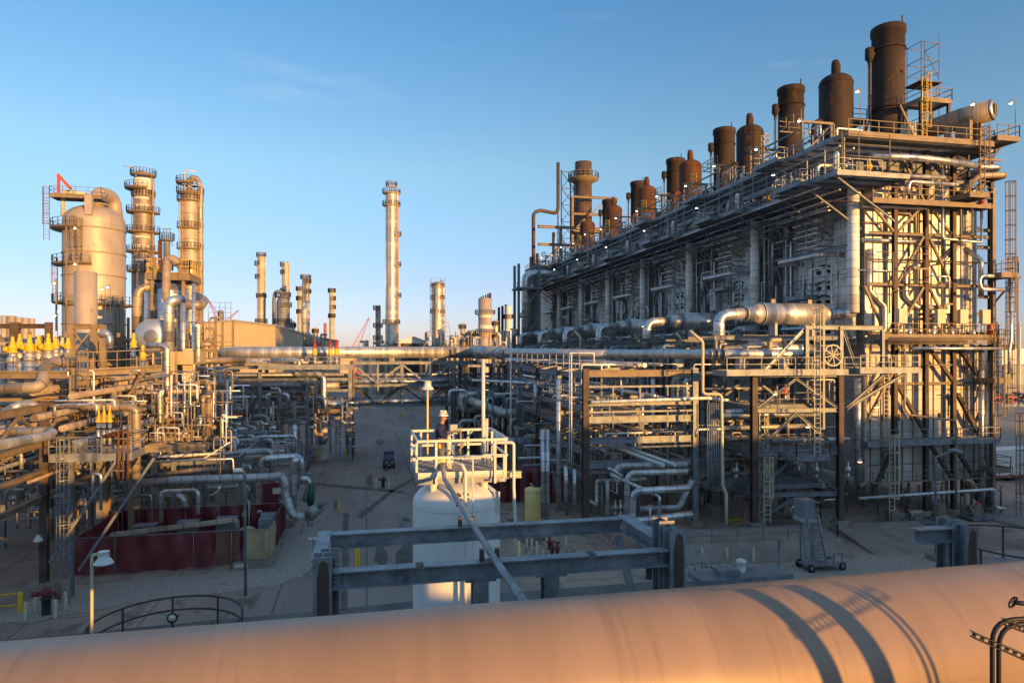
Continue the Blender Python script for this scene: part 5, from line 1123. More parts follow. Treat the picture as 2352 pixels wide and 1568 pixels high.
b = MB(); b.ladder((32.4, 51.4, .1), 9.4, 0, True, .5, .06); b.build('ladder', M['cream'], tw)
b = MB(); b.ladder((31.9, 49.9, 1), 5.4, 0, True, .6, .06); b.build('ladder', M['cream'], tw)
# gallows over the lower exchanger
for x in (35.2, 38.4): MB().ibeam((x, 49.5, 13.4), (x, 49.5, 17.0), .3, .3, .03).build('column', M['galvanised'], tw)
MB().ibeam((35.0, 49.5, 16.9), (42.4, 49.5, 16.9), .3, .35, .03).build('beam', M['galvanised'], tw); MB().ibeam((31.6, 49.6, 13.5), (35.1, 49.6, 16.8), .22, .22, .03).build('brace', M['galvanised_new'], tw)
MB().ibeam((38.6, 49.5, 16.6), (39.8, 49.5, 13.6), .22, .22, .03).build('brace', M['galvanised'], tw); MB().ibeam((42.4, 49.5, 13.6), (42.4, 49.5, 16.7), .26, .26, .03).build('column', M['galvanised'], tw)
for z in (10.1, 6.6, 3.4): deck(tw, 31.3, 38.1, 51.4, 56.6, z+.25, [[(31.3, 51.4), (38.1, 51.4)]], 'grey_steel')
# clutter behind the tower: warm lit small pipes
cr = random.Random(33)
for i in range(110):
    x = cr.uniform(28.6, 43.5); y = cr.uniform(51.6, 66); lv = cr.choice([.05, .05, 3.6, 6.9, 10.4, 13.6]); h = cr.uniform(.6, 2.6); r = cr.choice([.05, .07, .1, .16, .24]); a = cr.choice([(1, 0), (-1, 0), (0, 1)]); L_ = cr.uniform(.4, 3)
    pipe([(x, y, lv), (x, y, lv+h), (x+a[0]*L_, y+a[1]*L_, lv+h), (x+a[0]*L_, y+a[1]*L_, max(lv, lv+h-cr.uniform(.3, 2)))], r, M[cr.choice(['cladding', 'cladding_dull', 'bare_pipe', 'cladding_tan'])], 'small bent pipe in the crowded pipework behind the braced tower', 'small pipes behind the braced tower', 8, r*2)
for i in range(18):
    y = 51.8+cr.random()*10; z = cr.choice([3.9, 7.3, 10.8, 12.5, 9.2, 5.3])+cr.random(); x = cr.uniform(28.6, 34)
    pipe([(x, y, z), (x+cr.uniform(4, 9), y, z)], cr.choice([.1, .16, .22]), M[cr.choice(['cladding', 'cladding_tan', 'cladding_dull'])], 'level pipe in the crowded pipework behind the braced tower', 'level pipes behind the braced tower', 10)
for i in range(9):
    x, y, z = 29.5+cr.random()*13, 51.7+cr.random()*3, cr.choice([3.7, 6.9, 10.4])
    valve_set(x, y, z, cr.choice(['cladding', 'orange_red', 'cladding_tan']), 'small valve standing among the pipes behind the braced tower', 'small valves behind the braced tower')
for px, py, D in ((1780, 905, 52), (1855, 980, 49), (2013, 935, 56), (1975, 1060, 50)):
    p = at(px, py, D); lamp_small(p.x+.2, p.y, p.z-1.6, 1.9, 'small orange lit lamp on a pole by the braced tower', 'lit lamps by the braced tower', True, hook=.2)
# more clutter under the exchangers seen over the header (y 720..800)
for k in range(5):
    for i in range(9):
        x = cr.uniform(28.5, 34); y = 54+16*k+cr.uniform(0, 15); h = cr.uniform(.8, 2.6); r = cr.choice([.08, .12, .18])
        pipe([(x, y, 13.4), (x, y, 13.4+h), (x+cr.uniform(.8, 3.4), y, 13.4+h)], r, M[cr.choice(['cladding', 'cladding_dull', 'white_tube'])], 'small silver pipe standing above the long eye level pipe', 'small pipes below the exchanger drums', 8, r*2.2)
# pipe cluster at the foot of the rack
def cp(P, r, label, m='cladding', **k): return pipe([at(*p) for p in P], r, M[m], label, n=14, bend=r*2.4, **k)
cp([(1585, 1120, 50.5), (1455, 1128, 50.5), (1452, 1195, 50.5), (1470, 1195, 50.5), (1590, 1180, 50.5)], .26, 'shiny silver pipe making a square bend at the foot of the rack')
cp([(1580, 1066, 55), (1420, 1070, 55), (1412, 1090, 55)], .26, 'silver pipe low in the front bay of the rack', 'cladding_dull')
cp([(1580, 1082, 54), (1450, 1086, 54), (1440, 1100, 54), (1440, 1200, 53.4)], .24, 'second silver pipe low in the front bay turning down', 'cladding_fine')
cp([(1590, 1100, 56), (1560, 1165, 56), (1470, 1168, 56)], .24, 'silver pipe curving under the front bay', 'cladding_dull')
cp([(1430, 1095, 51), (1405, 1078, 51), (1395, 1075, 51)], .12, 'thin pipe slanting at the foot of the rack')
cp([(1400, 1088, 51.5), (1515, 1140, 50.5), (1513, 1205, 50.2)], .13, 'thin pipe slanting down to the right at the foot of the rack')
cp([(1395, 1100, 52), (1395, 1185, 52)], .14, 'short vertical pipe at the foot of the rack', 'cladding_dull')
for px in (1413, 1425, 1440): valve_set(*gnd(px, 1192), 'cladding', 'silver valve standing at the foot of the rack', 'valves at the foot of the rack', .2)
pv = at(1493, 1187, 50.2); b = MB()
for i in range(12):
    t0, t1 = i*math.pi/6, (i+1)*math.pi/6; b.bar(pv+Vector((math.cos(t0)*.22, 0, .7+math.sin(t0)*.22)), pv+Vector((math.cos(t1)*.22, 0, .7+math.sin(t1)*.22)), .05)
b.tube([pv, pv+Vector((0, .0, .7))], .06, 8); solo('hand_valve', b, M['white_tube'], 'valve with a round handwheel on the low front pipe', 'valve')
for px, py0, py1, D in ((1300, 1068, 1150, 57), (1320, 1075, 1158, 57), (1283, 870, 1170, 58), (1247, 985, 1190, 58), (1258, 985, 1190, 58), (1500, 868, 1090, 62), (1430, 880, 940, 66), (1475, 900, 1010, 60), (1230, 880, 940, 70)):
    pipe([at(px, py0, D), at(px, py1, D)], .2, M['cladding'], 'upright silver pipe inside the front part of the rack', 'upright silver pipes in the rack', 10)
# pale signs / blocks in the rack
# yellow chemical tank
yt = gnd(1227, 1196); t = thing('chemical_tank', 'upright yellow plastic tank standing left of the steel rack', 'tank', tuple(yt))
b = MB(); b.lathe(yt, dome(.84, 0, 3.05, .28, 6), 32); b.lathe(yt, ringp(.84, 2.72, .03, .05), 32); b.lathe(yt, ringp(.84, .5, .01, .04), 32); b.build('shell', M['yellow_tank'], t)
b = MB(); b.lathe(yt+Vector((.2, 0, 2.95)), [(.3, 0), (.3, .15), (.001, .16)], 16); b.build('lid', M['dark'], t)
MB().tube([yt+Vector((-.2, 0, 3)), yt+Vector((-.2, 0, 3.3)), yt+Vector((-.4, 0, 3.3))], .05, 8, .1).build('vent', M['white_paint'], t)
MB().box(yt.x+.86, yt.x+1.06, yt.y-.1, yt.y+.1, .9, 1.6).build('pump_box', M['cream'], t)
MB().tube([yt+Vector((.9, 0, 0)), yt+Vector((.9, 0, 2.8))], .03, 8).build('gauge_pipe', M['galvanised'], t)
# maroon tarpaulin heap behind the white tank
b = MB(); c = at(1205, 1110, 72); n = 9
for (x0, x1, y, h0, h1) in ((11.4, 15.6, 66, 3.4, 2.8), (15.6, 19.6, 65, 2.9, 3.2)):
    for i in range(8):
        a_, c_ = x0+(x1-x0)*i/8, x0+(x1-x0)*(i+1)/8; za, zb_ = (h0+(h1-h0)*i/8, h0+(h1-h0)*(i+1)/8)
        b.hexa([(a_, y+.3*(i % 2), 0), (c_, y+.3*((i+1) % 2), 0), (c_, y+3, 0), (a_, y+3, 0), (a_, y+.3*(i % 2)+.3, za), (c_, y+.3*((i+1) % 2)+.3, zb_), (c_, y+2.4, zb_+.5), (a_, y+2.4, za+.5)])
solo('tarpaulin_shelter', b, M['red'] if 0 else M['maroon'], 'dark red tarpaulin covered shelter behind the white tank', 'tarpaulin')
# rolling stair
rs = gnd(1885, 1310); t = thing('rolling_stair', 'grey wheeled stair with a long ladder leaning up to a white platform', 'stair', tuple(rs))
def Q(px, py, D=46): return at(px, py, D)
for dx_ in (-13, 13):
    MB().bar(Q(1888+dx_*.9, 1292, 46.2), Q(1860+dx_*1.0+4, 1180, 46.6), .09, .16).build('stringer', M['galvanised_new'], t)
b = MB()
for i in range(13):
    k = i/12; a_ = Q(1876, 1290, 46.2).lerp(Q(1851, 1182, 46.6), k); c_ = Q(1900, 1290, 46.2).lerp(Q(1877, 1182, 46.6), k); b.bar(a_, c_, .2, .04)
b.build('step', M['galvanised_new'], t)
b = MB()
for p, q in (((1850, 1282), (1845, 1210)), ((1845, 1210), (1858, 1185)), ((1862, 1282), (1862, 1210)), ((1850, 1282), (1900, 1290)), ((1862, 1240), (1885, 1250)), ((1915, 1300), (1915, 1270)), ((1935, 1300), (1935, 1270)), ((1915, 1270), (1935, 1270))): b.bar(Q(*p), Q(*q), .07)
b.build('frame', M['galvanised'], t)
b = MB(); g0 = gnd(1862, 1300, .4); b.hexa([Vector((g0.x, g0.y-.5, z)) if 0 else Vector(v) for v in [(rs.x-1.1, rs.y-.2, .35), (rs.x+1.5, rs.y-.3, .35), (rs.x+1.5, rs.y+.9, .35), (rs.x-1.1, rs.y+1, .35), (rs.x-1.1, rs.y-.2, .45), (rs.x+1.5, rs.y-.3, .45), (rs.x+1.5, rs.y+.9, .45), (rs.x-1.1, rs.y+1, .45)]]); b.build('chassis', M['galvanised'], t)
for dx_, dy in ((-.9, -.25), (1.5, -.25), (-.9, 1.05), (1.4, 1.05)):
    b = MB(); b.lathe((rs.x+dx_, rs.y+dy, .28), [(.001, -.07), (.2, -.07), (.28, -.05), (.28, .05), (.2, .07), (.001, .07)], 18, 'y'); w_ = b.build('wheel', M['rubber'], t)
    MB().lathe((rs.x+dx_, rs.y+dy-.075, .28), [(.001, 0), (.12, 0), (.12, .01), (.001, .01)][::-1], 12, 'y').build('rim', M['galvanised'], w_)
MB().tube([(rs.x+1.5, rs.y-.1, .4), (rs.x+2.4, rs.y-.4, .85)], .03, 6).build('tow_bar', M['galvanised'], t)
sp_ = thing('loading_platform', 'white railed platform with a box at the head of the rolling stair', 'platform', tuple(gnd(1860, 1240)))
a_ = at(1830, 1188, 48); c_ = at(1890, 1190, 47); z = at(1858, 1188, 47.5).z
b = MB(); b.box(a_.x, c_.x, a_.y-1.0, a_.y+.4, z-.3, z); b.build('deck', M['white_tube'], sp_)
b = MB(); b.rail([(a_.x, a_.y-1.0, z), (c_.x, a_.y-1.0, z), (c_.x, a_.y+.4, z)], 1.1, .9, .05); b.build('railing', M['galvanised_new'], sp_)
MB().box(a_.x, a_.x+1.0, a_.y-.6, a_.y+.3, z, z+1.2).build('cabinet', M['galvanised_new'], sp_)
for x in (a_.x+.1, c_.x-.1): MB().bar((x, a_.y-.3, 0), (x, a_.y-.3, z-.3), .1).build('leg', M['grey_steel'], sp_)
# street lamp at right
p = gnd(2150, 1285); t = thing('street_lamp', 'grey street lamp with a long oval head in front of the furnace end wall', 'lamp', tuple(p))
top = at(2148, 1048, 15*1568/480); D_ = 15*1568/480
MB().tube([p, at(2148, 1050, D_), at(2195, 1033, D_)], .085, 10, .3).build('pole', M['grey_steel'], t)
b = MB(); b.tube([at(2178, 1034, D_), at(2190, 1034, D_), at(2208, 1040, D_), at(2212, 1042, D_)], [.08, .19, .2, .05], 14, 0); b.build('lamp_head', M['galvanised'], t)
MB().cbox(p+Vector((0, 0, .2)), 1.0, 1.0, .4).build('footing', M['concrete'], t)
# ------------------------------------------------------------------ left plant
def ringdeck(par, c, z, r0, r1, a0=0, a1=360, m='tan_steel', h=1.1, w=.07, n=None):
    b = MB(); n = n or max(8, int((a1-a0)/15)); full = a1-a0 >= 359
    b.lathe((c.x, c.y, z), [(r0, -.25), (r1, -.05), (r1, .08), (r0, .08)], n, a0=R(a0), a1=R(a1) if not full else R(a0)+2*math.pi)
    o = b.build('platform', M[m], par)
    P = [(c.x+r1*math.cos(R(a0+(a1-a0)*i/n)), c.y+r1*math.sin(R(a0+(a1-a0)*i/n)), z+.08) for i in range(n+1)]
    b = MB(); b.rail(P, h, 99, w); b.build('railing', M[m], o); return o
def tower(px, D, wpx, ytop, ybase, label, m='tower_skin', decks=(), md='tan_steel', name='column_tower', hd=None, n=24, group=None, neck=None, extra=True, rails_w=None, cat='tower', z0=0):
    c = at(px, ytop, D); r = wpx*D/FP/2; zt = c.z; g = Vector((c.x, c.y, z0)); rw = rails_w or max(.07, D*.0006)
    t = thing(name, label, cat, tuple(g), group)
    prof = dome(r, 0, zt-z0, hd if hd is not None else r*.6, 6)
    if neck: prof = [(r*neck[1], 0), (r*neck[1], H-D*(neck[0]-HY)/FP-z0-1), (r, H-D*(neck[0]-HY)/FP-z0+1)]+prof[1:]
    MB().lathe(g, prof, n).build('shell', M[m], t)
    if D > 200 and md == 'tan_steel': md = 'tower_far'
    for d in decks:
        y, a0, a1, k = (list(d)+[None]*4)[:4]; z = H-D*(y-HY)/FP
        ringdeck(t, c, z, r*.98, r*(k or 1.5)+.3, a0 if a0 is not None else 0, a1 if a1 is not None else 360, md, max(1.1, D*.006), rw)
    if extra:
        MB().tube([(c.x+r*1.12, c.y-r*.3, z0), (c.x+r*1.12, c.y-r*.3, zt-r*.3), (c.x+r*.5, c.y, zt+r*.25)], r*.13+.05, 8, r*.6).build('riser', M[m], t)
        MB().tube([(c.x-r*1.08, c.y-r*.35, z0), (c.x-r*1.08, c.y-r*.35, zt-r)], max(.05, r*.06), 6).build('riser', M[m], t)
        b = MB(); ww = max(.3, r*.22)
        for s_ in (-1, 1): b.bar((c.x-r*.35+s_*ww, c.y-r*1.06, z0), (c.x-r*.35+s_*ww, c.y-r*1.06, zt-r), rw*.8)
        z = z0
        while z < zt-r: b.bar((c.x-r*.35-ww, c.y-r*1.06, z), (c.x-r*.35+ww, c.y-r*1.06, z), rw*.5); z += max(.4, D*.006)
        b.build('ladder', M[md], t)
    return t, c, r
# big beige vessel
t, c, r = tower(217, 95, 126, 472, 820, 'huge beige cylindrical vessel with three stiffener rings and a gooseneck pipe on top', 'vessel_paint', (), extra=False, hd=2.4, n=48, name='process_vessel', cat='vessel')
for y in (530, 585, 636, 745):
    z = H-95*(y-HY)/FP; MB().lathe((c.x, c.y, z), ringp(r-.01, 0, .12, .14), 48).build('stiffener_ring', M['bare_pipe'], t)
MB().tube([(c.x+.5, c.y-.5, c.z-1), (c.x+.5, c.y-.5, c.z+1.75), (c.x+1.6, c.y+2.4, c.z+1.75), (c.x+1.9, c.y+3.0, c.z-2.5)], .95, 22, 1.6, seg=8).build('gooseneck', M['vessel_paint'], t)
MB().lathe((c.x+.5, c.y-.5, c.z-.1), [(1.05, 0), (1.3, 0), (1.3, .25), (1.05, .25)], 24).build('flange', M['bare_pipe'], t)
zz = H-95*(462-HY)/FP
deck(t, c.x-4.3, c.x+1.9, c.y-3.2, c.y-.6, zz+.1, [[(c.x-4.3, c.y-3.2), (c.x+1.9, c.y-3.2)], [(c.x+1.9, c.y-3.2), (c.x+1.9, c.y-.6)], [(c.x-4.3, c.y-3.2), (c.x-4.3, c.y-.6)]], 'tan_steel', .4)
b = MB(); b.ladder((c.x-4.9, c.y-2.6, zz-6), zz, 0, True, .7, .08); b.build('ladder', M['tan_steel'], t)
b = MB(); b.bar((c.x-3.5, c.y-2.5, zz+.3), (c.x-3.5, c.y-2.5, zz+2.9), .3); b.bar((c.x-3.6, c.y-2.5, zz+2.9), (c.x-2.0, c.y-2.5, zz+1.0), .35); b.build('davit', M['orange_red'], t)
MB().tube([(c.x-3.4, c.y-1.4, zz-2.5), (c.x-3.4, c.y-1.4, zz+.9), (c.x-.5, c.y-1.4, zz+.6)], .26, 10, .5).build('relief_pipe', M['cream'], t)
for y, a0, a1, k in ((532, 150, 265, 1.35), (612, 175, 285, 1.3), (698, 160, 250, 1.3), (702, 250, 380, 1.28)): ringdeck(t, c, H-95*(y-HY)/FP, r*.98, r*k, a0, a1)
for dx_, z0_, z1_ in ((-1.1, 612, 530), (-4.5, 690, 615), (-.3, 612, 470 if 0 else 532)):
    b = MB(); b.ladder((c.x+dx_, c.y-math.sqrt(max(.1, r*r-dx_*dx_))-.4 if abs(dx_) < r else c.y-1, H-95*(z0_-HY)/FP), H-95*(z1_-HY)/FP, 0, True, .6, .07); b.build('ladder', M['tan_steel'], t)
b = MB(); q = (c.x+.6, c.y-r-.05, H-95*(505-HY)/FP); b.box(q[0]-.45, q[0]+.45, q[1]-.05, q[1]+.6, q[2], q[2]+2.6); b.build('lifting_lug', M['vessel_paint'], t)
for px, y0_, y1_ in ((129, 640, 760), (152, 520, 880), (263, 700, 860), (272, 705, 860), (281, 690, 850)):
    pipe([at(px, y0_, 88), at(px, y1_, 88)], .2 if px > 200 else .1, M['tan_steel'], 'thin pipe running down beside the big beige vessel', 'thin pipes by the beige vessel', 8)
# slimmer cylinder in front with its steel cradle
t, c, r = tower(197, 72, 46, 624, 850, 'plain beige upright cylinder in front of the huge vessel', 'vessel_paint', (), extra=False, hd=.05, n=36, name='upright_cylinder', cat='vessel', z0=11.5)
cr_ = thing('vessel_cradle', 'beige steel cradle with X braces around the foot of the plain cylinder', 'steel frame', (c.x, c.y, 12))
x0_, x1_, x2_ = at(166, 800, 66).x, at(214, 800, 66).x, at(233, 800, 66).x; yy = at(190, 800, 66).y
zt_, zb_ = H-66*(745-HY)/FP, H-66*(842-HY)/FP
for x in (x0_, x1_, x2_): MB().ibeam((x, yy, zb_-1), (x, yy, zt_), .5, .5, .05).build('column', M['tan_steel'], cr_)
MB().ibeam((x0_, yy, zt_-.2), (x2_, yy, zt_-.2), .45, .5, .05).build('beam', M['tan_steel'], cr_); MB().ibeam((x0_, yy, zb_+.8), (x2_, yy, zb_+.8), .45, .5, .05).build('beam', M['tan_steel'], cr_)
MB().bar((x0_, yy-.1, zt_-.4), (x1_, yy-.1, zb_+1), .16).build('brace', M['tan_steel'], cr_); MB().bar((x1_, yy-.2, zt_-.4), (x0_, yy-.2, zb_+1), .16).build('brace', M['tan_steel'], cr_)
for px, y_ in ((174, 597), (174, 515), (128, 715), (127, 640), (237, 655), (249, 650)):
    p = at(px, y_+12, 80); lamp_small(p.x+.2, p.y, p.z-3, 3.4, 'small unlit lamp on a thin pole on the beige vessel platforms', 'lamps at the beige vessel', False, hook=.3)
# tall towers behind
t, c, r = tower(329, 135, 40, 408, 830, 'tall tapered tower ringed by many platforms with a white band near its top', 'tower_band', ((404, 0, 360, 1.15), (436, 150, 300, 1.7), (452, 0, 360, 1.05), (490, 140, 380, 1.55), (535, 140, 390, 1.55), (580, 140, 390, 1.6), (625, 140, 390, 1.5)), neck=(560, 1.12))
MB().lathe((c.x, c.y, H-135*(425-HY)/FP), [(r*1.01, -1.2), (r*1.02, -1.19), (r*1.02, 1.1), (r*1.01, 1.15)], 24).build('band', M['lining'], t)
for y in (458, 475, 547, 568, 600): MB().lathe((c.x, c.y, H-135*(y-HY)/FP), [(r*1.11 if y > 500 else r*1.02, -.25), (r*1.13 if y > 500 else r*1.03, -.24), (r*1.13 if y > 500 else r*1.03, .25)], 24, a0=R(200), a1=R(320)).build('band', M['lining'], t)
b = MB(); b.tube([(c.x-r*.6, c.y, c.z+.3), (c.x-r*.6, c.y, c.z+1.6), (c.x-2.4, c.y, c.z+2.0), (c.x-3.6, c.y, c.z+2.1)], .08, 6, .4); b.build('davit', M['cream'], t)
MB().lathe((c.x-.3, c.y, c.z), dome(r*.5, 0, 1.4, .6, 5), 16).build('top_nozzle', M['bare_pipe'], t)
t, c, r = tower(437, 130, 40, 432, 830, 'tall round tower with a curved overhead pipe and a bare metal top', 'tower_skin', ((423, 60, 300, 1.3), (445, 0, 360, 1.25), (463, 0, 360, 1.2), (526, 200, 380, 1.2), (573, 180, 380, 1.2), (617, 180, 380, 1.2), (655, 180, 380, 1.2)), extra=False, hd=2.6)
MB().tube([(c.x-.2, c.y, c.z-1), (c.x-.1, c.y, c.z+1.8), (c.x+1.2, c.y, c.z+2.0), (c.x+1.9, c.y-.5, c.z), (c.x+2.0, c.y-.5, 0)], .5, 12, 1.0).build('overhead_pipe', M['tower_skin'], t)
MB().tube([(c.x-.9, c.y-.5, c.z-2), (c.x-.9, c.y-.5, c.z+3.3), (c.x+1.2, c.y-.5, c.z+3.0)], .1, 8, .4).build('davit', M['cream'], t)
b = MB(); b.ladder((c.x-r*.75, c.y-r*.9, H-130*(640-HY)/FP), H-130*(480-HY)/FP, 0, True, .6, .09); b.build('ladder', M['yellow_rail'], t)
t, c, r = tower(383, 120, 12, 552, 700, 'small dark tower with a platform and a wiry top between the two tall towers', 'grey_steel', ((552, 0, 360, 2.0),), 'grey_steel', n=14)
b = MB(); 
for dx_ in (-1, 0, 1): b.bar((c.x+dx_*.9, c.y, c.z-1), (c.x+dx_*.4, c.y, c.z+2.2), .12)
for z in (0, .7, 1.4, 2): b.bar((c.x-.9, c.y, c.z+z), (c.x+.9, c.y, c.z+z), .1)
b.build('cage', M['grey_steel'], t)
MB().box(c.x-1.1, c.x-.5, c.y-1.2, c.y-.8, c.z-6, c.z-.2).build('panel', M['rust_red'], t)
# vessel with yellow platform
t, c, r = tower(383, 76, 92, 648, 730, 'shiny fat vessel under a yellow railed platform', 'cladding', (), extra=False, hd=1.1, n=36, name='process_vessel', cat='vessel', z0=17.6)
MB().lathe((c.x, c.y, 17.6), [(.5, -1.7), (1.3, -1.2), (2.0, -.5), (r, .01)], 30).build('bottom_head', M['cladding_dull'], t)
MB().tube([(c.x, c.y, 0), (c.x, c.y, 16.2)], .9, 16, 0).build('skirt', M['tan_steel'], t)
zz = H-76*(634-HY)/FP; pt = thing('yellow_platform', 'raised platform with yellow railings and cream beams above the fat vessel', 'platform', (c.x, c.y, zz))
xa, xb, xc = at(327, 0, 72).x, at(443, 0, 74).x, at(385, 0, 72).x
deck(pt, xa, xb-.3, c.y-2.9, c.y+2, zz, [], 'tan_steel', .7)
b = MB(); b.rail([(xa, c.y-2.9, zz), (xb-.3, c.y-2.9, zz), (xb-.3, c.y+2, zz)], 1.5, 1.1, .09); b.rail([(xa, c.y-2.9, zz), (xa, c.y+2, zz)], 1.5, 1.1, .09); b.build('railing', M['yellow_rail'], pt)
for x in (xa+1, xc-.6, xc+.9): MB().ibeam((x, c.y-3.0, zz-.6), (x, c.y-3.0, zz+1.7), .3, .3, .03).build('post', M['tan_steel'], pt)
for x in (xa+.6, xb-1): 
    for y in (c.y-2.5, c.y+1.8): MB().ibeam((x, y, 8), (x, y, zz-.7), .3, .3, .03).build('column', M['tan_steel'], pt)
for px in (384, 396): valve_set(*at(px, 622, 74), 'yellow', 'yellow relief valve on the yellow railed platform', 'yellow valves on the yellow platform', .2)
LP = [([(407, 608, 72), (400, 594, 72), (385, 594, 72), (383, 600, 72), (381, 680, 71), (384, 688, 71), (420, 690, 71), (424, 700, 71)], .42, 'bare_pipe', 'dark hooked pipe looping over the yellow platform and round the fat vessel'),
      ([(355, 659, 74), (318, 662, 73), (315, 700, 73), (315, 780, 73)], .45, 'cladding_tan', 'thick bent pipe coming out of the left of the fat vessel'),
      ([(405, 696, 70), (460, 702, 70), (468, 690, 78), (450, 680, 82)], .52, 'cladding_tan', 'thick pipe with a U bend right of the fat vessel'),
      ([(388, 870, 66), (388, 700, 66), (395, 690, 66), (420, 690, 67)], .5, 'cladding', 'thick silver pipe standing in front of the horizontal drum'),
      ([(412, 700, 66), (412, 960, 66), (405, 975, 66), (380, 978, 66)], .26, 'cladding_tan', 'tan pipe dropping in front of the concrete columns'),
      ([(338, 793, 60), (375, 793, 60), (384, 800, 60), (384, 950, 60), (377, 967, 60), (360, 967, 60)], .24, 'cladding', 'silver pipe looping down left of the concrete columns'),
      ([(421, 695, 65), (421, 900, 65)], .24, 'cladding', 'straight silver pipe in front of the left tower'),
      ([(445, 650, 64), (445, 980, 64)], .18, 'cladding', 'long thin silver pipe beside the tan warehouse'),
      ([(449, 750, 63), (456, 745, 63), (456, 830, 63)], .13, 'white_tube', 'thin white pipe in front of the tan warehouse'),
      ([(320, 700, 80), (320, 800, 80)], .3, 'cladding_tan', 'tan pipe behind the horizontal drum')]
for P, r_, m, l in LP: pipe([at(*p) for p in P], r_, M[m], l, n=14, bend=r_*2.6)
# horizontal drum
A_ = at(346, 773, 66); hdm = thing('horizontal_drum', 'silver horizontal drum with a radially seamed dished end facing left', 'vessel', (A_.x, A_.y, A_.z-1.7))
v = Vector((.02, 1, 0)).normalized(); prof = []
n_ = 8; cs = []
rr = [1.70*math.sin(math.pi/2*i/n_) for i in range(n_+1)]; ds = [.75*(1-math.cos(math.pi/2*i/n_)) for i in range(n_+1)]
MB().tube([A_+v*d for d in ds], [max(.01, x) for x in rr], 32, 0).build('head', M['cladding'], hdm)
MB().tube([A_+v*.755, A_+v*7], 1.7, 32, 0).build('shell', M['cladding_tan'], hdm)
for d in (.8, 2.6, 4.6, 6.4): MB().tube([A_+v*d, A_+v*(d+.12)], 1.76, 32, 0).build('strap', M['bare_pipe'], hdm)
for d in (1.5, 5.5): q = A_+v*d; MB().box(q.x-1.3, q.x+1.3, q.y-.25, q.y+.25, q.z-2.4, q.z-1.0).build('saddle', M['concrete_tan'], hdm)
# concrete columns
for px, wp_, y0_, y1_, D in ((391, 24, 808, 1010, 62), (433, 20, 800, 1005, 64), (372, 12, 830, 1000, 70)):
    p = at(px, y0_, D); w_ = wp_*D/FP; b = MB(); b.box(p.x-w_/2, p.x+w_/2, p.y-w_/2, p.y+w_/2, 0, p.z); solo('concrete_column', b, M['concrete_tan'], 'thick tan concrete column among the pipes below the horizontal drum', 'column', 'concrete columns below the drum')
p = at(385, 812, 63); q = at(455, 812, 65); b = MB(); b.box(p.x-1.2, q.x, p.y-.4, p.y+5, p.z-1.0, p.z+.2); solo('concrete_beam', b, M['concrete_tan'], 'tan concrete table top carrying the horizontal drum', 'beam')
# elevated valve platform, far left
ZP = H-49*(862-HY)/FP
ep = thing('valve_platform', 'long raised tan steel walkway with railings in front of the yellow valves', 'platform', tuple(at(150, 862, 48)))
a0 = at(-20, 862, 47); a1 = at(155, 862, 47); a2 = at(158, 860, 49); a3 = at(372, 848, 53)
for (p, q, hh) in ((a0, a1, .42), (a2, a3, .36)):
    MB().ibeam(p, q, .3, hh, .03).build('beam', M['tan_steel'], ep); b = MB(); b.rail([p+Vector((0, 0, .2)), q+Vector((0, 0, .2))], 1.35, 1.6, .06); b.build('railing', M['tan_steel'], ep)
b = MB(); b.hexa([a2+Vector((0, 0, .1)), a3+Vector((0, 0, .1)), a3+Vector((0, 2.4, .1)), a2+Vector((0, 2.4, .1)), a2+Vector((0, 0, .17)), a3+Vector((0, 0, .17)), a3+Vector((0, 2.4, .17)), a2+Vector((0, 2.4, .17))]); b.build('deck', M['tan_steel'], ep)
for px, D in ((168, 47), (172, 49.5), (240, 51), (246, 53), (302, 52)): p = at(px, 850, D); MB().ibeam((p.x, p.y, 0), (p.x, p.y, p.z-.3), .38, .38, .03).build('column', M['tan_steel'], ep)
MB().bar(at(242, 930, 50.5), at(272, 870, 50.5), .16).build('brace', M['tan_steel'], ep); MB().bar(at(302, 900, 50.5), at(335, 850, 50.5), .14).build('brace', M['tan_steel'], ep)
b = MB(); p = at(193, 965, 46); b.ladder((p.x, p.y, p.z), H-46*(840-HY)/FP, 0, True, .5, .06); b.build('ladder', M['tan_steel'], ep)
MB().bar(at(206, 890, 47), at(236, 968, 47), .22).build('brace', M['tan_steel'], ep); MB().bar(at(205, 875, 46.9), at(184, 970, 46.9), .12).build('brace', M['tan_steel'], ep)
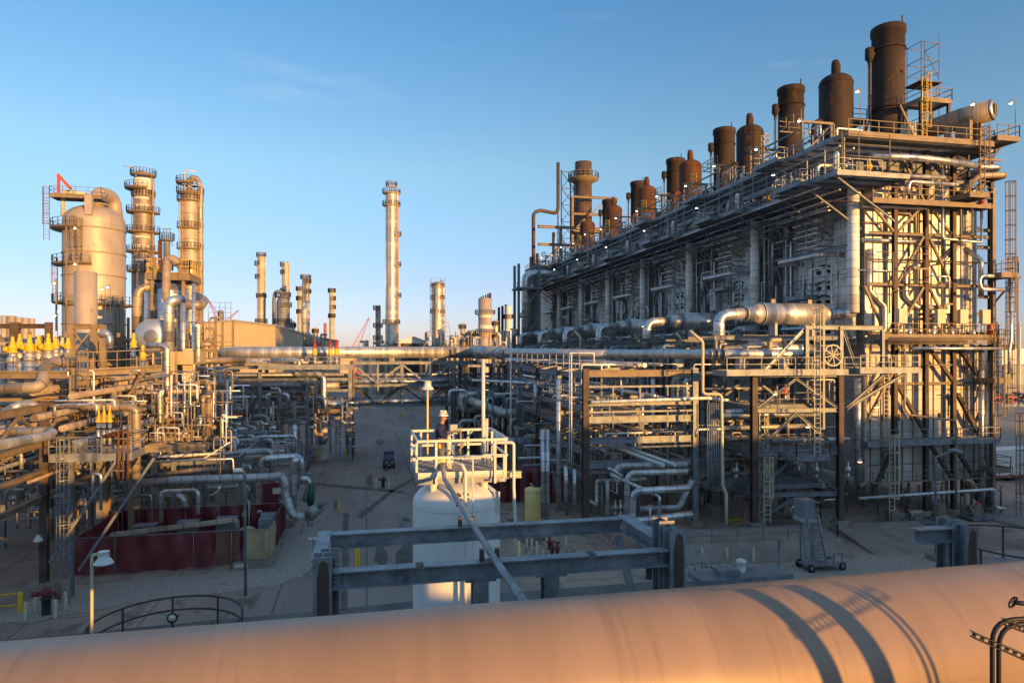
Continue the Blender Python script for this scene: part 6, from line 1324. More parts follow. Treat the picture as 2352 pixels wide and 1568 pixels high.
# row of yellow relief valves on silver risers
yg = 'yellow relief valves in the row on the left platform'
for i, (px, y_, D, s_) in enumerate(((29, 772, 49, 1), (45, 766, 51, 1), (68, 768, 49.5, 1), (89, 769, 50.5, 1), (111, 765, 50, 1.05), (128, 772, 54, .8), (143, 775, 56, .7), (156, 775, 55, .75))):
    c = at(px, 862, D); z0_ = H-D*(835-HY)/FP; t = thing('relief_valve', 'yellow relief valve on a thick silver riser, number %s from the left' % ['one', 'two', 'three', 'four', 'five', 'six', 'seven', 'eight'][i], 'valve', (c.x, c.y, c.z), yg)
    r_ = .26*s_; zt_ = H-D*(y_-HY)/FP; zm = zt_-1.18*s_
    MB().tube([(c.x, c.y, c.z-1.2), (c.x, c.y, zm-.75)], r_*1.15, 14, 0).build('riser', M['cladding'], t)
    MB().lathe((c.x, c.y, zm-.75), [(r_*1.15, 0), (r_*1.5, .1), (r_*1.5, .3), (r_*.9, .55), (r_*.9, .7), (r_*1.1, .75)], 14).build('reducer', M['cladding_dull'], t)
    MB().lathe((c.x, c.y, zm), [(r_*1.25, 0), (r_*1.25, .10), (r_*.95, .14), (r_*1.05, .45), (r_*.6, .6), (r_*.6, .8), (r_*.42, .85), (r_*.42, 1.05*s_), (.12, 1.07*s_), (.05, 1.18*s_), (.001, 1.19*s_)], 16).build('body', M['yellow'] if i not in (6,) else M['cream'], t)
    MB().tube([(c.x-r_, c.y-.05, zm+.25), (c.x-r_*2.1, c.y-.05, zm+.25)], r_*.75, 12, 0).build('outlet', M['yellow'], t)
for px, y_, D in ((307, 762, 55), (328, 790, 53)):
    c = at(px, y_, D); t = thing('relief_valve', 'yellow relief valve standing alone at the platform below the horizontal drum' if px < 320 else 'yellow valve hanging from the pipe below the horizontal drum', 'valve', tuple(c-Vector((0, 0, 2))), None)
    MB().tube([c-Vector((0, 0, 2.6)), c-Vector((0, 0, 1.2))], .16, 12).build('riser', M['cladding'], t)
    MB().lathe(c-Vector((0, 0, 1.25)), [(.27, 0), (.27, .1), (.2, .15), (.24, .5), (.12, .65), (.12, 1.1), (.001, 1.2)], 14).build('body', M['yellow'], t)
# five beige cylinders far left
for i, (px, wp_, y_) in enumerate(((9, 13, 724), (27, 18, 725), (44, 15, 728), (59, 15, 730), (73, 13, 731))):
    tower(px, 85, wp_, y_, 800, 'short beige vertical cylinder, %s of five at the left edge' % ['first', 'second', 'third', 'fourth', 'fifth'][i], 'vessel_paint', (), extra=False, hd=.05, n=20, name='small_cylinder', cat='vessel', group='five beige cylinders at the left edge')
b = MB(); p0, p1_ = at(-10, 749, 75), at(117, 749, 75); b.ibeam(p0, p1_, .5, .5, .05)
fl = thing('goalpost_structure', 'brown steel goalpost frame in front of the five beige cylinders', 'steel frame', tuple(at(60, 840, 75))); b.build('beam', M['brown_steel'], fl)
for px in (31, 38, 112): p = at(px, 740, 75); MB().ibeam((p.x, p.y, 8), (p.x, p.y, p.z), .6, .6, .05).build('column', M['brown_steel'], fl)
MB().bar(at(-5, 770, 74), at(28, 812, 74), .35).build('brace', M['tan_steel'], fl)
# pipes of the left platform zone
ZL = [([(-20, 894, 46), (85, 889, 46), (97, 880, 46.4), (104, 845, 47.5), (120, 832, 48.5), (172, 832, 50)], .43, 'cladding_tan', 'thick tan pipe with a double bend below the yellow relief valves'),
      ([(112, 935, 44), (295, 934, 44.5), (313, 940, 44.6), (313, 960, 44.6), (313, 1165, 44.8)], .30, 'cladding_tan', 'thick tan pipe turning down at a right angle left of the enclosure'),
      ([(-30, 815, 52), (25, 815, 52)], .2, 'bare_pipe', 'tan pipe behind the row of yellow valves'),
      ([(-30, 790, 52), (20, 790, 52)], .2, 'bare_pipe', 'brown pipe at the left edge behind the yellow valves'),
      ([(-30, 1028, 31), (60, 1010, 36), (112, 1000, 38), (120, 993, 38.6), (112, 990, 39.5), (-30, 992, 39.5)], .29, 'cladding_dull', 'thick grey expansion loop pipe sticking in at the left edge'),
      ([(-30, 975, 45), (40, 930, 47), (80, 925, 47), (88, 960, 47)], .35, 'cladding', 'shiny bent pipe behind the left trusses'),
      ([(230, 770, 60), (243, 762, 60), (252, 775, 60), (252, 800, 60)], .34, 'cladding', 'shiny short elbow pipe behind the cradle'),
      ([(262, 935, 46), (262, 890, 50), (330, 888, 52), (345, 893, 52), (360, 905, 52), (362, 960, 52)], .22, 'cladding_tan', 'tan pipe with two bends right of the elbow pipe'),
      ([(240, 880, 52), (385, 862, 58)], .2, 'cladding_dull', 'long level pipe under the tan platform'),
      ([(455, 830, 70), (500, 828, 72), (560, 826, 76)], .4, 'cladding_tan', 'thick pipe under the long silver pipe at the left'),
      ([(465, 880, 62), (520, 880, 66), (540, 870, 72), (490, 868, 74)], .42, 'cladding_tan', 'tan U shaped pipe left of the middle rack'),
      ([(232, 1170, 40.5), (232, 1090, 40.5), (214, 1085, 40.5), (212, 1150, 40.5)], .1, 'cladding', 'small silver pipe left of the enclosure'),
      ([(126, 955, 40), (126, 930, 40), (222, 928, 40), (222, 955, 40)], .09, 'cladding', 'thin silver pipe over the small lower platform'),
      ([(125, 920, 42), (262, 918, 42), (264, 935, 42)], .07, 'white_tube', 'thin pale conduit above the small lower platform'),
      ([(455, 955, 56), (462, 965, 56), (458, 985, 56)], .3, 'cladding', 'shiny elbow pipe beside the pipe bundle')]
for P, r_, m, l in ZL: r_ *= .88; pipe([at(*p) for p in P], r_, M[m], l, n=14, bend=r_*2.4)
# vertical pipe forest x 385..530
vr = random.Random(8)
for i in range(40):
    px = vr.uniform(388, 532); D = vr.uniform(58, 74); y0_ = vr.uniform(835, 940); y1_ = vr.uniform(960, 1015); r_ = vr.choice([.08, .12, .18, .24]); b_ = vr.uniform(10, 26)*vr.choice([-1, 1])
    pipe([at(px+b_, y0_, D), at(px, y0_, D), at(px, y1_, D)] if i % 2 else [at(px, y0_, D), at(px, y1_, D), at(px+b_, y1_, D)], r_, M[vr.choice(['cladding', 'cladding', 'cladding_tan', 'bare_pipe'])], 'upright sunlit pipe in the crowd right of the concrete columns', 'upright pipes right of the concrete columns', 10, r_*2.4)
for i in range(34):
    px = vr.uniform(175, 385); D = vr.uniform(50, 68); y0_ = vr.uniform(865, 930); r_ = vr.choice([.06, .1, .16, .22]); b_ = vr.uniform(14, 60)*vr.choice([-1, 1])
    pipe([at(px+b_, y0_, D), at(px, y0_, D), at(px, y0_+vr.uniform(30, 110), D)], r_, M[vr.choice(['cladding_tan', 'cladding', 'bare_pipe', 'tan_steel'])], 'sunlit bent pipe in the crowd left of the concrete columns', 'bent pipes left of the concrete columns', 10, r_*2.4)
for i in range(40):
    X = -vr.uniform(17, 40); z = vr.choice([13.0, 12.2, 11.2, 10.4, 9.2, 7.4]); y0_ = vr.uniform(38, 60); r_ = vr.choice([.1, .14, .2, .3])
    pipe([(X, y0_, z), (X+vr.uniform(-1, 1)*0, y0_+vr.uniform(20, 60), z)], r_, M[vr.choice(['cladding_tan', 'bare_pipe', 'cladding_dull'])], 'long pipe lying on the left pipe rack running away', 'long pipes on the left pipe rack', 10)
for i in range(16):
    X0_ = -vr.uniform(18, 30); Y_ = vr.uniform(56, 76); z = vr.choice([12.6, 11.6, 10.8, 9.8, 8.6])
    pipe([(X0_, Y_, z), (X0_+vr.uniform(4, 9), Y_, z)], vr.choice([.12, .2, .3]), M[vr.choice(['cladding_tan', 'bare_pipe', 'cladding'])], 'level pipe crossing the left plant', 'level pipes crossing the left plant', 10)
# left rack
lr = thing('pipe_rack', 'tan steel pipe rack with trusses running away at the left edge', 'pipe rack', (-20, 47, 0))
p = at(102, 920, 42); XLr = p.x; YLr = p.y
MB().ibeam((XLr, YLr, .8), (XLr, YLr, H-42*(922-HY)/FP), .42, .42, .04).build('column', M['brown_steel'], lr)
MB().cbox((XLr, YLr, .4), 1.5, 1.0, .8).build('footing', M['concrete'], lr)
for y in (YLr, YLr+9, YLr+18, YLr+27, YLr+36):
    for x in (XLr, XLr-7):
        if y > YLr or x < XLr: MB().ibeam((x, y, 0), (x, y, 11.7), .4, .4, .04).build('column', M['grey_steel'], lr)
for z in (11.5, 9.2, 6.9):
    for y in (YLr+9, YLr+18, YLr+27, YLr+36): MB().ibeam((XLr-6.8, y, z), (XLr-.2, y, z), .3, .35, .03).build('beam', M['tan_steel'], lr)
for x in (XLr-.05, XLr-7):
    for z, hh in ((11.5, .45), (9.3, .35), (7.6, .3), (6.0, .3)):
        MB().ibeam((x, YLr-16, z), (x, YLr-.22, z), .3, hh, .03).build('beam', M['tan_steel'], lr); MB().ibeam((x, YLr+.22, z), (x, YLr+36, z), .3, hh, .03).build('beam', M['tan_steel'], lr)
    for i in range(-2, 6): 
        y = YLr+i*6; MB().bar((x+.02, y, 9.5), (x+.02, y+3, 11.3), .14).build('brace', M['tan_steel'], lr); MB().bar((x+.02, y+6, 9.5), (x+.02, y+3, 11.3), .14).build('brace', M['tan_steel'], lr)
MB().bar((XLr-7, YLr-6, 7.4), (XLr-.3, YLr, 2.9), .22).build('brace', M['tan_steel'], lr)
# lower valve platform
zl = H-40.5*(1045-HY)/FP; lp = thing('valve_platform', 'small grey platform with three yellow topped valves at the left', 'platform', tuple(at(200, 1045, 41)))
q0, q1 = at(114, 1050, 40), at(275, 1036, 40.6)
deck(lp, q0.x, q1.x+.6, q0.y-.1, q0.y+3.2, zl, [[(q0.x, q0.y-.1), (q1.x-1, q0.y-.1)], [(q0.x, q0.y+3.2), (q1.x+.6, q0.y+3.2)], [(q1.x+.6, q0.y-.1), (q1.x+.6, q0.y+3.2)]], 'galvanised', .35)
deck(lp, q1.x+.62, q1.x+4.2, q0.y+2.4, q0.y+3.4, zl+.1, [], 'tan_steel', .35)
MB().bar((q0.x, q0.y, zl-6.2), (q0.x+3.6, q0.y, zl-.3), .14).build('brace', M['galvanised'], lp); MB().bar((q0.x+1.5, q0.y+.1, zl-6.8), (q0.x+5.6, q0.y+.1, zl-.3), .14).build('brace', M['galvanised'], lp)
for x, y in ((q0.x+.6, q0.y+1.5),): MB().ibeam((x, y, 0), (x, y, zl-.3), .22, .22, .03).build('column', M['grey_steel'], lp)
for px in (226, 239, 252):
    p = at(px, 1040, 41.2); p.z = zl; t = thing('relief_valve', 'slender pipe stand with a pointed yellow cap on the small grey platform', 'valve', tuple(p), 'yellow capped stands on the small grey platform')
    MB().tube([p, p+Vector((0, 0, 1.9))], .11, 10).build('riser', M['cladding'], t)
    MB().lathe(p+Vector((0, 0, 1.9)), [(.18, 0), (.18, .1), (.1, .14), (.09, .6), (.05, .65), (.04, 1.0), (.001, 1.02)], 10).build('cap', M['yellow'], t)
    for z in (.5, 1.0, 1.5): MB().lathe(p+Vector((0, 0, z)), [(.11, -.05), (.2, -.04), (.2, .04), (.11, .05)], 10).build('flange', M['navy'], t)
for i in range(3): pipe([at(233+i*14, 1005, 41)+Vector((0, 0, .0)), at(238+i*14, 1000, 41), at(272+i*11, 990-i*3, 40.6), at(272+i*11, 1060, 40.4), at(272+i*11, 1100, 40.4)], .06, M['leather'], 'thin copper brown pipe looping over the small grey platform', 'copper brown pipes on the small grey platform', 8, .15)
b = MB(); p = at(149, 1320, 40.5); b.ladder((p.x, p.y, .0), zl, 0, True, .5, .06); tag(b.build('caged_ladder', M['galvanised']), 'tall grey caged ladder rising from the ground left of the maroon enclosure', 'ladder')
p = at(88, 1237, 41); wl = thing('wall_lamp', 'small white lamp fixed to the brown rack column at the left', 'lamp', tuple(p)); MB().lathe(p, [(.26, -.12), (.2, .05), (.12, .1), (.12, .22), (.001, .23)], 14).build('lamp_shade', M['white_paint'], wl); MB().bar(p+Vector((0, 0, .18)), p+Vector((.4, 0, .2)), .05).build('arm', M['grey_steel'], wl)
# dark undergrowth of the left: equipment below z 6
for i in range(60):
    X = -vr.uniform(9, 34); Y_ = vr.uniform(58, 78); z = vr.uniform(1.5, 7); L_ = vr.uniform(1, 6); r_ = vr.choice([.07, .1, .16, .22, .3])
    pipe([(X, Y_, z-vr.uniform(.5, 1.5)), (X, Y_, z), (X+L_, Y_, z), (X+L_, Y_, max(.05, z-vr.uniform(.8, 4)))], r_, M[vr.choice(['cladding_dull', 'cladding', 'bare_pipe', 'galvanised'])], 'bent pipe in the shaded pipework behind the maroon enclosure', 'bent pipes behind the maroon enclosure', 10, r_*2.4)
ls = thing('low_steelwork', 'low steel frame carrying the shaded pipes behind the maroon enclosure', 'steel frame', (-15, 66, 0))
for x in (-27, -21, -15, -10):
    for y in (59, 66, 73): MB().ibeam((x, y, 0), (x, y, 6.2), .3, .3, .03).build('column', M['grey_steel'], ls)
    MB().ibeam((x, 58, 6.35), (x, 74, 6.35), .25, .3, .03).build('beam', M['grey_steel'], ls)
for y in (59, 66, 73): MB().ibeam((-28, y, 6.0), (-9, y, 6.0), .25, .3, .03).build('beam', M['grey_steel'], ls)
# horizontal runs above (y 1000..1100)
HP = [([(345, 1040, 54), (355, 1050, 54), (480, 1042, 56), (640, 1036, 59)], .16, 'cladding_dull'), ([(420, 1058, 56), (535, 1050, 57), (640, 1046, 59)], .2, 'bare_pipe'),
      ([(325, 1110, 51), (400, 1103, 51.6), (628, 1095, 54), (645, 1092, 54), (655, 1105, 54), (655, 1130, 54), (672, 1186, 53.6), (705, 1186, 53.6)], .33, 'cladding_dull'),
      ([(360, 1092, 54), (440, 1080, 55), (545, 1075, 56)], .22, 'cladding_tan'), ([(600, 1100, 55), (600, 1057, 55), (620, 1052, 55), (680, 1048, 56), (693, 1055, 56), (693, 1100, 56)], .26, 'cladding'),
      ([(674, 1190, 54.5), (674, 1065, 54.5), (684, 1050, 54.5)], .26, 'cladding'), ([(540, 1040, 60), (540, 1015, 60), (530, 1005, 60), (495, 1005, 60)], .18, 'white_tube'), ([(575, 1080, 58), (575, 1072, 58), (540, 1068, 58), (450, 1075, 58)], .14, 'cladding'),
      ([(465, 1010, 60), (545, 1005, 60), (548, 1030, 60)], .16, 'cladding'), ([(345, 1060, 47), (535, 1053, 48), (537, 1085, 48)], .05, 'white_tube'), ([(465, 1055, 50), (528, 1015, 51)], .05, 'white_tube'),
      ([(370, 1200, 47.5), (370, 1128, 47.5), (455, 1125, 47.5), (455, 1180, 47.5)], .14, 'cladding'), ([(480, 1140, 49), (500, 1130, 49), (505, 1115, 49)], .1, 'cladding'),
      ([(700, 1150, 55), (712, 1105, 55), (702, 1098, 55), (690, 1100, 55)], .22, 'cladding'), ([(705, 1186, 53.6), (712, 1190, 53.6), (712, 1207, 53.6)], .24, 'cladding')]
for P, r_, m in HP: pipe([at(*p) for p in P], r_, M[m], 'silver pipe run beside the road above the maroon enclosure', 'pipe runs above the maroon enclosure', 14, r_*2.6)
t = thing('angle_valve', 'fat slanted grey valve body beside the road', 'valve', tuple(at(728, 1180, 53.5)))
MB().tube([at(712, 1182, 53.5), at(735, 1163, 53.2)], [.5, .46], 20, 0).build('body', M['cladding_dull'], t)
b = MB(); b.tube([at(735, 1163, 53.2), at(745, 1155, 53)], .12, 8); c = at(746, 1153, 53)
for i in range(10): t0, t1 = i*math.pi/5, (i+1)*math.pi/5; b.bar(c+Vector((math.cos(t0)*.12, 0, math.sin(t0)*.25)), c+Vector((math.cos(t1)*.12, 0, math.sin(t1)*.25)), .04)
b.build('handwheel', M['grey_steel'], t)
pipe([at(714, 1110, 55), at(714, 1160, 55)], .28, M['dark_green'], 'dark green valve body on the pipe beside the road', n=14, name='valve', cat='valve')
b = MB(); p = at(607, 1105, 58); q = at(642, 1153, 58); b.box(p.x, q.x, p.y-1, p.y+1, q.z, p.z); solo('red_container', b, M['red'] if 0 else M['maroon'], 'dark red metal box behind the enclosure beside the road', 'container')
b = MB(); b.box(p.x+.8, p.x+1.7, p.y-1.02, p.y-1.005, p.z-.9, p.z-.4); tag(b.build('notice_board', M['white_paint']), 'small white notice on the dark red box', 'sign')
for px, py, D, wd, ht in ((345, 975, 64, 1.6, 1.2), (455, 1030, 56, .8, .5), (640, 955, 70, 2.2, .5)):
    pass
# maroon tarpaulin enclosure
E_ = thing('tarpaulin_fence', 'enclosure fenced with maroon, brown and tan tarpaulin sheets left of the road', 'fence', (-12.7, 54, 0))
Ex0, Ex1, Ey0, Ey1, Eh = -18.8, -6.6, 50.0, 58.2, 2.62
def tarp(p, q, z0, z1, m, sag=.0, seed=0, par=E_):
    rr_ = random.Random(seed); p, q = Vector(p), Vector(q); n = max(6, int((q-p).length/.22)); d = (q-p).normalized(); nn = Vector((d.y, -d.x, 0)); b = MB(); rows = 7
    ph = [rr_.uniform(0, 6) for _ in range(4)]
    for j in range(rows+1):
        k = j/rows
        for i in range(n+1):
            s_ = i/n*(q-p).length; a_ = .04+.15*math.sin(math.pi*k)
            o_ = math.sin(s_*4.1+ph[0])*a_+math.sin(s_*9+ph[1]+k*3)*a_*.4+math.sin(k*7+ph[2]+s_)*.04+k*0
            zb = z0+abs(math.sin(s_*1.3+ph[3]))*.12; z = z1+(zb-z1)*k-(.04*abs(math.sin(s_*3.3+ph[1])) if j == 0 else 0)
            v_ = p+d*s_+nn*o_; b.v.append((v_.x, v_.y, z))
    for j in range(rows):
        for i in range(n): A = j*(n+1)+i; b.face([A, A+1, A+n+2, A+n+1], True)
    return b.build('tarpaulin', M[m], par)
tarp((Ex0, Ey0, 0), (-11.4, Ey0+.1, 0), .1, Eh, 'maroon', seed=1); tarp((-11.35, Ey0+.02, 0), (-10.1, Ey0+.02, 0), .12, Eh, 'maroon', seed=2)
tarp((-10.05, Ey0+.1, 0), (-8.6, Ey0+.1, 0), .15, Eh, 'brown_tarp', seed=3); tarp((-8.55, Ey0+.15, 0), (-8.25, Ey0+.15, 0), .3, Eh, 'maroon', seed=9); tarp((-8.22, Ey0+.1, 0), (Ex1, Ey0+.1, 0), .42, Eh, 'tan_tarp', seed=4)
tarp((Ex1, Ey0+.1, 0), (Ex1, Ey0+3.0, 0), .3, Eh, 'tan_tarp', seed=5); tarp((Ex1, Ey0+3.05, 0), (Ex1+.1, Ey1, 0), .15, Eh, 'maroon', seed=6)
tarp((Ex1, Ey1, 0), (Ex0, Ey1, 0), .2, Eh, 'maroon', seed=7); tarp((Ex0, Ey1, 0), (Ex0, Ey0, 0), .2, Eh, 'maroon', seed=8)
for p, q in (((Ex0, Ey0), (Ex1, Ey0)), ((Ex1, Ey0), (Ex1, Ey1)), ((Ex1, Ey1), (Ex0, Ey1)), ((Ex0, Ey1), (Ex0, Ey0))): MB().tube([(*p, Eh+.02), (*q, Eh+.02)], .03, 6, 0).build('rail', M['galvanised'], E_)
for i in range(6):
    x = Ex0+(Ex1-Ex0)*i/5
    for y in (Ey0+.06, Ey1-.06): MB().tube([(x, y, 0), (x, y, Eh)], .03, 6, 0).build('post', M['galvanised'], E_)
b = MB(); b.box(-8.9, Ex1+.35, Ey0-.35, Ey1+.4, .02, .42); tag(b.build('concrete_curb', M['concrete']), 'low concrete slab kerb under the tan corner of the tarpaulin enclosure', 'kerb')
sg = thing('tag_sign', 'white tag sign with black characters on the kerb of the enclosure', 'sign', (-8.3, Ey0-.37, .15))
MB().box(-8.75, -7.95, Ey0-.38, Ey0-.352, .16, .38).build('plate', M['white_paint'], sg)
def text(s_, loc, size, m, par, rot=(R(90), 0, 0), name='lettering', ext=.002):
    cu = bpy.data.curves.new(name, 'FONT'); cu.body = s_; cu.size = size; cu.extrude = ext; cu.align_x = 'CENTER'; cu.align_y = 'CENTER'
    tmp = bpy.data.objects.new('t', cu); COL.objects.link(tmp); tmp.rotation_euler = rot
    bpy.context.view_layer.update(); me = bpy.data.meshes.new_from_object(tmp.evaluated_get(bpy.context.evaluated_depsgraph_get())); bpy.data.objects.remove(tmp)
    me.name = name; me.materials.clear(); me.materials.append(m); o = bpy.data.objects.new(name, me); COL.objects.link(o); off = OFF.get(par.name, Vector((0, 0, 0)))
    o.parent = par; o.location = Vector(loc)-off; o.rotation_euler = rot; OFF[o.name] = off; return o
text('IZLTK-02', (-8.35, Ey0-.386, .27), .17, M['black'], sg)
# things inside the enclosure
for i, (x, y) in enumerate(((-16.0, 54.5), (-13.2, 55), (-10.6, 55.5))):
    t = thing('pump_set', 'covered pump set inside the maroon enclosure', 'pump', (x, y, 0), 'pump sets inside the maroon enclosure')
    MB().hexa([(x-.7, y-.5, 0), (x+.7, y-.5, 0), (x+.9, y+.6, 0), (x-.5, y+.6, 0), (x-.4, y-.4, 2.1), (x+.6, y-.4, 2.1), (x+.8, y+.4, 2.2), (x-.3, y+.4, 2.2)]).build('guard', M['grey_steel'], t)
    MB().box(x-.5, x+1.0, y-.6, y+.5, 2.22, 2.3).build('cover', M['galvanised'], t)
for dz, dy in ((0, 0), (.1, .35), (.0, .7)): pipe([(-17.6, 52.6+dy, .1), (-17.6, 52.6+dy, 2.0+dz), (-9.3, 53.2+dy, 2.5+dz), (-9.3+.1, 53.2+dy, .5)], .12, M['cladding_tan'], 'tan pipe crossing above the pumps inside the enclosure', 'pipes inside the enclosure', 12, .3)
for x, y, r_, h_ in ((-8.6, 53.6, .75, 2.0), (-7.8, 52.4, .8, 1.75)):
    b = MB(); b.lathe((x, y, 0), dome(r_, 0, h_, .6, 6), 24); solo('plastic_tank', b, M['tan_tarp'] if y > 53 else M['cream'], 'cream plastic tank inside the tan corner of the enclosure' if y < 53 else 'tan wrapped tank inside the corner of the enclosure', 'tank')
b = MB(); b.box(-7.9, -6.9, 54.2, 56.6, 0, 2.3); solo('storage_tote', b, M['galvanised'], 'grey box tote at the right inside the enclosure', 'tote')
for px, py in ((572, 1150), (565, 1178), (600, 1172)): p = at(px, py, 54); pipe([(p.x, p.y, .5), (p.x, p.y, p.z), (p.x-.25, p.y, p.z), (p.x-.25, p.y, p.z-.2)], .05, M['white_paint'], 'white bent vent pipe above the enclosure tanks', 'white vents above the enclosure tanks', 8, .1)
# tall lamp post in front of enclosure
p = gnd(564, 1382); t = thing('light_pole', 'tall plain grey pole on a concrete base in front of the enclosure', 'pole', tuple(p))
D_ = 15*FP/(1382-HY); MB().tube([p, at(562, 1090, D_), at(554, 1078, D_)], .09, 10, .3).build('pole', M['galvanised'], t); MB().cbox(p+Vector((0, 0, .2)), .8, .8, .4).build('footing', M['concrete'], t)
q = at(547, 1080, D_); MB().lathe(q, [(.001, .16), (.2, .12), (.3, 0), (.3, -.06), (.001, -.06)][::-1], 16).build('lamp_head', M['white_paint'], t)
# hydrant and bollards
def bollard(px, py, D=None, m='cream', h=1.05, r=.09, label='', group=None):
    p = gnd(px, py); b = MB(); b.lathe(p, dome(r, 0, h, r*.7, 4), 14); return solo('bollard', b, M[m], label, 'bollard', group)
g1 = 'cream bollards guarding the left hydrant'
bl = [bollard(px, py, label=l, group=g1) for px, py, l in ((58, 1424, 'cream bollard left of the red hydrant, nearest the duct'), (82, 1405, 'cream bollard behind and left of the red hydrant'), (127, 1418, 'cream bollard in front and right of the red hydrant'), (150, 1400, 'cream bollard farthest right beside the red hydrant'))]
def hydrant(px, py, label, s_=1.0):
    p = gnd(px, py); t = thing('fire_hydrant', label, 'hydrant', tuple(p))
    MB().lathe(p, [(.22*s_, 0), (.2*s_, .05), (.2*s_, .75*s_), (.26*s_, .78*s_), (.26*s_, .86*s_), (.16*s_, .9*s_)], 14).build('barrel', M['dark'], t)
    b = MB(); b.lathe(p, [(.16*s_, .9*s_), (.2*s_, 1.0*s_), (.24*s_, 1.15*s_), (.16*s_, 1.3*s_), (.07*s_, 1.36*s_), (.001, 1.42*s_)], 14); b.tube([p+Vector((-.4*s_, 0, 1.05*s_)), p+Vector((.4*s_, 0, 1.05*s_))], .1*s_, 10, 0); b.build('head', M['hydrant_red'], t)
    b = MB(); b.tube([p+Vector((.4*s_, 0, .85*s_)), p+Vector((.62*s_, 0, .85*s_))], .14*s_, 10, 0); b.tube([p+Vector((-.62*s_, 0, 1.05*s_)), p+Vector((-.38*s_, 0, 1.05*s_))], .12*s_, 10, 0); b.build('cap', M['hydrant_red'], t); return t
hydrant(106, 1411, 'dark red fire hydrant between cream bollards at the lower left', 1.15)
yb = thing('barrier', 'yellow two rail pipe barrier at the lower left edge', 'barrier', tuple(gnd(40, 1404)))
pa, pb = gnd(-60, 1412), gnd(43, 1402)
for z in (.35, 1.0): MB().tube([pa+Vector((0, 0, z)), pb+Vector((0, 0, z))], .05, 8, 0).build('rail', M['yellow'], yb)
MB().tube([pb, pb+Vector((0, 0, 1.05))], .05, 8, 0).build('post', M['yellow'], yb); MB().lathe(gnd(47, 1404), dome(.13, 0, 1.15, .06, 4), 12).build('bollard_post', M['yellow'], yb)
# round tank with ring railing at bottom left
rt = gnd(380, 1430); c = at(383, 1430, 25.4); c.z = 0; t = thing('round_tank', 'round tank roof with a ring railing and small fittings just beyond the duct', 'tank', tuple(c)); RT = 2.65
MB().lathe(c, [(RT, 0), (RT, 3.75), (.01, 3.95)], 48).build('shell', M['grey_steel'], t)
for z in (4.95, 4.42):
    P = [c+Vector((RT*math.cos(a), RT*math.sin(a), z)) for a in [2*math.pi*i/48 for i in range(49)]]; b = MB()
    for a_, c_ in zip(P, P[1:]): b.bar(a_, c_, .05, .07)
    b.build('rail', M['brown_steel'], t)
for i in range(9):
    a = 2*math.pi*i/9+.35; MB().bar(c+Vector((RT*math.cos(a), RT*math.sin(a), 3.75)), c+Vector((RT*math.cos(a), RT*math.sin(a), 4.97)), .07, .07).build('post', M['brown_steel'], t)
for px, py, m, r_, h_ in ((363, 1445, 'white_paint', .09, .75), (383, 1445, 'white_paint', .06, .55), (285, 1450, 'white_paint', .08, .4), (325, 1450, 'brown_steel', .12, .5), (488, 1440, 'dark', .06, 1.1)):
    p = at(px, py, 25.2); b = MB(); b.lathe((p.x, p.y, 3.86), [(r_, 0), (r_, h_*.6), (r_*1.5, h_*.65), (r_*1.5, h_*.8), (r_*.8, h_), (.001, h_)], 12); b.build('nozzle', M[m], t)
p = at(396, 1418, 25.2); MB().lathe(p, [(.001, -.04), (.19, -.04), (.19, .02), (.16, .03), (.001, .03)][::-1], 18, 'y').build('gauge', M['dark'], t); MB().lathe(p+Vector((0, -.05, 0)), [(.001, 0), (.14, 0), (.001, -.005)], 16, 'y').build('dial', M['white_paint'], t)
MB().bar((p.x, p.y, 3.8), p, .05).build('gauge_stem', M['dark'], t)
b = MB(); b.bar(at(385, 1440, 25.4), at(415, 1408, 25.8), .05); b.bar(at(400, 1440, 25.4), at(500, 1436, 25.4), .05); b.build('linkage', M['grey_steel'], t)

# many more thin runs, conduits and railings through the left plant
tr_ = random.Random(404)
for i in range(240):
    px = tr_.uniform(110, 535); D = tr_.uniform(46, 76); y0_ = tr_.uniform(845, 1010); r_ = tr_.choice([.03, .04, .06, .08]); b_ = tr_.uniform(6, 60)*tr_.choice([-1, 1]); q_ = y0_+tr_.uniform(15, 80)
    P = [at(px+b_, y0_, D), at(px, y0_, D), at(px, q_, D)]
    if i % 3 == 0: P.append(at(px+b_*.5, q_, D))
    if i % 5 == 0: P = [at(px, y0_, D), at(px, y0_+95, D)]
    pipe(P, r_, M[tr_.choice(['cladding', 'cladding_tan', 'tan_steel', 'bare_pipe', 'white_tube'])], 'thin run in the crowd of the left plant', 'thin runs of the left plant', 6, r_*3)
for i in range(150):
    px = tr_.uniform(-20, 330); D = tr_.uniform(44, 66); y0_ = tr_.uniform(1000, 1180); r_ = tr_.choice([.03, .05, .08, .12]); b_ = tr_.uniform(10, 70)*tr_.choice([-1, 1])
    pipe([at(px+b_, y0_, D), at(px, y0_, D), at(px, y0_+tr_.uniform(10, 60), D)], r_, M[tr_.choice(['cladding_dull', 'cladding_tan', 'bare_pipe', 'grey_steel'])], 'thin run low in the left plant', 'thin runs low in the left plant', 6, r_*3)
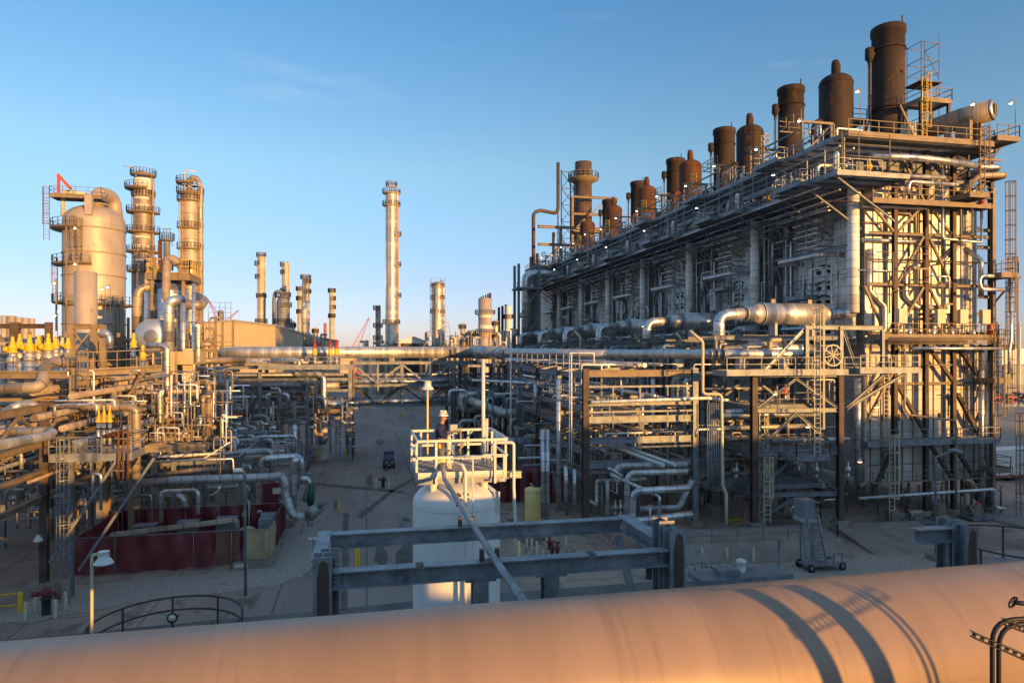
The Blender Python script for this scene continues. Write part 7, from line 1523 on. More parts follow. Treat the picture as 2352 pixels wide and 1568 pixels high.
for i, (px0, px1, py, D) in enumerate(((225, 300, 985, 52), (255, 385, 905, 57), (398, 520, 935, 66), (452, 530, 880, 72), (330, 470, 1010, 55), (530, 610, 1000, 82), (360, 440, 965, 58))):
    p, q = at(px0, py, D), at(px1, py, D); t = thing('walkway', 'narrow railed walkway among the left plant pipes, %s' % ['beside the copper brown pipes', 'under the tan platform', 'right of the concrete columns', 'below the warehouse corner', 'above the maroon enclosure', 'in front of the middle rack', 'crossing the concrete columns'][i], 'walkway', tuple(p))
    b = MB(); b.box(p.x, q.x, p.y-.1, p.y+.9, p.z-.12, p.z); b.build('deck', M['tan_steel'], t); b = MB(); b.rail([(p.x, p.y-.1, p.z), (q.x, p.y-.1, p.z)], 1.1, 1.2, .05); b.build('railing', M['tan_steel'], t)
    for x in (p.x+.3, q.x-.3): MB().bar((x, p.y+.4, 0), (x, p.y+.4, p.z-.12), .16).build('post', M['tan_steel'], t)
# ------------------------------------------------------------------ middle rack, bridge, road things
def ypr(py, D): return H-D*(py-HY)/FP
br_ = thing('pipe_bridge', 'truss pipe bridge of grey steel crossing over the road', 'bridge', tuple(at(940, 926, 98)))
xa, xb = at(812, 0, 97).x, at(1088, 0, 97).x; yb0 = 96.0
ZB, ZM, ZT2 = 7.4, 10.2, 13.3
for y in (yb0, yb0+3.4):
    for z in (ZB, ZM, ZT2): MB().ibeam((xa, y, z), (xb, y, z), .3, .4, .04).build('chord', M['galvanised'], br_)
    n = 5
    for i in range(n):
        x0, x1 = xa+(xb-xa)*i/n, xa+(xb-xa)*(i+1)/n; xm_ = (x0+x1)/2
        MB().bar((x0, y, ZB+.2), (x0, y, ZT2-.2), .24).build('strut', M['galvanised'], br_)
        for (a, b_, c, d) in ((x0, ZM+.2, xm_*0+x1, ZT2-.2), ) if i % 2 else ((x0, ZT2-.2, x1, ZM+.2), ): MB().bar((a, y-.05, b_), (c, y-.05, d), .2).build('brace', M['galvanised'], br_)
        for (a, b_, c, d) in ((x0, ZB+.2, x1, ZM-.2), ) if i % 2 else ((x0, ZM-.2, x1, ZB+.2), ): MB().bar((a, y-.05, b_), (c, y-.05, d), .2).build('brace', M['brown_steel'], br_)
for i in range(8):
    x0 = xa+(xb-xa)*i/7
    for z in (ZB, ZM, ZT2): MB().bar((x0, yb0, z+.05), (x0, yb0+3.4, z+.05), .2).build('crossbeam', M['galvanised'], br_)
for x in (xa-.2, xb+.2):
    for y in (yb0, yb0+3.4): MB().ibeam((x, y, 0), (x, y, 13.6), .5, .5, .05).build('column', M['brown_steel'], br_)
for z, r_, m, y in ((7.95, .36, 'cladding', 96.9), (10.7, .3, 'cladding', 97), (10.6, .2, 'cladding_dull', 97.8), (10.8, .4, 'cladding_dull', 98.6), (11.6, .25, 'cladding_fine', 98), (8.1, .3, 'cladding_dull', 98.5)):
    pipe([(xa-12, y, z), (xb+7, y, z)], r_, M[m], 'silver pipe carried across the road inside the truss bridge', 'pipes inside the truss bridge', 14)
b = MB(); p = at(985, 907, 95); b.box(p.x-.55, p.x+.55, yb0-.34, yb0-.3, 8.55, 9.55); solo('sign', b, M['white_paint'], 'blank white square sign hanging on the truss bridge', 'sign')
pipe([at(985, 880, 92), at(987, 875, 92), at(935, 872, 92)], .12, M['cladding'], 'thin silver pipe with an elbow in front of the truss bridge') 
# middle rack left of road
mr_ = thing('pipe_rack', 'grey steel pipe rack left of the road crowded with pipes and platforms', 'pipe rack', tuple(gnd(700, 1040)))
MXs = [at(px, 0, 96).x for px in (530, 615, 714, 806)]; MY = (93.5, 98, 103)
for i, x in enumerate(MXs):
    yb_ = 98 if i == 0 else 94
    for y in (94, 100): MB().ibeam((x, y, 0), (x, y, 13), .45, .45, .05).build('column', M['galvanised' if y < 95 else 'grey_steel'], mr_)
for z in (12.8, 11.2, 9.7, 8.2, 6.0):
    for y in (94, 100):
        for a_, c_ in zip(MXs, MXs[1:]): MB().ibeam((a_+.25, y, z), (c_-.25, y, z), .3, .38, .04).build('beam', M['galvanised'], mr_)
for i in range(3): MB().bar((MXs[0]+.2+i*0, 93.8, 12.6), (MXs[1]-.2, 93.8, 9.8), .2).build('brace', M['tan_steel'], mr_) if i == 0 else None
deck(mr_, at(608, 0, 92).x, at(812, 0, 92).x, 91.2, 93.6, ypr(838, 92), [[(at(608, 0, 92).x, 91.2), (at(812, 0, 92).x, 91.2)]], 'galvanised', .5)
rr = random.Random(77)
for z in (13.2, 11.6, 10.1, 8.6, 6.4):
    for i in range(5):
        y = rr.uniform(93.8, 100.4); r_ = rr.choice([.14, .2, .28, .36]); pipe([(MXs[0]-rr.uniform(0, 10), y, z+r_), (MXs[3]+rr.uniform(-8, 0), y, z+r_)], r_, M[rr.choice(['cladding_dull', 'cladding', 'cladding_fine', 'bare_pipe'])], 'pipe lying across the shaded middle rack', 'pipes lying across the middle rack', 10)
for i in range(70):
    px = rr.uniform(528, 812); D = rr.uniform(84, 93); y0_ = rr.uniform(870, 985); r_ = rr.choice([.08, .12, .18, .26]); b_ = rr.uniform(8, 34)*rr.choice([-1, 1]); y1_ = y0_+rr.uniform(20, 70)
    pipe([at(px+b_, y0_, D), at(px, y0_, D), at(px, y1_, D)] if i % 3 else [at(px, y0_, D), at(px, y1_, D), at(px+b_, y1_, D)], r_, M[rr.choice(['cladding_dull', 'cladding', 'cladding_fine', 'bare_pipe'])], 'bent pipe among the shaded pipework of the middle rack', 'bent pipes in the middle rack', 10, r_*2.4)
for i in range(44):
    px = rr.uniform(450, 640); D = rr.uniform(66, 84); y0_ = rr.uniform(960, 1040); r_ = rr.choice([.08, .12, .18]); b_ = rr.uniform(8, 26)*rr.choice([-1, 1])
    pipe([at(px+b_, y0_, D), at(px, y0_, D), at(px, y0_+rr.uniform(15, 50), D)], r_, M[rr.choice(['cladding_dull', 'cladding', 'white_tube'])], 'small bent pipe in front of the middle rack', 'small pipes in front of the middle rack', 8, r_*2.4)
pipe([at(*p) for p in ((678, 855, 90), (683, 860, 90), (730, 858, 90), (744, 866, 90), (744, 918, 90), (752, 927, 90), (792, 927, 90))], .40, M['cladding'], 'thick silver pipe stepping down in front of the middle rack', n=18, bend=1.0)
pipe([at(650, 882, 91), at(642, 885, 91), at(650, 888, 91), at(780, 884, 91)], .44, M['cladding_dull'], 'thick brownish level pipe in the middle rack', n=18, bend=.6)
pipe([at(622, 827, 90), at(685, 826, 90), at(690, 850, 90)], .26, M['cladding'], 'silver pipe along the top platform of the middle rack', n=12)
for px, D in ((723, 91), (759, 91), (773, 91)):
    c = at(px, 815, D); t = thing('relief_valve', 'red and yellow relief valve above the middle rack platform', 'valve', tuple(c), 'red and yellow relief valves on the middle rack')
    MB().tube([c-Vector((0, 0, 1.6)), c], .25, 10).build('riser', M['cladding_dull'], t)
    MB().lathe(c, [(.28, 0), (.3, .1), (.3, .75), (.2, .85)], 12).build('body', M['yellow'], t); MB().lathe(c, [(.2, .85), (.2, 1.5), (.08, 1.6), (.07, 2.1), (.001, 2.15)], 12).build('bonnet', M['red'], t)
for px, y0_, y1_, wp_, m, l in ((742, 954, 1034, 35, 'lining', 'pale upright drum with a round bolted manway and a railed top beside the road'), (676, 970, 1022, 27, 'cladding', 'silver upright drum with a railed top left of the pale drum')):
    D = 95 if px > 700 else 88; c = at(px, y0_, D); r_ = wp_*D/FP/2; g = Vector((c.x, c.y, 0)); t = thing('upright_drum', l, 'vessel', tuple(g))
    MB().lathe(g, dome(r_, 0, c.z, .3, 4), 28).build('shell', M[m], t)
    for k in (.25, .85): MB().lathe((c.x, c.y, c.z*k), ringp(r_, 0, .05, .12), 28).build('stiffener_ring', M[m], t)
    q = Vector((c.x, c.y-r_-.02, c.z*.45)); MB().lathe(q, [(.001, -.2), (.6, -.2), (.62, .1)], 20, 'y').build('manway', M['galvanised_new'], t)
    deck(t, c.x-r_-.3, c.x+r_+.3, c.y-r_-.3, c.y+r_, c.z+.5, [[(c.x-r_-.3, c.y-r_-.3), (c.x+r_+.3, c.y-r_-.3)]], 'galvanised', .3)
    MB().tube([(c.x, c.y, c.z), (c.x, c.y, c.z+2.2), (c.x-1.5, c.y, c.z+2.2)], .25, 10, .5).build('nozzle', M['cladding'], t)
    b = MB(); b.ladder((c.x+r_+1, c.y-.5, 0), c.z+.5, 0, True, .6, .08); b.build('ladder', M['galvanised'], t)
# IBC tote
p = gnd(712, 1058); t = thing('storage_tote', 'white caged liquid tote on a frame beside the pale drum', 'tote', tuple(p))
MB().cbox(p+Vector((0, 0, 1.3)), 1.25, 1.1, 1.15).build('bottle', M['white_tube'], t)
b = MB()
for i in range(5): x = -.64+i*.32; b.bar(p+Vector((x, -.58, .7)), p+Vector((x, -.58, 1.9)), .05)
for i in range(4): z = .72+i*.38; b.bar(p+Vector((-.66, -.58, z)), p+Vector((.66, -.58, z)), .05)
b.build('cage', M['galvanised'], t); MB().cbox(p+Vector((0, 0, .35)), 1.4, 1.2, .5).build('stand', M['grey_steel'], t)
b = MB(); q = gnd(731, 1058); b.rail([q+Vector((-.6, 0, 0)), q+Vector((.5, 0, 0))], 1.9, .6, .07); b.rail([q+Vector((-.6, 0, .9)), q+Vector((.5, 0, .9))], .5, 9, .07); solo('yellow_guard', b, M['yellow'], 'yellow pipe guard beside the white tote', 'barrier')
# green cabinet
p = gnd(805, 1043); t = thing('analyser_cabinet', 'tall green cabinet with a tan panel at the foot of the truss bridge', 'cabinet', tuple(p))
MB().cbox(p+Vector((0, .7, 1.2)), 1.25, 1.3, 2.4).build('cabinet', M['green'], t); MB().cbox(p+Vector((0, .7, 2.85)), 1.3, 1.35, .85).build('top_box', M['galvanised_new'], t); MB().cbox(p+Vector((-.0, .03, 1.6)), .5, .06, .95).build('panel', M['tan_tarp'], t)
for px, py in ((796, 1050), (822, 1050)): bollard(px, py, m='yellow', h=1.3, r=.09, label='thin yellow post guarding the green cabinet', group='yellow posts by the green cabinet')
p = gnd(813, 1048); b = MB(); b.cbox(p+Vector((0, 0, .7)), .35, .3, 1.4); solo('meter_box', b, M['galvanised_new'], 'small grey box in front of the green cabinet', 'cabinet')
# utility vehicle
p = gnd(894, 1077); t = thing('utility_cart', 'small black utility cart with a canopy parked on the road facing the camera', 'utility cart', tuple(p)); D_ = 15*FP/(1077-HY)
def V(x, y, z): return p+Vector((x, y, z))
def bx(b, x0, x1, y0, y1, z0, z1): return b.hexa([V(x, y, z) for z in (z0, z1) for x, y in ((x0, y0), (x1, y0), (x1, y1), (x0, y1))])
b = MB(); b.hexa([V(-.62, 0, .45), V(.62, 0, .45), V(.66, 2.8, .45), V(-.66, 2.8, .45), V(-.55, .12, .95), V(.55, .12, .95), V(.66, 2.8, 1.05), V(-.66, 2.8, 1.05)])
b.hexa([V(-.55, .12, .95), V(.55, .12, .95), V(.62, .95, .95), V(-.62, .95, .95), V(-.45, .3, 1.05), V(.45, .3, 1.05), V(.6, .95, 1.12), V(-.6, .95, 1.12)]); b.build('body', M['dark'], t)
b = MB(); bx(b, -.66, .66, .9, 2.3, 1.86, 1.95); b.build('canopy', M['navy'], t)
b = MB()
for x in (-.6, .6):
    b.bar(V(x, .75, 1.05), V(x, 1.0, 1.9), .06); b.bar(V(x, 2.2, 1.0), V(x, 2.2, 1.9), .06)
b.build('roll_frame', M['black'], t)
b = MB(); b.hexa([V(-.58, .78, 1.1), V(.58, .78, 1.1), V(.58, .80, 1.1), V(-.58, .80, 1.1), V(-.58, .98, 1.84), V(.58, .98, 1.84), V(.58, 1.0, 1.84), V(-.58, 1.0, 1.84)]); b.build('windshield', M['glass'], t)
b = MB(); bx(b, -.5, .5, 1.6, 1.85, .95, 1.55); b.build('seat', M['black'], t)
for x in (-.34, .34): MB().lathe(V(x, .04, .8), [(.001, -.04), (.09, -.03), (.1, .04)], 12, 'y').build('headlight', M['white_paint'], t)
for x in (-.09, .09): MB().lathe(V(x, -.03, .52), [(.001, -.03), (.06, -.02), (.07, .04)], 10, 'y').build('fog_lamp', M['white_paint'], t)
MB().tube([V(-.5, -.06, .45), V(.5, -.06, .45)], .06, 8).build('bumper', M['black'], t)
for x in (-.62, .62):
    for y in (.45, 2.2):
        w_ = MB().lathe(V(x, y, .33), [(.001, -.12), (.2, -.12), (.33, -.1), (.33, .1), (.2, .12), (.001, .12)], 18, 'x').build('wheel', M['rubber'], t)
# road-side small items
def post(px, py, m, h, r_, label, group=None): return bollard(px, py, m=m, h=h, r=r_, label=label, group=group)
g2 = 'cream bollards around the small hydrant in the road'
post(864, 1124, 'cream', 1.25, .13, 'cream bollard left of the small valve post in the road', g2); post(893, 1122, 'cream', 1.25, .13, 'cream bollard right of the small valve post in the road', g2)
hydrant(880, 1120, 'rusty valve post standing between two bollards on the road', .9)
post(779, 1174, 'yellow', 1.15, .09, 'yellow post with a grey box beside it at the road edge'); p = gnd(770, 1172); b = MB(); b.cbox(p+Vector((0, 0, .75)), .35, .25, .8); b.bar(p, p+Vector((0, 0, .5)), .08); solo('meter_box', b, M['galvanised'], 'grey box on a post beside the yellow post at the road edge', 'cabinet')
for px, py, l in ((818, 1310, 'yellow post left of the white tank, the thicker one'), (824, 1300, 'yellow post left of the white tank, the thinner one behind')):
    post(px, py, 'yellow', 1.6, .08, l, 'yellow posts left of the white tank')
g3 = 'pale bollards in front of the rack'
for px, py, m, l in ((1192, 1277, 'yellow_tank', 'short yellow bollard right of the white tank'), (1210, 1257, 'cream', 'cream bollard right of the yellow bollard'), (1221, 1271, 'cream', 'cream bollard with dark marks near the red risers'), (1233, 1278, 'cream', 'cream bollard just left of the red risers'), (1256, 1256, 'cream', 'cream bollard behind the red risers'), (1300, 1254, 'cream', 'cream bollard under the far frame beam'), (1247, 1278, 'cream', 'stubby cream bollard beside the red risers')):
    post(px, py, m, 1.15 if px != 1247 else .5, .1, l, g3)
for px, l in ((1612, 'cream post in front of the bund wall, leftmost of three'), (1670, 'cream post in front of the bund wall, middle of three'), (1731, 'cream post in front of the bund wall, rightmost of three')): post(px, 1290, 'cream', 1.05, .1, l, 'cream posts in front of the bund wall')
for px, py in ((1268, 1276), (1280, 1278), (1262, 1262)):
    p = gnd(px, py); t = thing('valve_riser', 'dark red valve riser with a handwheel among the bollards', 'valve', tuple(p), 'red valve risers among the bollards')
    MB().lathe(p, [(.14, 0), (.14, .5), (.22, .55), (.22, .65), (.1, .7), (.08, 1.0)], 12).build('body', M['hydrant_red'], t); MB().lathe(p, [(.2, 1.0), (.26, 1.02), (.26, 1.06), (.2, 1.08)], 14).build('handwheel', M['hydrant_red'], t)
hydrant(1492, 1328, 'red hydrant partly hidden by the right frame column', 1.15)
p = gnd(1514, 1335); b = MB(); b.lathe(p, dome(.09, 0, 1.0, .05, 4), 12); solo('bollard', b, M['cream'], 'cream bollard beside the red hydrant at the right frame column', 'bollard')
p = gnd(1702, 1322); b = MB(); b.lathe(p, [(.28, 0), (.3, .55), (.2, .7), (.28, .8), (.34, .9), (.34, 1.05), (.15, 1.15), (.001, 1.17)], 16); solo('roof_vent', b, M['white_paint'], 'white mushroom shaped vent just above the duct', 'vent')
b = MB(); q = gnd(1700, 1332); b.box(q.x-3, q.x+3.5, q.y-.6, q.y+1.4, 0, .35); b.box(q.x-1.6, q.x-.2, q.y-.4, q.y+.6, .35, .8); solo('low_roof', b, M['galvanised'], 'low grey flat roofed box around the white vent', 'roof')
for px, h_, l in ((718, 2.6, 'small white rectangular sign on a thin pole left of the steel frame'),):
    p = gnd(719, 1312); t = thing('sign_post', l, 'sign', tuple(p)); MB().tube([p, p+Vector((0, 0, 2.2))], .03, 6).build('post', M['grey_steel'], t); MB().cbox(p+Vector((0, 0, 2.25)), .65, .05, .14).build('plate', M['white_paint'], t)
p = gnd(1788, 1308); b = MB(); b.bar(p, p+Vector((0, 0, 1.9)), .05); b.cbox(p+Vector((0, -.04, 1.7)), .18, .04, .75); solo('sign_post', b, M['grey_steel'], 'narrow grey upright sign on a post in front of the bund wall', 'sign')
# railed fitting at right edge near the duct
t = thing('round_tank', 'railed tank top with small fittings at the right behind the duct', 'tank', tuple(at(2330, 1290, 30))); c = at(2350, 1285, 30); c.z = 0
MB().lathe(c, [(2.9, 0), (2.9, 5.1), (.01, 5.3)], 40).build('shell', M['grey_steel'], t)
for z in (6.6,):
    P = [c+Vector((2.9*math.cos(a), 2.9*math.sin(a), z)) for a in [2*math.pi*i/40 for i in range(41)]]; b = MB()
    for a_, c_ in zip(P, P[1:]): b.bar(a_, c_, .06, .07)
    b.build('rail', M['brown_steel'], t)
for i in range(8): a = i*math.pi/4+.2; MB().bar(c+Vector((2.9*math.cos(a), 2.9*math.sin(a), 5.1)), c+Vector((2.9*math.cos(a), 2.9*math.sin(a), 6.6)), .07).build('post', M['brown_steel'], t)
# far side of the road under the bridge
for i, px in enumerate((920, 946, 986, 1005)):
    p = gnd(px, 985 if px > 930 else 960); b = MB(); b.lathe(p, dome(.15, 0, 1.3, .1, 3), 10); solo('bollard', b, M['yellow_rail'], 'small yellow post far down the road under the bridge', 'bollard', 'yellow posts far down the road')
b = MB(); pa, pb = gnd(905, 955), gnd(1000, 948); b.bar(pa+Vector((0, 0, 1)), pb+Vector((0, 0, 1)), .12); solo('barrier', b, M['yellow_rail'], 'thin yellow barrier bar far down the road', 'barrier')
# clutter behind the white tank, left flank of the right rack
cl = random.Random(55)
for i in range(60):
    x = cl.uniform(12.6, 19); y = cl.uniform(76, 112); lv = cl.choice([.05, .05, 4, 7]); h = cl.uniform(1, 4); r_ = cl.choice([.06, .1, .16, .25]); L_ = cl.uniform(-2.5, 2.5)
    pipe([(x, y, lv), (x, y, lv+h), (x+L_, y, lv+h), (x+L_, y, lv+h*.3)], r_, M[cl.choice(['cladding_dull', 'cladding', 'galvanised', 'bare_pipe'])], 'bent pipe in the shaded crowd behind the white tank', 'bent pipes behind the white tank', 8, r_*2.2)
ss = thing('open_steelwork', 'dark steel frame behind the white tank at the end of the truss bridge', 'steel frame', (15, 98, 0))
for x in (13.0, 17.5):
    for y in (90, 96, 104, 112): MB().ibeam((x, y, 0), (x, y, 13), .4, .4, .04).build('column', M['brown_steel'], ss)
    for z in (4, 7, 10, 13): MB().ibeam((x, 90.3, z), (x, 112, z), .3, .35, .04).build('beam', M['galvanised'], ss)
for y in (90, 96, 104, 112):
    for z in (4, 7, 10, 13): MB().ibeam((13.3, y, z-.02), (17.2, y, z-.02), .3, .35, .04).build('beam', M['galvanised'], ss)
b = MB(); b.ladder((11.9, 92, 2), 12.6, 0, True, .7, .08); tag(b.build('caged_ladder', M['galvanised']), 'caged ladder behind the vent pole of the white tank', 'ladder')
# ------------------------------------------------------------------ background
T = tower
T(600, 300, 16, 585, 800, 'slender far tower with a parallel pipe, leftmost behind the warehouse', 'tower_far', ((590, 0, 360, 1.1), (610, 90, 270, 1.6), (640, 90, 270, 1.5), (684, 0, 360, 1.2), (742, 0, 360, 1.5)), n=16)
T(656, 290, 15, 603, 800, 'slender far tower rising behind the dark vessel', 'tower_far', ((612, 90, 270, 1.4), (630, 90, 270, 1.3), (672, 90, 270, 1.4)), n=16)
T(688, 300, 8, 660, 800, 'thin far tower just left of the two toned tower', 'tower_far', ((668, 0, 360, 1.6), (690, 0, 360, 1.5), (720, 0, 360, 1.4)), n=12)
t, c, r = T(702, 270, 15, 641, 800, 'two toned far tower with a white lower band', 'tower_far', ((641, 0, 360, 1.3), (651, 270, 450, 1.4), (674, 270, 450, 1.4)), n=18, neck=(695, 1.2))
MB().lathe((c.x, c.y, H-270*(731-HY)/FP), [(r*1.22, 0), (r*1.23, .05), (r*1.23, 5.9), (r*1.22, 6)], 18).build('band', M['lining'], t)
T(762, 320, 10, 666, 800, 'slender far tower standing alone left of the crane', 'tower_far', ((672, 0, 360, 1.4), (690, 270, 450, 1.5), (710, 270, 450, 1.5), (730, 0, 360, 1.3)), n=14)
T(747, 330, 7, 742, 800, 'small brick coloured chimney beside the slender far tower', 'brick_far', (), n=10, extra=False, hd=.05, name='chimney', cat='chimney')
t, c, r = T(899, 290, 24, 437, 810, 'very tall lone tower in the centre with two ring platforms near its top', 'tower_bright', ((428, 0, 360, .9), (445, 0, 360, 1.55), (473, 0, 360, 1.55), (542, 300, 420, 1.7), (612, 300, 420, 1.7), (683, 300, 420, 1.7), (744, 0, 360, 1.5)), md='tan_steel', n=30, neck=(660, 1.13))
b = MB(); b.ladder((c.x+r*1.2, c.y-1.0, 12), c.z-5, R(-60), True, 1.0, .14); b.build('ladder', M['yellow_rail'], t)
b = MB(); b.tube([(c.x+.2, c.y, c.z), (c.x+.2, c.y, c.z+1.6), (c.x+.8, c.y, c.z+2)], .1, 6, .3); b.build('davit', M['bare_pipe'], t)
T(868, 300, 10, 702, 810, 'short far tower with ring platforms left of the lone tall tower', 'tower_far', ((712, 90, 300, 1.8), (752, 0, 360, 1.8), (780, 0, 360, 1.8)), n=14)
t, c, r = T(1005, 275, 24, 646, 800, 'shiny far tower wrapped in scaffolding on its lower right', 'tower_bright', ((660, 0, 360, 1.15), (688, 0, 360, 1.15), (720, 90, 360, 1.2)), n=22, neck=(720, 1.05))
b = MB()
for dx_ in (-1, 1): 
    for dy in (-1, 1): b.bar((c.x+dx_*r*1.3, c.y+dy*r*1.2, c.z-22), (c.x+dx_*r*1.3, c.y+dy*r*1.2, c.z+1.2), .16)
for i in range(11): z = c.z+1-i*1.9; b.bar((c.x-r*1.3, c.y-r*1.2, z), (c.x+r*1.3, c.y-r*1.2, z), .1)
for i in range(7):
    z = 15+i*1.9; w_ = 5-i*.5; b.bar((c.x+r, c.y-r, z), (c.x+r+w_, c.y-r, z), .14); b.bar((c.x+r+w_, c.y-r, z-2), (c.x+r+w_*.98, c.y-r, z+.3), .14); b.bar((c.x-r-w_*.5, c.y-r, z), (c.x-r, c.y-r, z), .14)
b.build('scaffold', M['tan_steel'], t)
MB().tube([(c.x-.6, c.y-r-.3, 0), (c.x-.6, c.y-r-.3, c.z-2.5)], .75, 12).build('riser', M['vessel_paint'], t)
# heater stack
t, c, r = T(1114, 240, 31, 685, 810, 'squat beige heater stack with a wide platform and thin vents', 'vessel_paint', ((722, 0, 360, 1.35), (766, 0, 360, 1.3)), n=26, hd=.05, extra=False, name='heater_stack', cat='stack')
for i, dx_ in enumerate((-1.2, -.5, .4, 1.2, 2.0)): MB().tube([(c.x+dx_, c.y+1, c.z-2), (c.x+dx_, c.y+1, c.z+.6+i*.35)], .28 if i < 4 else .45, 8, 0).build('vent', M['rust'], t)
for y in (730, 755, 775, 800): MB().lathe((c.x, c.y, H-240*(y-HY)/FP), [(r*1.02, 0), (r*1.03, .05), (r*1.03, 1.2), (r*1.02, 1.25)], 26).build('band', M['lining' if y in (730, 755) else 'bare_pipe'], t)
for px, w_, y_, m, l in ((1146, 6, 705, 'rust', 'thin rusty stack beside the small white silo, left'), (1154, 6, 702, 'rust', 'thin rusty stack beside the small white silo, middle'), (1162, 6, 699, 'rust', 'thin rusty stack beside the small white silo, right')): T(px, 258, w_, y_, 800, l, m, (), n=10, extra=False, hd=.05, name='small_stack', cat='stack', group='three thin rusty far stacks')
T(1168, 255, 15, 702, 800, 'small white far silo at the left end of the furnace row', 'lining', ((732, 0, 360, 1.2),), n=18, extra=False, hd=.3, name='silo', cat='silo')
# dark vessel with bent pipe
t, c, r = T(650, 230, 29, 680, 800, 'dark green grey far vessel with a hooked pipe at its left', 'grey_steel', ((682, 0, 360, 1.05), (705, 270, 400, 1.2), (742, 0, 360, 1.2)), 'grey_steel', n=22, extra=False, hd=2.4, name='process_vessel', cat='vessel')
MB().tube([(c.x-.4, c.y, c.z-1), (c.x-.4, c.y, c.z+1.6), (c.x-2.6, c.y, c.z+1.4), (c.x-2.9, c.y, c.z-2), (c.x-2.9, c.y, 16)], .62, 12, 1.4).build('hooked_pipe', M['grey_steel'], t)
t, c, r = T(507, 260, 13, 712, 800, 'small dark far vessel inside scaffolding left of the warehouse roof', 'grey_steel', (), n=14, extra=False)
b = MB()
for i in range(5):
    x = c.x-4+i*2; b.bar((x, c.y-2, 14), (x, c.y-2, c.z+(3 if i > 1 else -1)), .18)
for i in range(9): z = 18+i*1.9; b.bar((c.x-4, c.y-2, z), (c.x+(4 if 1 else 0), c.y-2, z), .14)
b.build('scaffold', M['grey_steel'], t)
# warehouses
A = atY(455, 746, 140); Bp = atY(608, 746, 140)
wa, wb_, wc = at(455, 0, 150), at(632, 748, 150), at(668, 760, 210)
t = thing('warehouse', 'large tan corrugated metal warehouse behind the left plant', 'building', (wa.x, wa.y, 0))
x0_, x1_ = at(440, 0, 140).x-8, atY(632, 0, 150).x; y0_ = 150; y1_ = 215; zt0 = H-150*(748-HY)/FP+.0; 
x1_ = 150*tb(632); zt0 = H-(x1_*SA+150*CA)*(750-HY)/FP; xr = 150*tb(540); zr = H-(xr*SA+150*CA)*(738-HY)/FP
b = MB(); b.v = [(x0_, y0_, 0), (x1_, y0_, 0), (x1_, y0_, zt0), (xr, y0_, zr), (x0_, y0_, zt0-.3)]; b.face([0, 1, 2, 3, 4]); b.build('wall', M['tan_wall'], t)
b = MB(); b.v = [(x1_, y0_, 0), (x1_, y1_, 0), (x1_, y1_, zt0), (x1_, y0_, zt0)]; b.face([0, 1, 2, 3]); b.build('wall', M['tan_wall_side'], t)
b = MB(); b.hexa([(xr, y0_-.3, zr), (x1_+.3, y0_-.3, zt0), (x1_+.3, y1_, zt0), (xr, y1_, zr), (xr, y0_-.3, zr+.35), (x1_+.3, y0_-.3, zt0+.35), (x1_+.3, y1_, zt0+.35), (xr, y1_, zr+.35)]); b.hexa([(x0_, y0_-.3, zt0-.3), (xr-.01, y0_-.3, zr), (xr-.01, y1_, zr), (x0_, y1_, zt0-.3), (x0_, y0_-.3, zt0+.05), (xr-.01, y0_-.3, zr+.35), (xr-.01, y1_, zr+.35), (x0_, y1_, zt0+.05)]); b.build('roof', M['roof_grey'], t)
def shed(px0, px1, ytop, D, label, m, wallz=0, deep=20, ridge=None, opening=None):
    a_, c_ = at(px0, ytop, D), at(px1, ytop, D); t = thing('industrial_building', label, 'building', (a_.x, a_.y, 0)); y = a_.y; z = a_.z
    x0, x1 = a_.x, c_.x; rz_ = ridge or .8; xm_ = (x0+x1)/2
    MB().box(x0, x1, y, y+deep, 0, z).build('wall', M[m], t)
    b = MB(); b.hexa([(x0-.5, y-.6, z), (xm_, y-.6, z+rz_), (xm_, y+deep, z+rz_), (x0-.5, y+deep, z), (x0-.5, y-.6, z+.35), (xm_, y-.6, z+rz_+.35), (xm_, y+deep, z+rz_+.35), (x0-.5, y+deep, z+.35)])
    b.hexa([(xm_+.01, y-.6, z+rz_), (x1+.5, y-.6, z), (x1+.5, y+deep, z), (xm_+.01, y+deep, z+rz_), (xm_+.01, y-.6, z+rz_+.35), (x1+.5, y-.6, z+.35), (x1+.5, y+deep, z+.35), (xm_+.01, y+deep, z+rz_+.35)])
    b.v.extend([(x0, y-.01, z), (x1, y-.01, z), (xm_, y-.01, z+rz_)]); k = len(b.v); b.face([k-3, k-2, k-1]); b.build('roof', M['lining' if opening else 'roof_grey'], t)
    if opening: MB().box(x0+1.2, x1-1.2, y-.25, y-.02, 2, z-.3).build('doorway', M['dark'], t); MB().box(x0+1.2, x1-2, y-.5, y-.3, z-2.6, z-1.5).build('crane_beam', M['yellow'], t)
    return t
shed(693, 772, 783, 262, 'small tan building with a dark gabled roof behind the long silver pipe', 'tan_wall', ridge=1.3)
shed(914, 983, 787, 270, 'open shed with a dark opening and yellow crane beam right of the lone tower', 'tan_wall', ridge=2.4, opening=True)
shed(1035, 1075, 796, 262, 'low tan far shed right of the scaffolded tower', 'tan_wall', ridge=1.5)
for i, (px, w_, y_, l) in enumerate(((800, 36, 802, 'low far beige building near the crane'), (730, 60, 799, 'low far building on the horizon behind the gabled one'))):
    a_ = at(px, y_, 420); b = MB(); b.box(a_.x-w_*.13, a_.x+w_*.13, a_.y, a_.y+20, 0, a_.z); solo('far_building', b, M['tan_wall'], l, 'building')
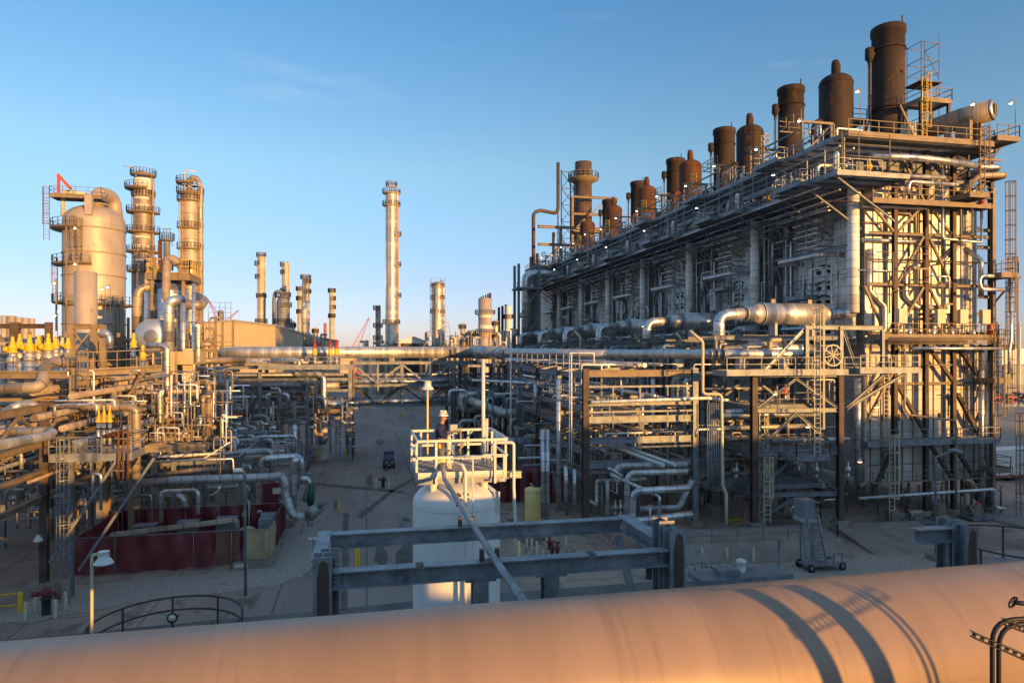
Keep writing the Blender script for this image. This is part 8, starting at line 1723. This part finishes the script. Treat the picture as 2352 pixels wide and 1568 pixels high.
# background process clutter between the towers, each a small stand of pipes
bgk = random.Random(91)
def pipe_stand(px, D, w_, h0, h1, label, group, m='cladding_dull'):
    c = at(px, 805, D); t = thing('pipe_stand', label, 'pipework', (c.x, c.y, 0), group)
    for i in range(3):
        dx_ = bgk.uniform(-w_, w_); h = bgk.uniform(h0, h1); b = MB().tube([(c.x+dx_, c.y, 0), (c.x+dx_, c.y, h), (c.x+dx_+bgk.uniform(-w_, w_), c.y, h)], D*.0016*bgk.uniform(.6, 1.8), 8, .6); b.build('pipe', M[m], t)
    b = MB(); b.rail([(c.x-w_, c.y-1, h0), (c.x+w_, c.y-1, h0)], 1.3, 1.6, .12); b.bar((c.x-w_, c.y-1, 0), (c.x-w_, c.y-1, h1), .3); b.bar((c.x+w_, c.y-1, 0), (c.x+w_, c.y-1, h1), .3); b.bar((c.x-w_, c.y-1, h0), (c.x+w_, c.y-1, h0), .4); b.build('frame', M['tan_steel'], t)
for i in range(12): pipe_stand(1030+i*12, 232+bgk.uniform(0, 30), 3.2, 15.5, 20+bgk.uniform(0, 3), 'stand of far pipes between the scaffolded tower and the furnace row', 'far pipe stands left of the furnace row', bgk.choice(['cladding', 'cladding_tan', 'cladding_dull']))
for i in range(8): pipe_stand(985+i*9, 262, 3.4, 15, 17.6, 'stand of far pipes around the scaffolded tower', 'far pipe stands by the scaffolded tower', 'cladding_tan')
for i in range(5): pipe_stand(850+i*12, 236, 2.4, 15, 18.5, 'stand of far pipes left of the lone tall tower', 'far pipe stands by the lone tower', 'tower_far')
for i in range(8): pipe_stand(672+i*8, 240, 2.6, 16, 21, 'stand of far pipes behind the dark vessel', 'far pipe stands behind the dark vessel', 'tower_far')
for i in range(10): pipe_stand(300+i*22, 100+bgk.uniform(-12, 12), 2.4, 15, 19.5, 'stand of pipes behind the horizontal drum', 'pipe stands behind the horizontal drum', 'cladding_tan')
for i in range(9): pipe_stand(120+i*20, 84+bgk.uniform(-10, 14), 1.8, 13.5, 17.0, 'stand of pipes around the foot of the beige vessel', 'pipe stands by the beige vessel', 'cladding_tan')
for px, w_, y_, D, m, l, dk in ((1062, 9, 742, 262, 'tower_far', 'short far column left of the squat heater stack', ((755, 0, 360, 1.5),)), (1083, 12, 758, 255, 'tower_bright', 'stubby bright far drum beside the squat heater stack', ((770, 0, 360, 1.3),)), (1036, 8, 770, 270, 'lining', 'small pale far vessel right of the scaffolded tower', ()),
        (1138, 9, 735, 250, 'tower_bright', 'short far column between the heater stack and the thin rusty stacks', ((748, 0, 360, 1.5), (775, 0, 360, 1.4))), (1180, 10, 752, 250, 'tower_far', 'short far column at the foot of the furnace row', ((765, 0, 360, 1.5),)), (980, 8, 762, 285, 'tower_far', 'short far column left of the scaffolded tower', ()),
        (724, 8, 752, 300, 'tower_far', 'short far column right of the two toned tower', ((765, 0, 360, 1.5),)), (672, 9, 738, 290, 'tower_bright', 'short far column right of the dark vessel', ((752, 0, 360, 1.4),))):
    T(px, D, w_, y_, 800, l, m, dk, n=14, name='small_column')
# cranes
def crane(pxb, pyb, pxt, pyt, D, label, w_=1.0):
    a_, c_ = at(pxb, pyb, D), at(pxt, pyt, D); t = thing('crane', label, 'crane', (a_.x, a_.y, 0), 'red lattice cranes on the horizon'); b = MB(); up = Vector((0, 0, 1)); n = 14; d = (c_-a_); nn = Vector((-d.z, 0, d.x)).normalized()*w_
    b.bar(a_-nn*.5, c_, .25); b.bar(a_+nn*.5, c_+nn*.1, .25)
    for i in range(n): p = a_.lerp(c_, i/n)+nn*.5*(1-i/n)*(1 if i % 2 else -1); q = a_.lerp(c_, (i+1)/n)+nn*.5*(1-i/n)*(-1 if i % 2 else 1); b.bar(p, q, .16)
    b.build('boom', M['crane_red'], t); MB().bar(c_, c_+Vector((.3, 0, -14)) if D > 300 else c_-up*8, .08).build('cable', M['dark'], t)
    b = MB(); b.box(a_.x-3, a_.x+3, a_.y-2, a_.y+2, 0, 3.5); b.build('cab', M['crane_red'], t); MB().bar((a_.x, a_.y, 3), a_, .5).build('mast', M['crane_red'], t)
crane(815, 800, 848, 730, 380, 'red lattice crane on the horizon left of the lone tower', 3.4); crane(505, 735, 478, 687, 300, 'red lattice crane boom above the warehouse roof, left', 1.8); crane(520, 738, 548, 712, 420, 'thin far crane boom above the warehouse roof', 1.8)
# right hand far side
wg = 'white trailers parked at the right'
for i, (px0, px1, y0_, y1_, D) in enumerate(((2268, 2420, 1035, 1098, 78), )):
    a_ = at(px0, y0_, D); zt = a_.z; zb = H-D*(y1_-HY)/FP; t = thing('semi_trailer', 'long white box trailer parked at the right edge', 'trailer', (a_.x, a_.y, 0))
    MB().box(a_.x, a_.x+14, a_.y, a_.y+2.6, zb, zt).build('box', M['lining'], t); MB().box(a_.x, a_.x+14, a_.y-.03, a_.y-.005, zb, zb+.25).build('side_rail', M['red'], t)
    for dx_ in (3.2, 4.5, 12): MB().lathe((a_.x+dx_, a_.y+.15, .5), [(.001, -.15), (.3, -.15), (.5, -.12), (.5, .12)], 18, 'y').build('wheel', M['rubber'], t)
    MB().box(a_.x+1, a_.x+1.3, a_.y+.5, a_.y+.8, 0, zb).build('landing_leg', M['dark'], t)
for i, (px, y_, w_, D, m, l) in enumerate(((2325, 800, 60, 330, 'lining', 'white far building at the right edge beyond the furnace'), (2300, 806, 30, 340, 'tan_wall', 'tan far shed between the white building and the furnace'), (2345, 838, 70, 300, 'galvanised', 'low grey building on the far right river bank'))):
    a_ = at(px, y_, D); b = MB(); b.box(a_.x-w_*.12, a_.x+w_*.3, a_.y, a_.y+15, 0, max(2.5, a_.z)); solo('far_building', b, M[m], l, 'building')
for i, (px, y_, w_) in enumerate(((2278, 770, 4), (2342, 740, 5), (2300, 775, 5), (2322, 760, 3))): T(px, 300, w_, y_, 830, 'thin white vent stack on the far right skyline', 'lining', (), n=10, extra=False, hd=.05, name='vent_stack', cat='stack', group='vent stacks on the far right skyline')
b = MB(); a_ = gnd(2285, 870); b.box(a_.x-10, a_.x+120, a_.y, a_.y+3, 0, 1.8); solo('quay_wall', b, M['dark'], 'dark quay edge along the far side of the river', 'quay')
g4 = 'parked vehicles and machines on the river side lot'
for i in range(9):
    p = gnd(2262+i*13, 912+(i % 3)*3); t = thing('parked_machine', 'small dark vehicle parked on the far lot by the river', 'vehicle', tuple(p), g4)
    MB().box(p.x-1.6, p.x+1.6, p.y, p.y+1.8, .35, 1.1).build('body', M[['dark', 'galvanised', 'red'][i % 3]], t); MB().box(p.x-1.0, p.x+.8, p.y+.1, p.y+1.7, 1.1, 1.75).build('cabin', M['glass'], t)
    for dx_ in (-1, 1): MB().lathe((p.x+dx_, p.y, .4), [(.001, -.1), (.38, -.1), (.38, .1)], 12, 'y').build('wheel', M['rubber'], t)
# utility poles & far skyline right
for px in (2290, 2338): p = at(px, 700, 260); b = MB(); b.bar((p.x, p.y, 0), (p.x, p.y, 26), .3); b.bar((p.x-2, p.y, 24.6), (p.x+2, p.y, 24.6), .2); solo('utility_pole', b, M['dark'], 'utility pole on the far right beyond the furnace row', 'pole', 'utility poles at the far right')
# hose coil
p = gnd(1692, 1200); b = MB()
for k in range(3): b.tube([p+Vector(((.8+.05*k)*math.cos(a), (.6+.04*k)*math.sin(a), .05+.05*k)) for a in [2*math.pi*i/20 for i in range(21)]], .03, 6, 0)
solo('hose_coil', b, M['yellow_rail'], 'yellow hose coiled on the concrete beside the braced tower', 'hose')

# ------------------------------------------------------------------ the crowded pipework: the largest 300 in view as objects, the rest one mass
CROWD.sort(key=lambda t: -t[0]); keep = max(0, 296-NP[0])
for w_, P, r, m, label, group, n, bend in CROWD[:keep]: solo('pipe', MB().tube(P, r, n, bend), m, label, 'pipe', group)
b = MB(); ml = []
for w_, P, r, m, label, group, n, bend in CROWD[keep:]:
    if m not in ml: ml.append(m)
    b.cur = ml.index(m); b.tube(P, r, min(n, 8), bend)
o = b.build('pipework', ml, loc=(0, 0, 0)); tag(o, 'countless thin pipes crowding the racks, decks and yards of the plant', 'pipework', kind='stuff')
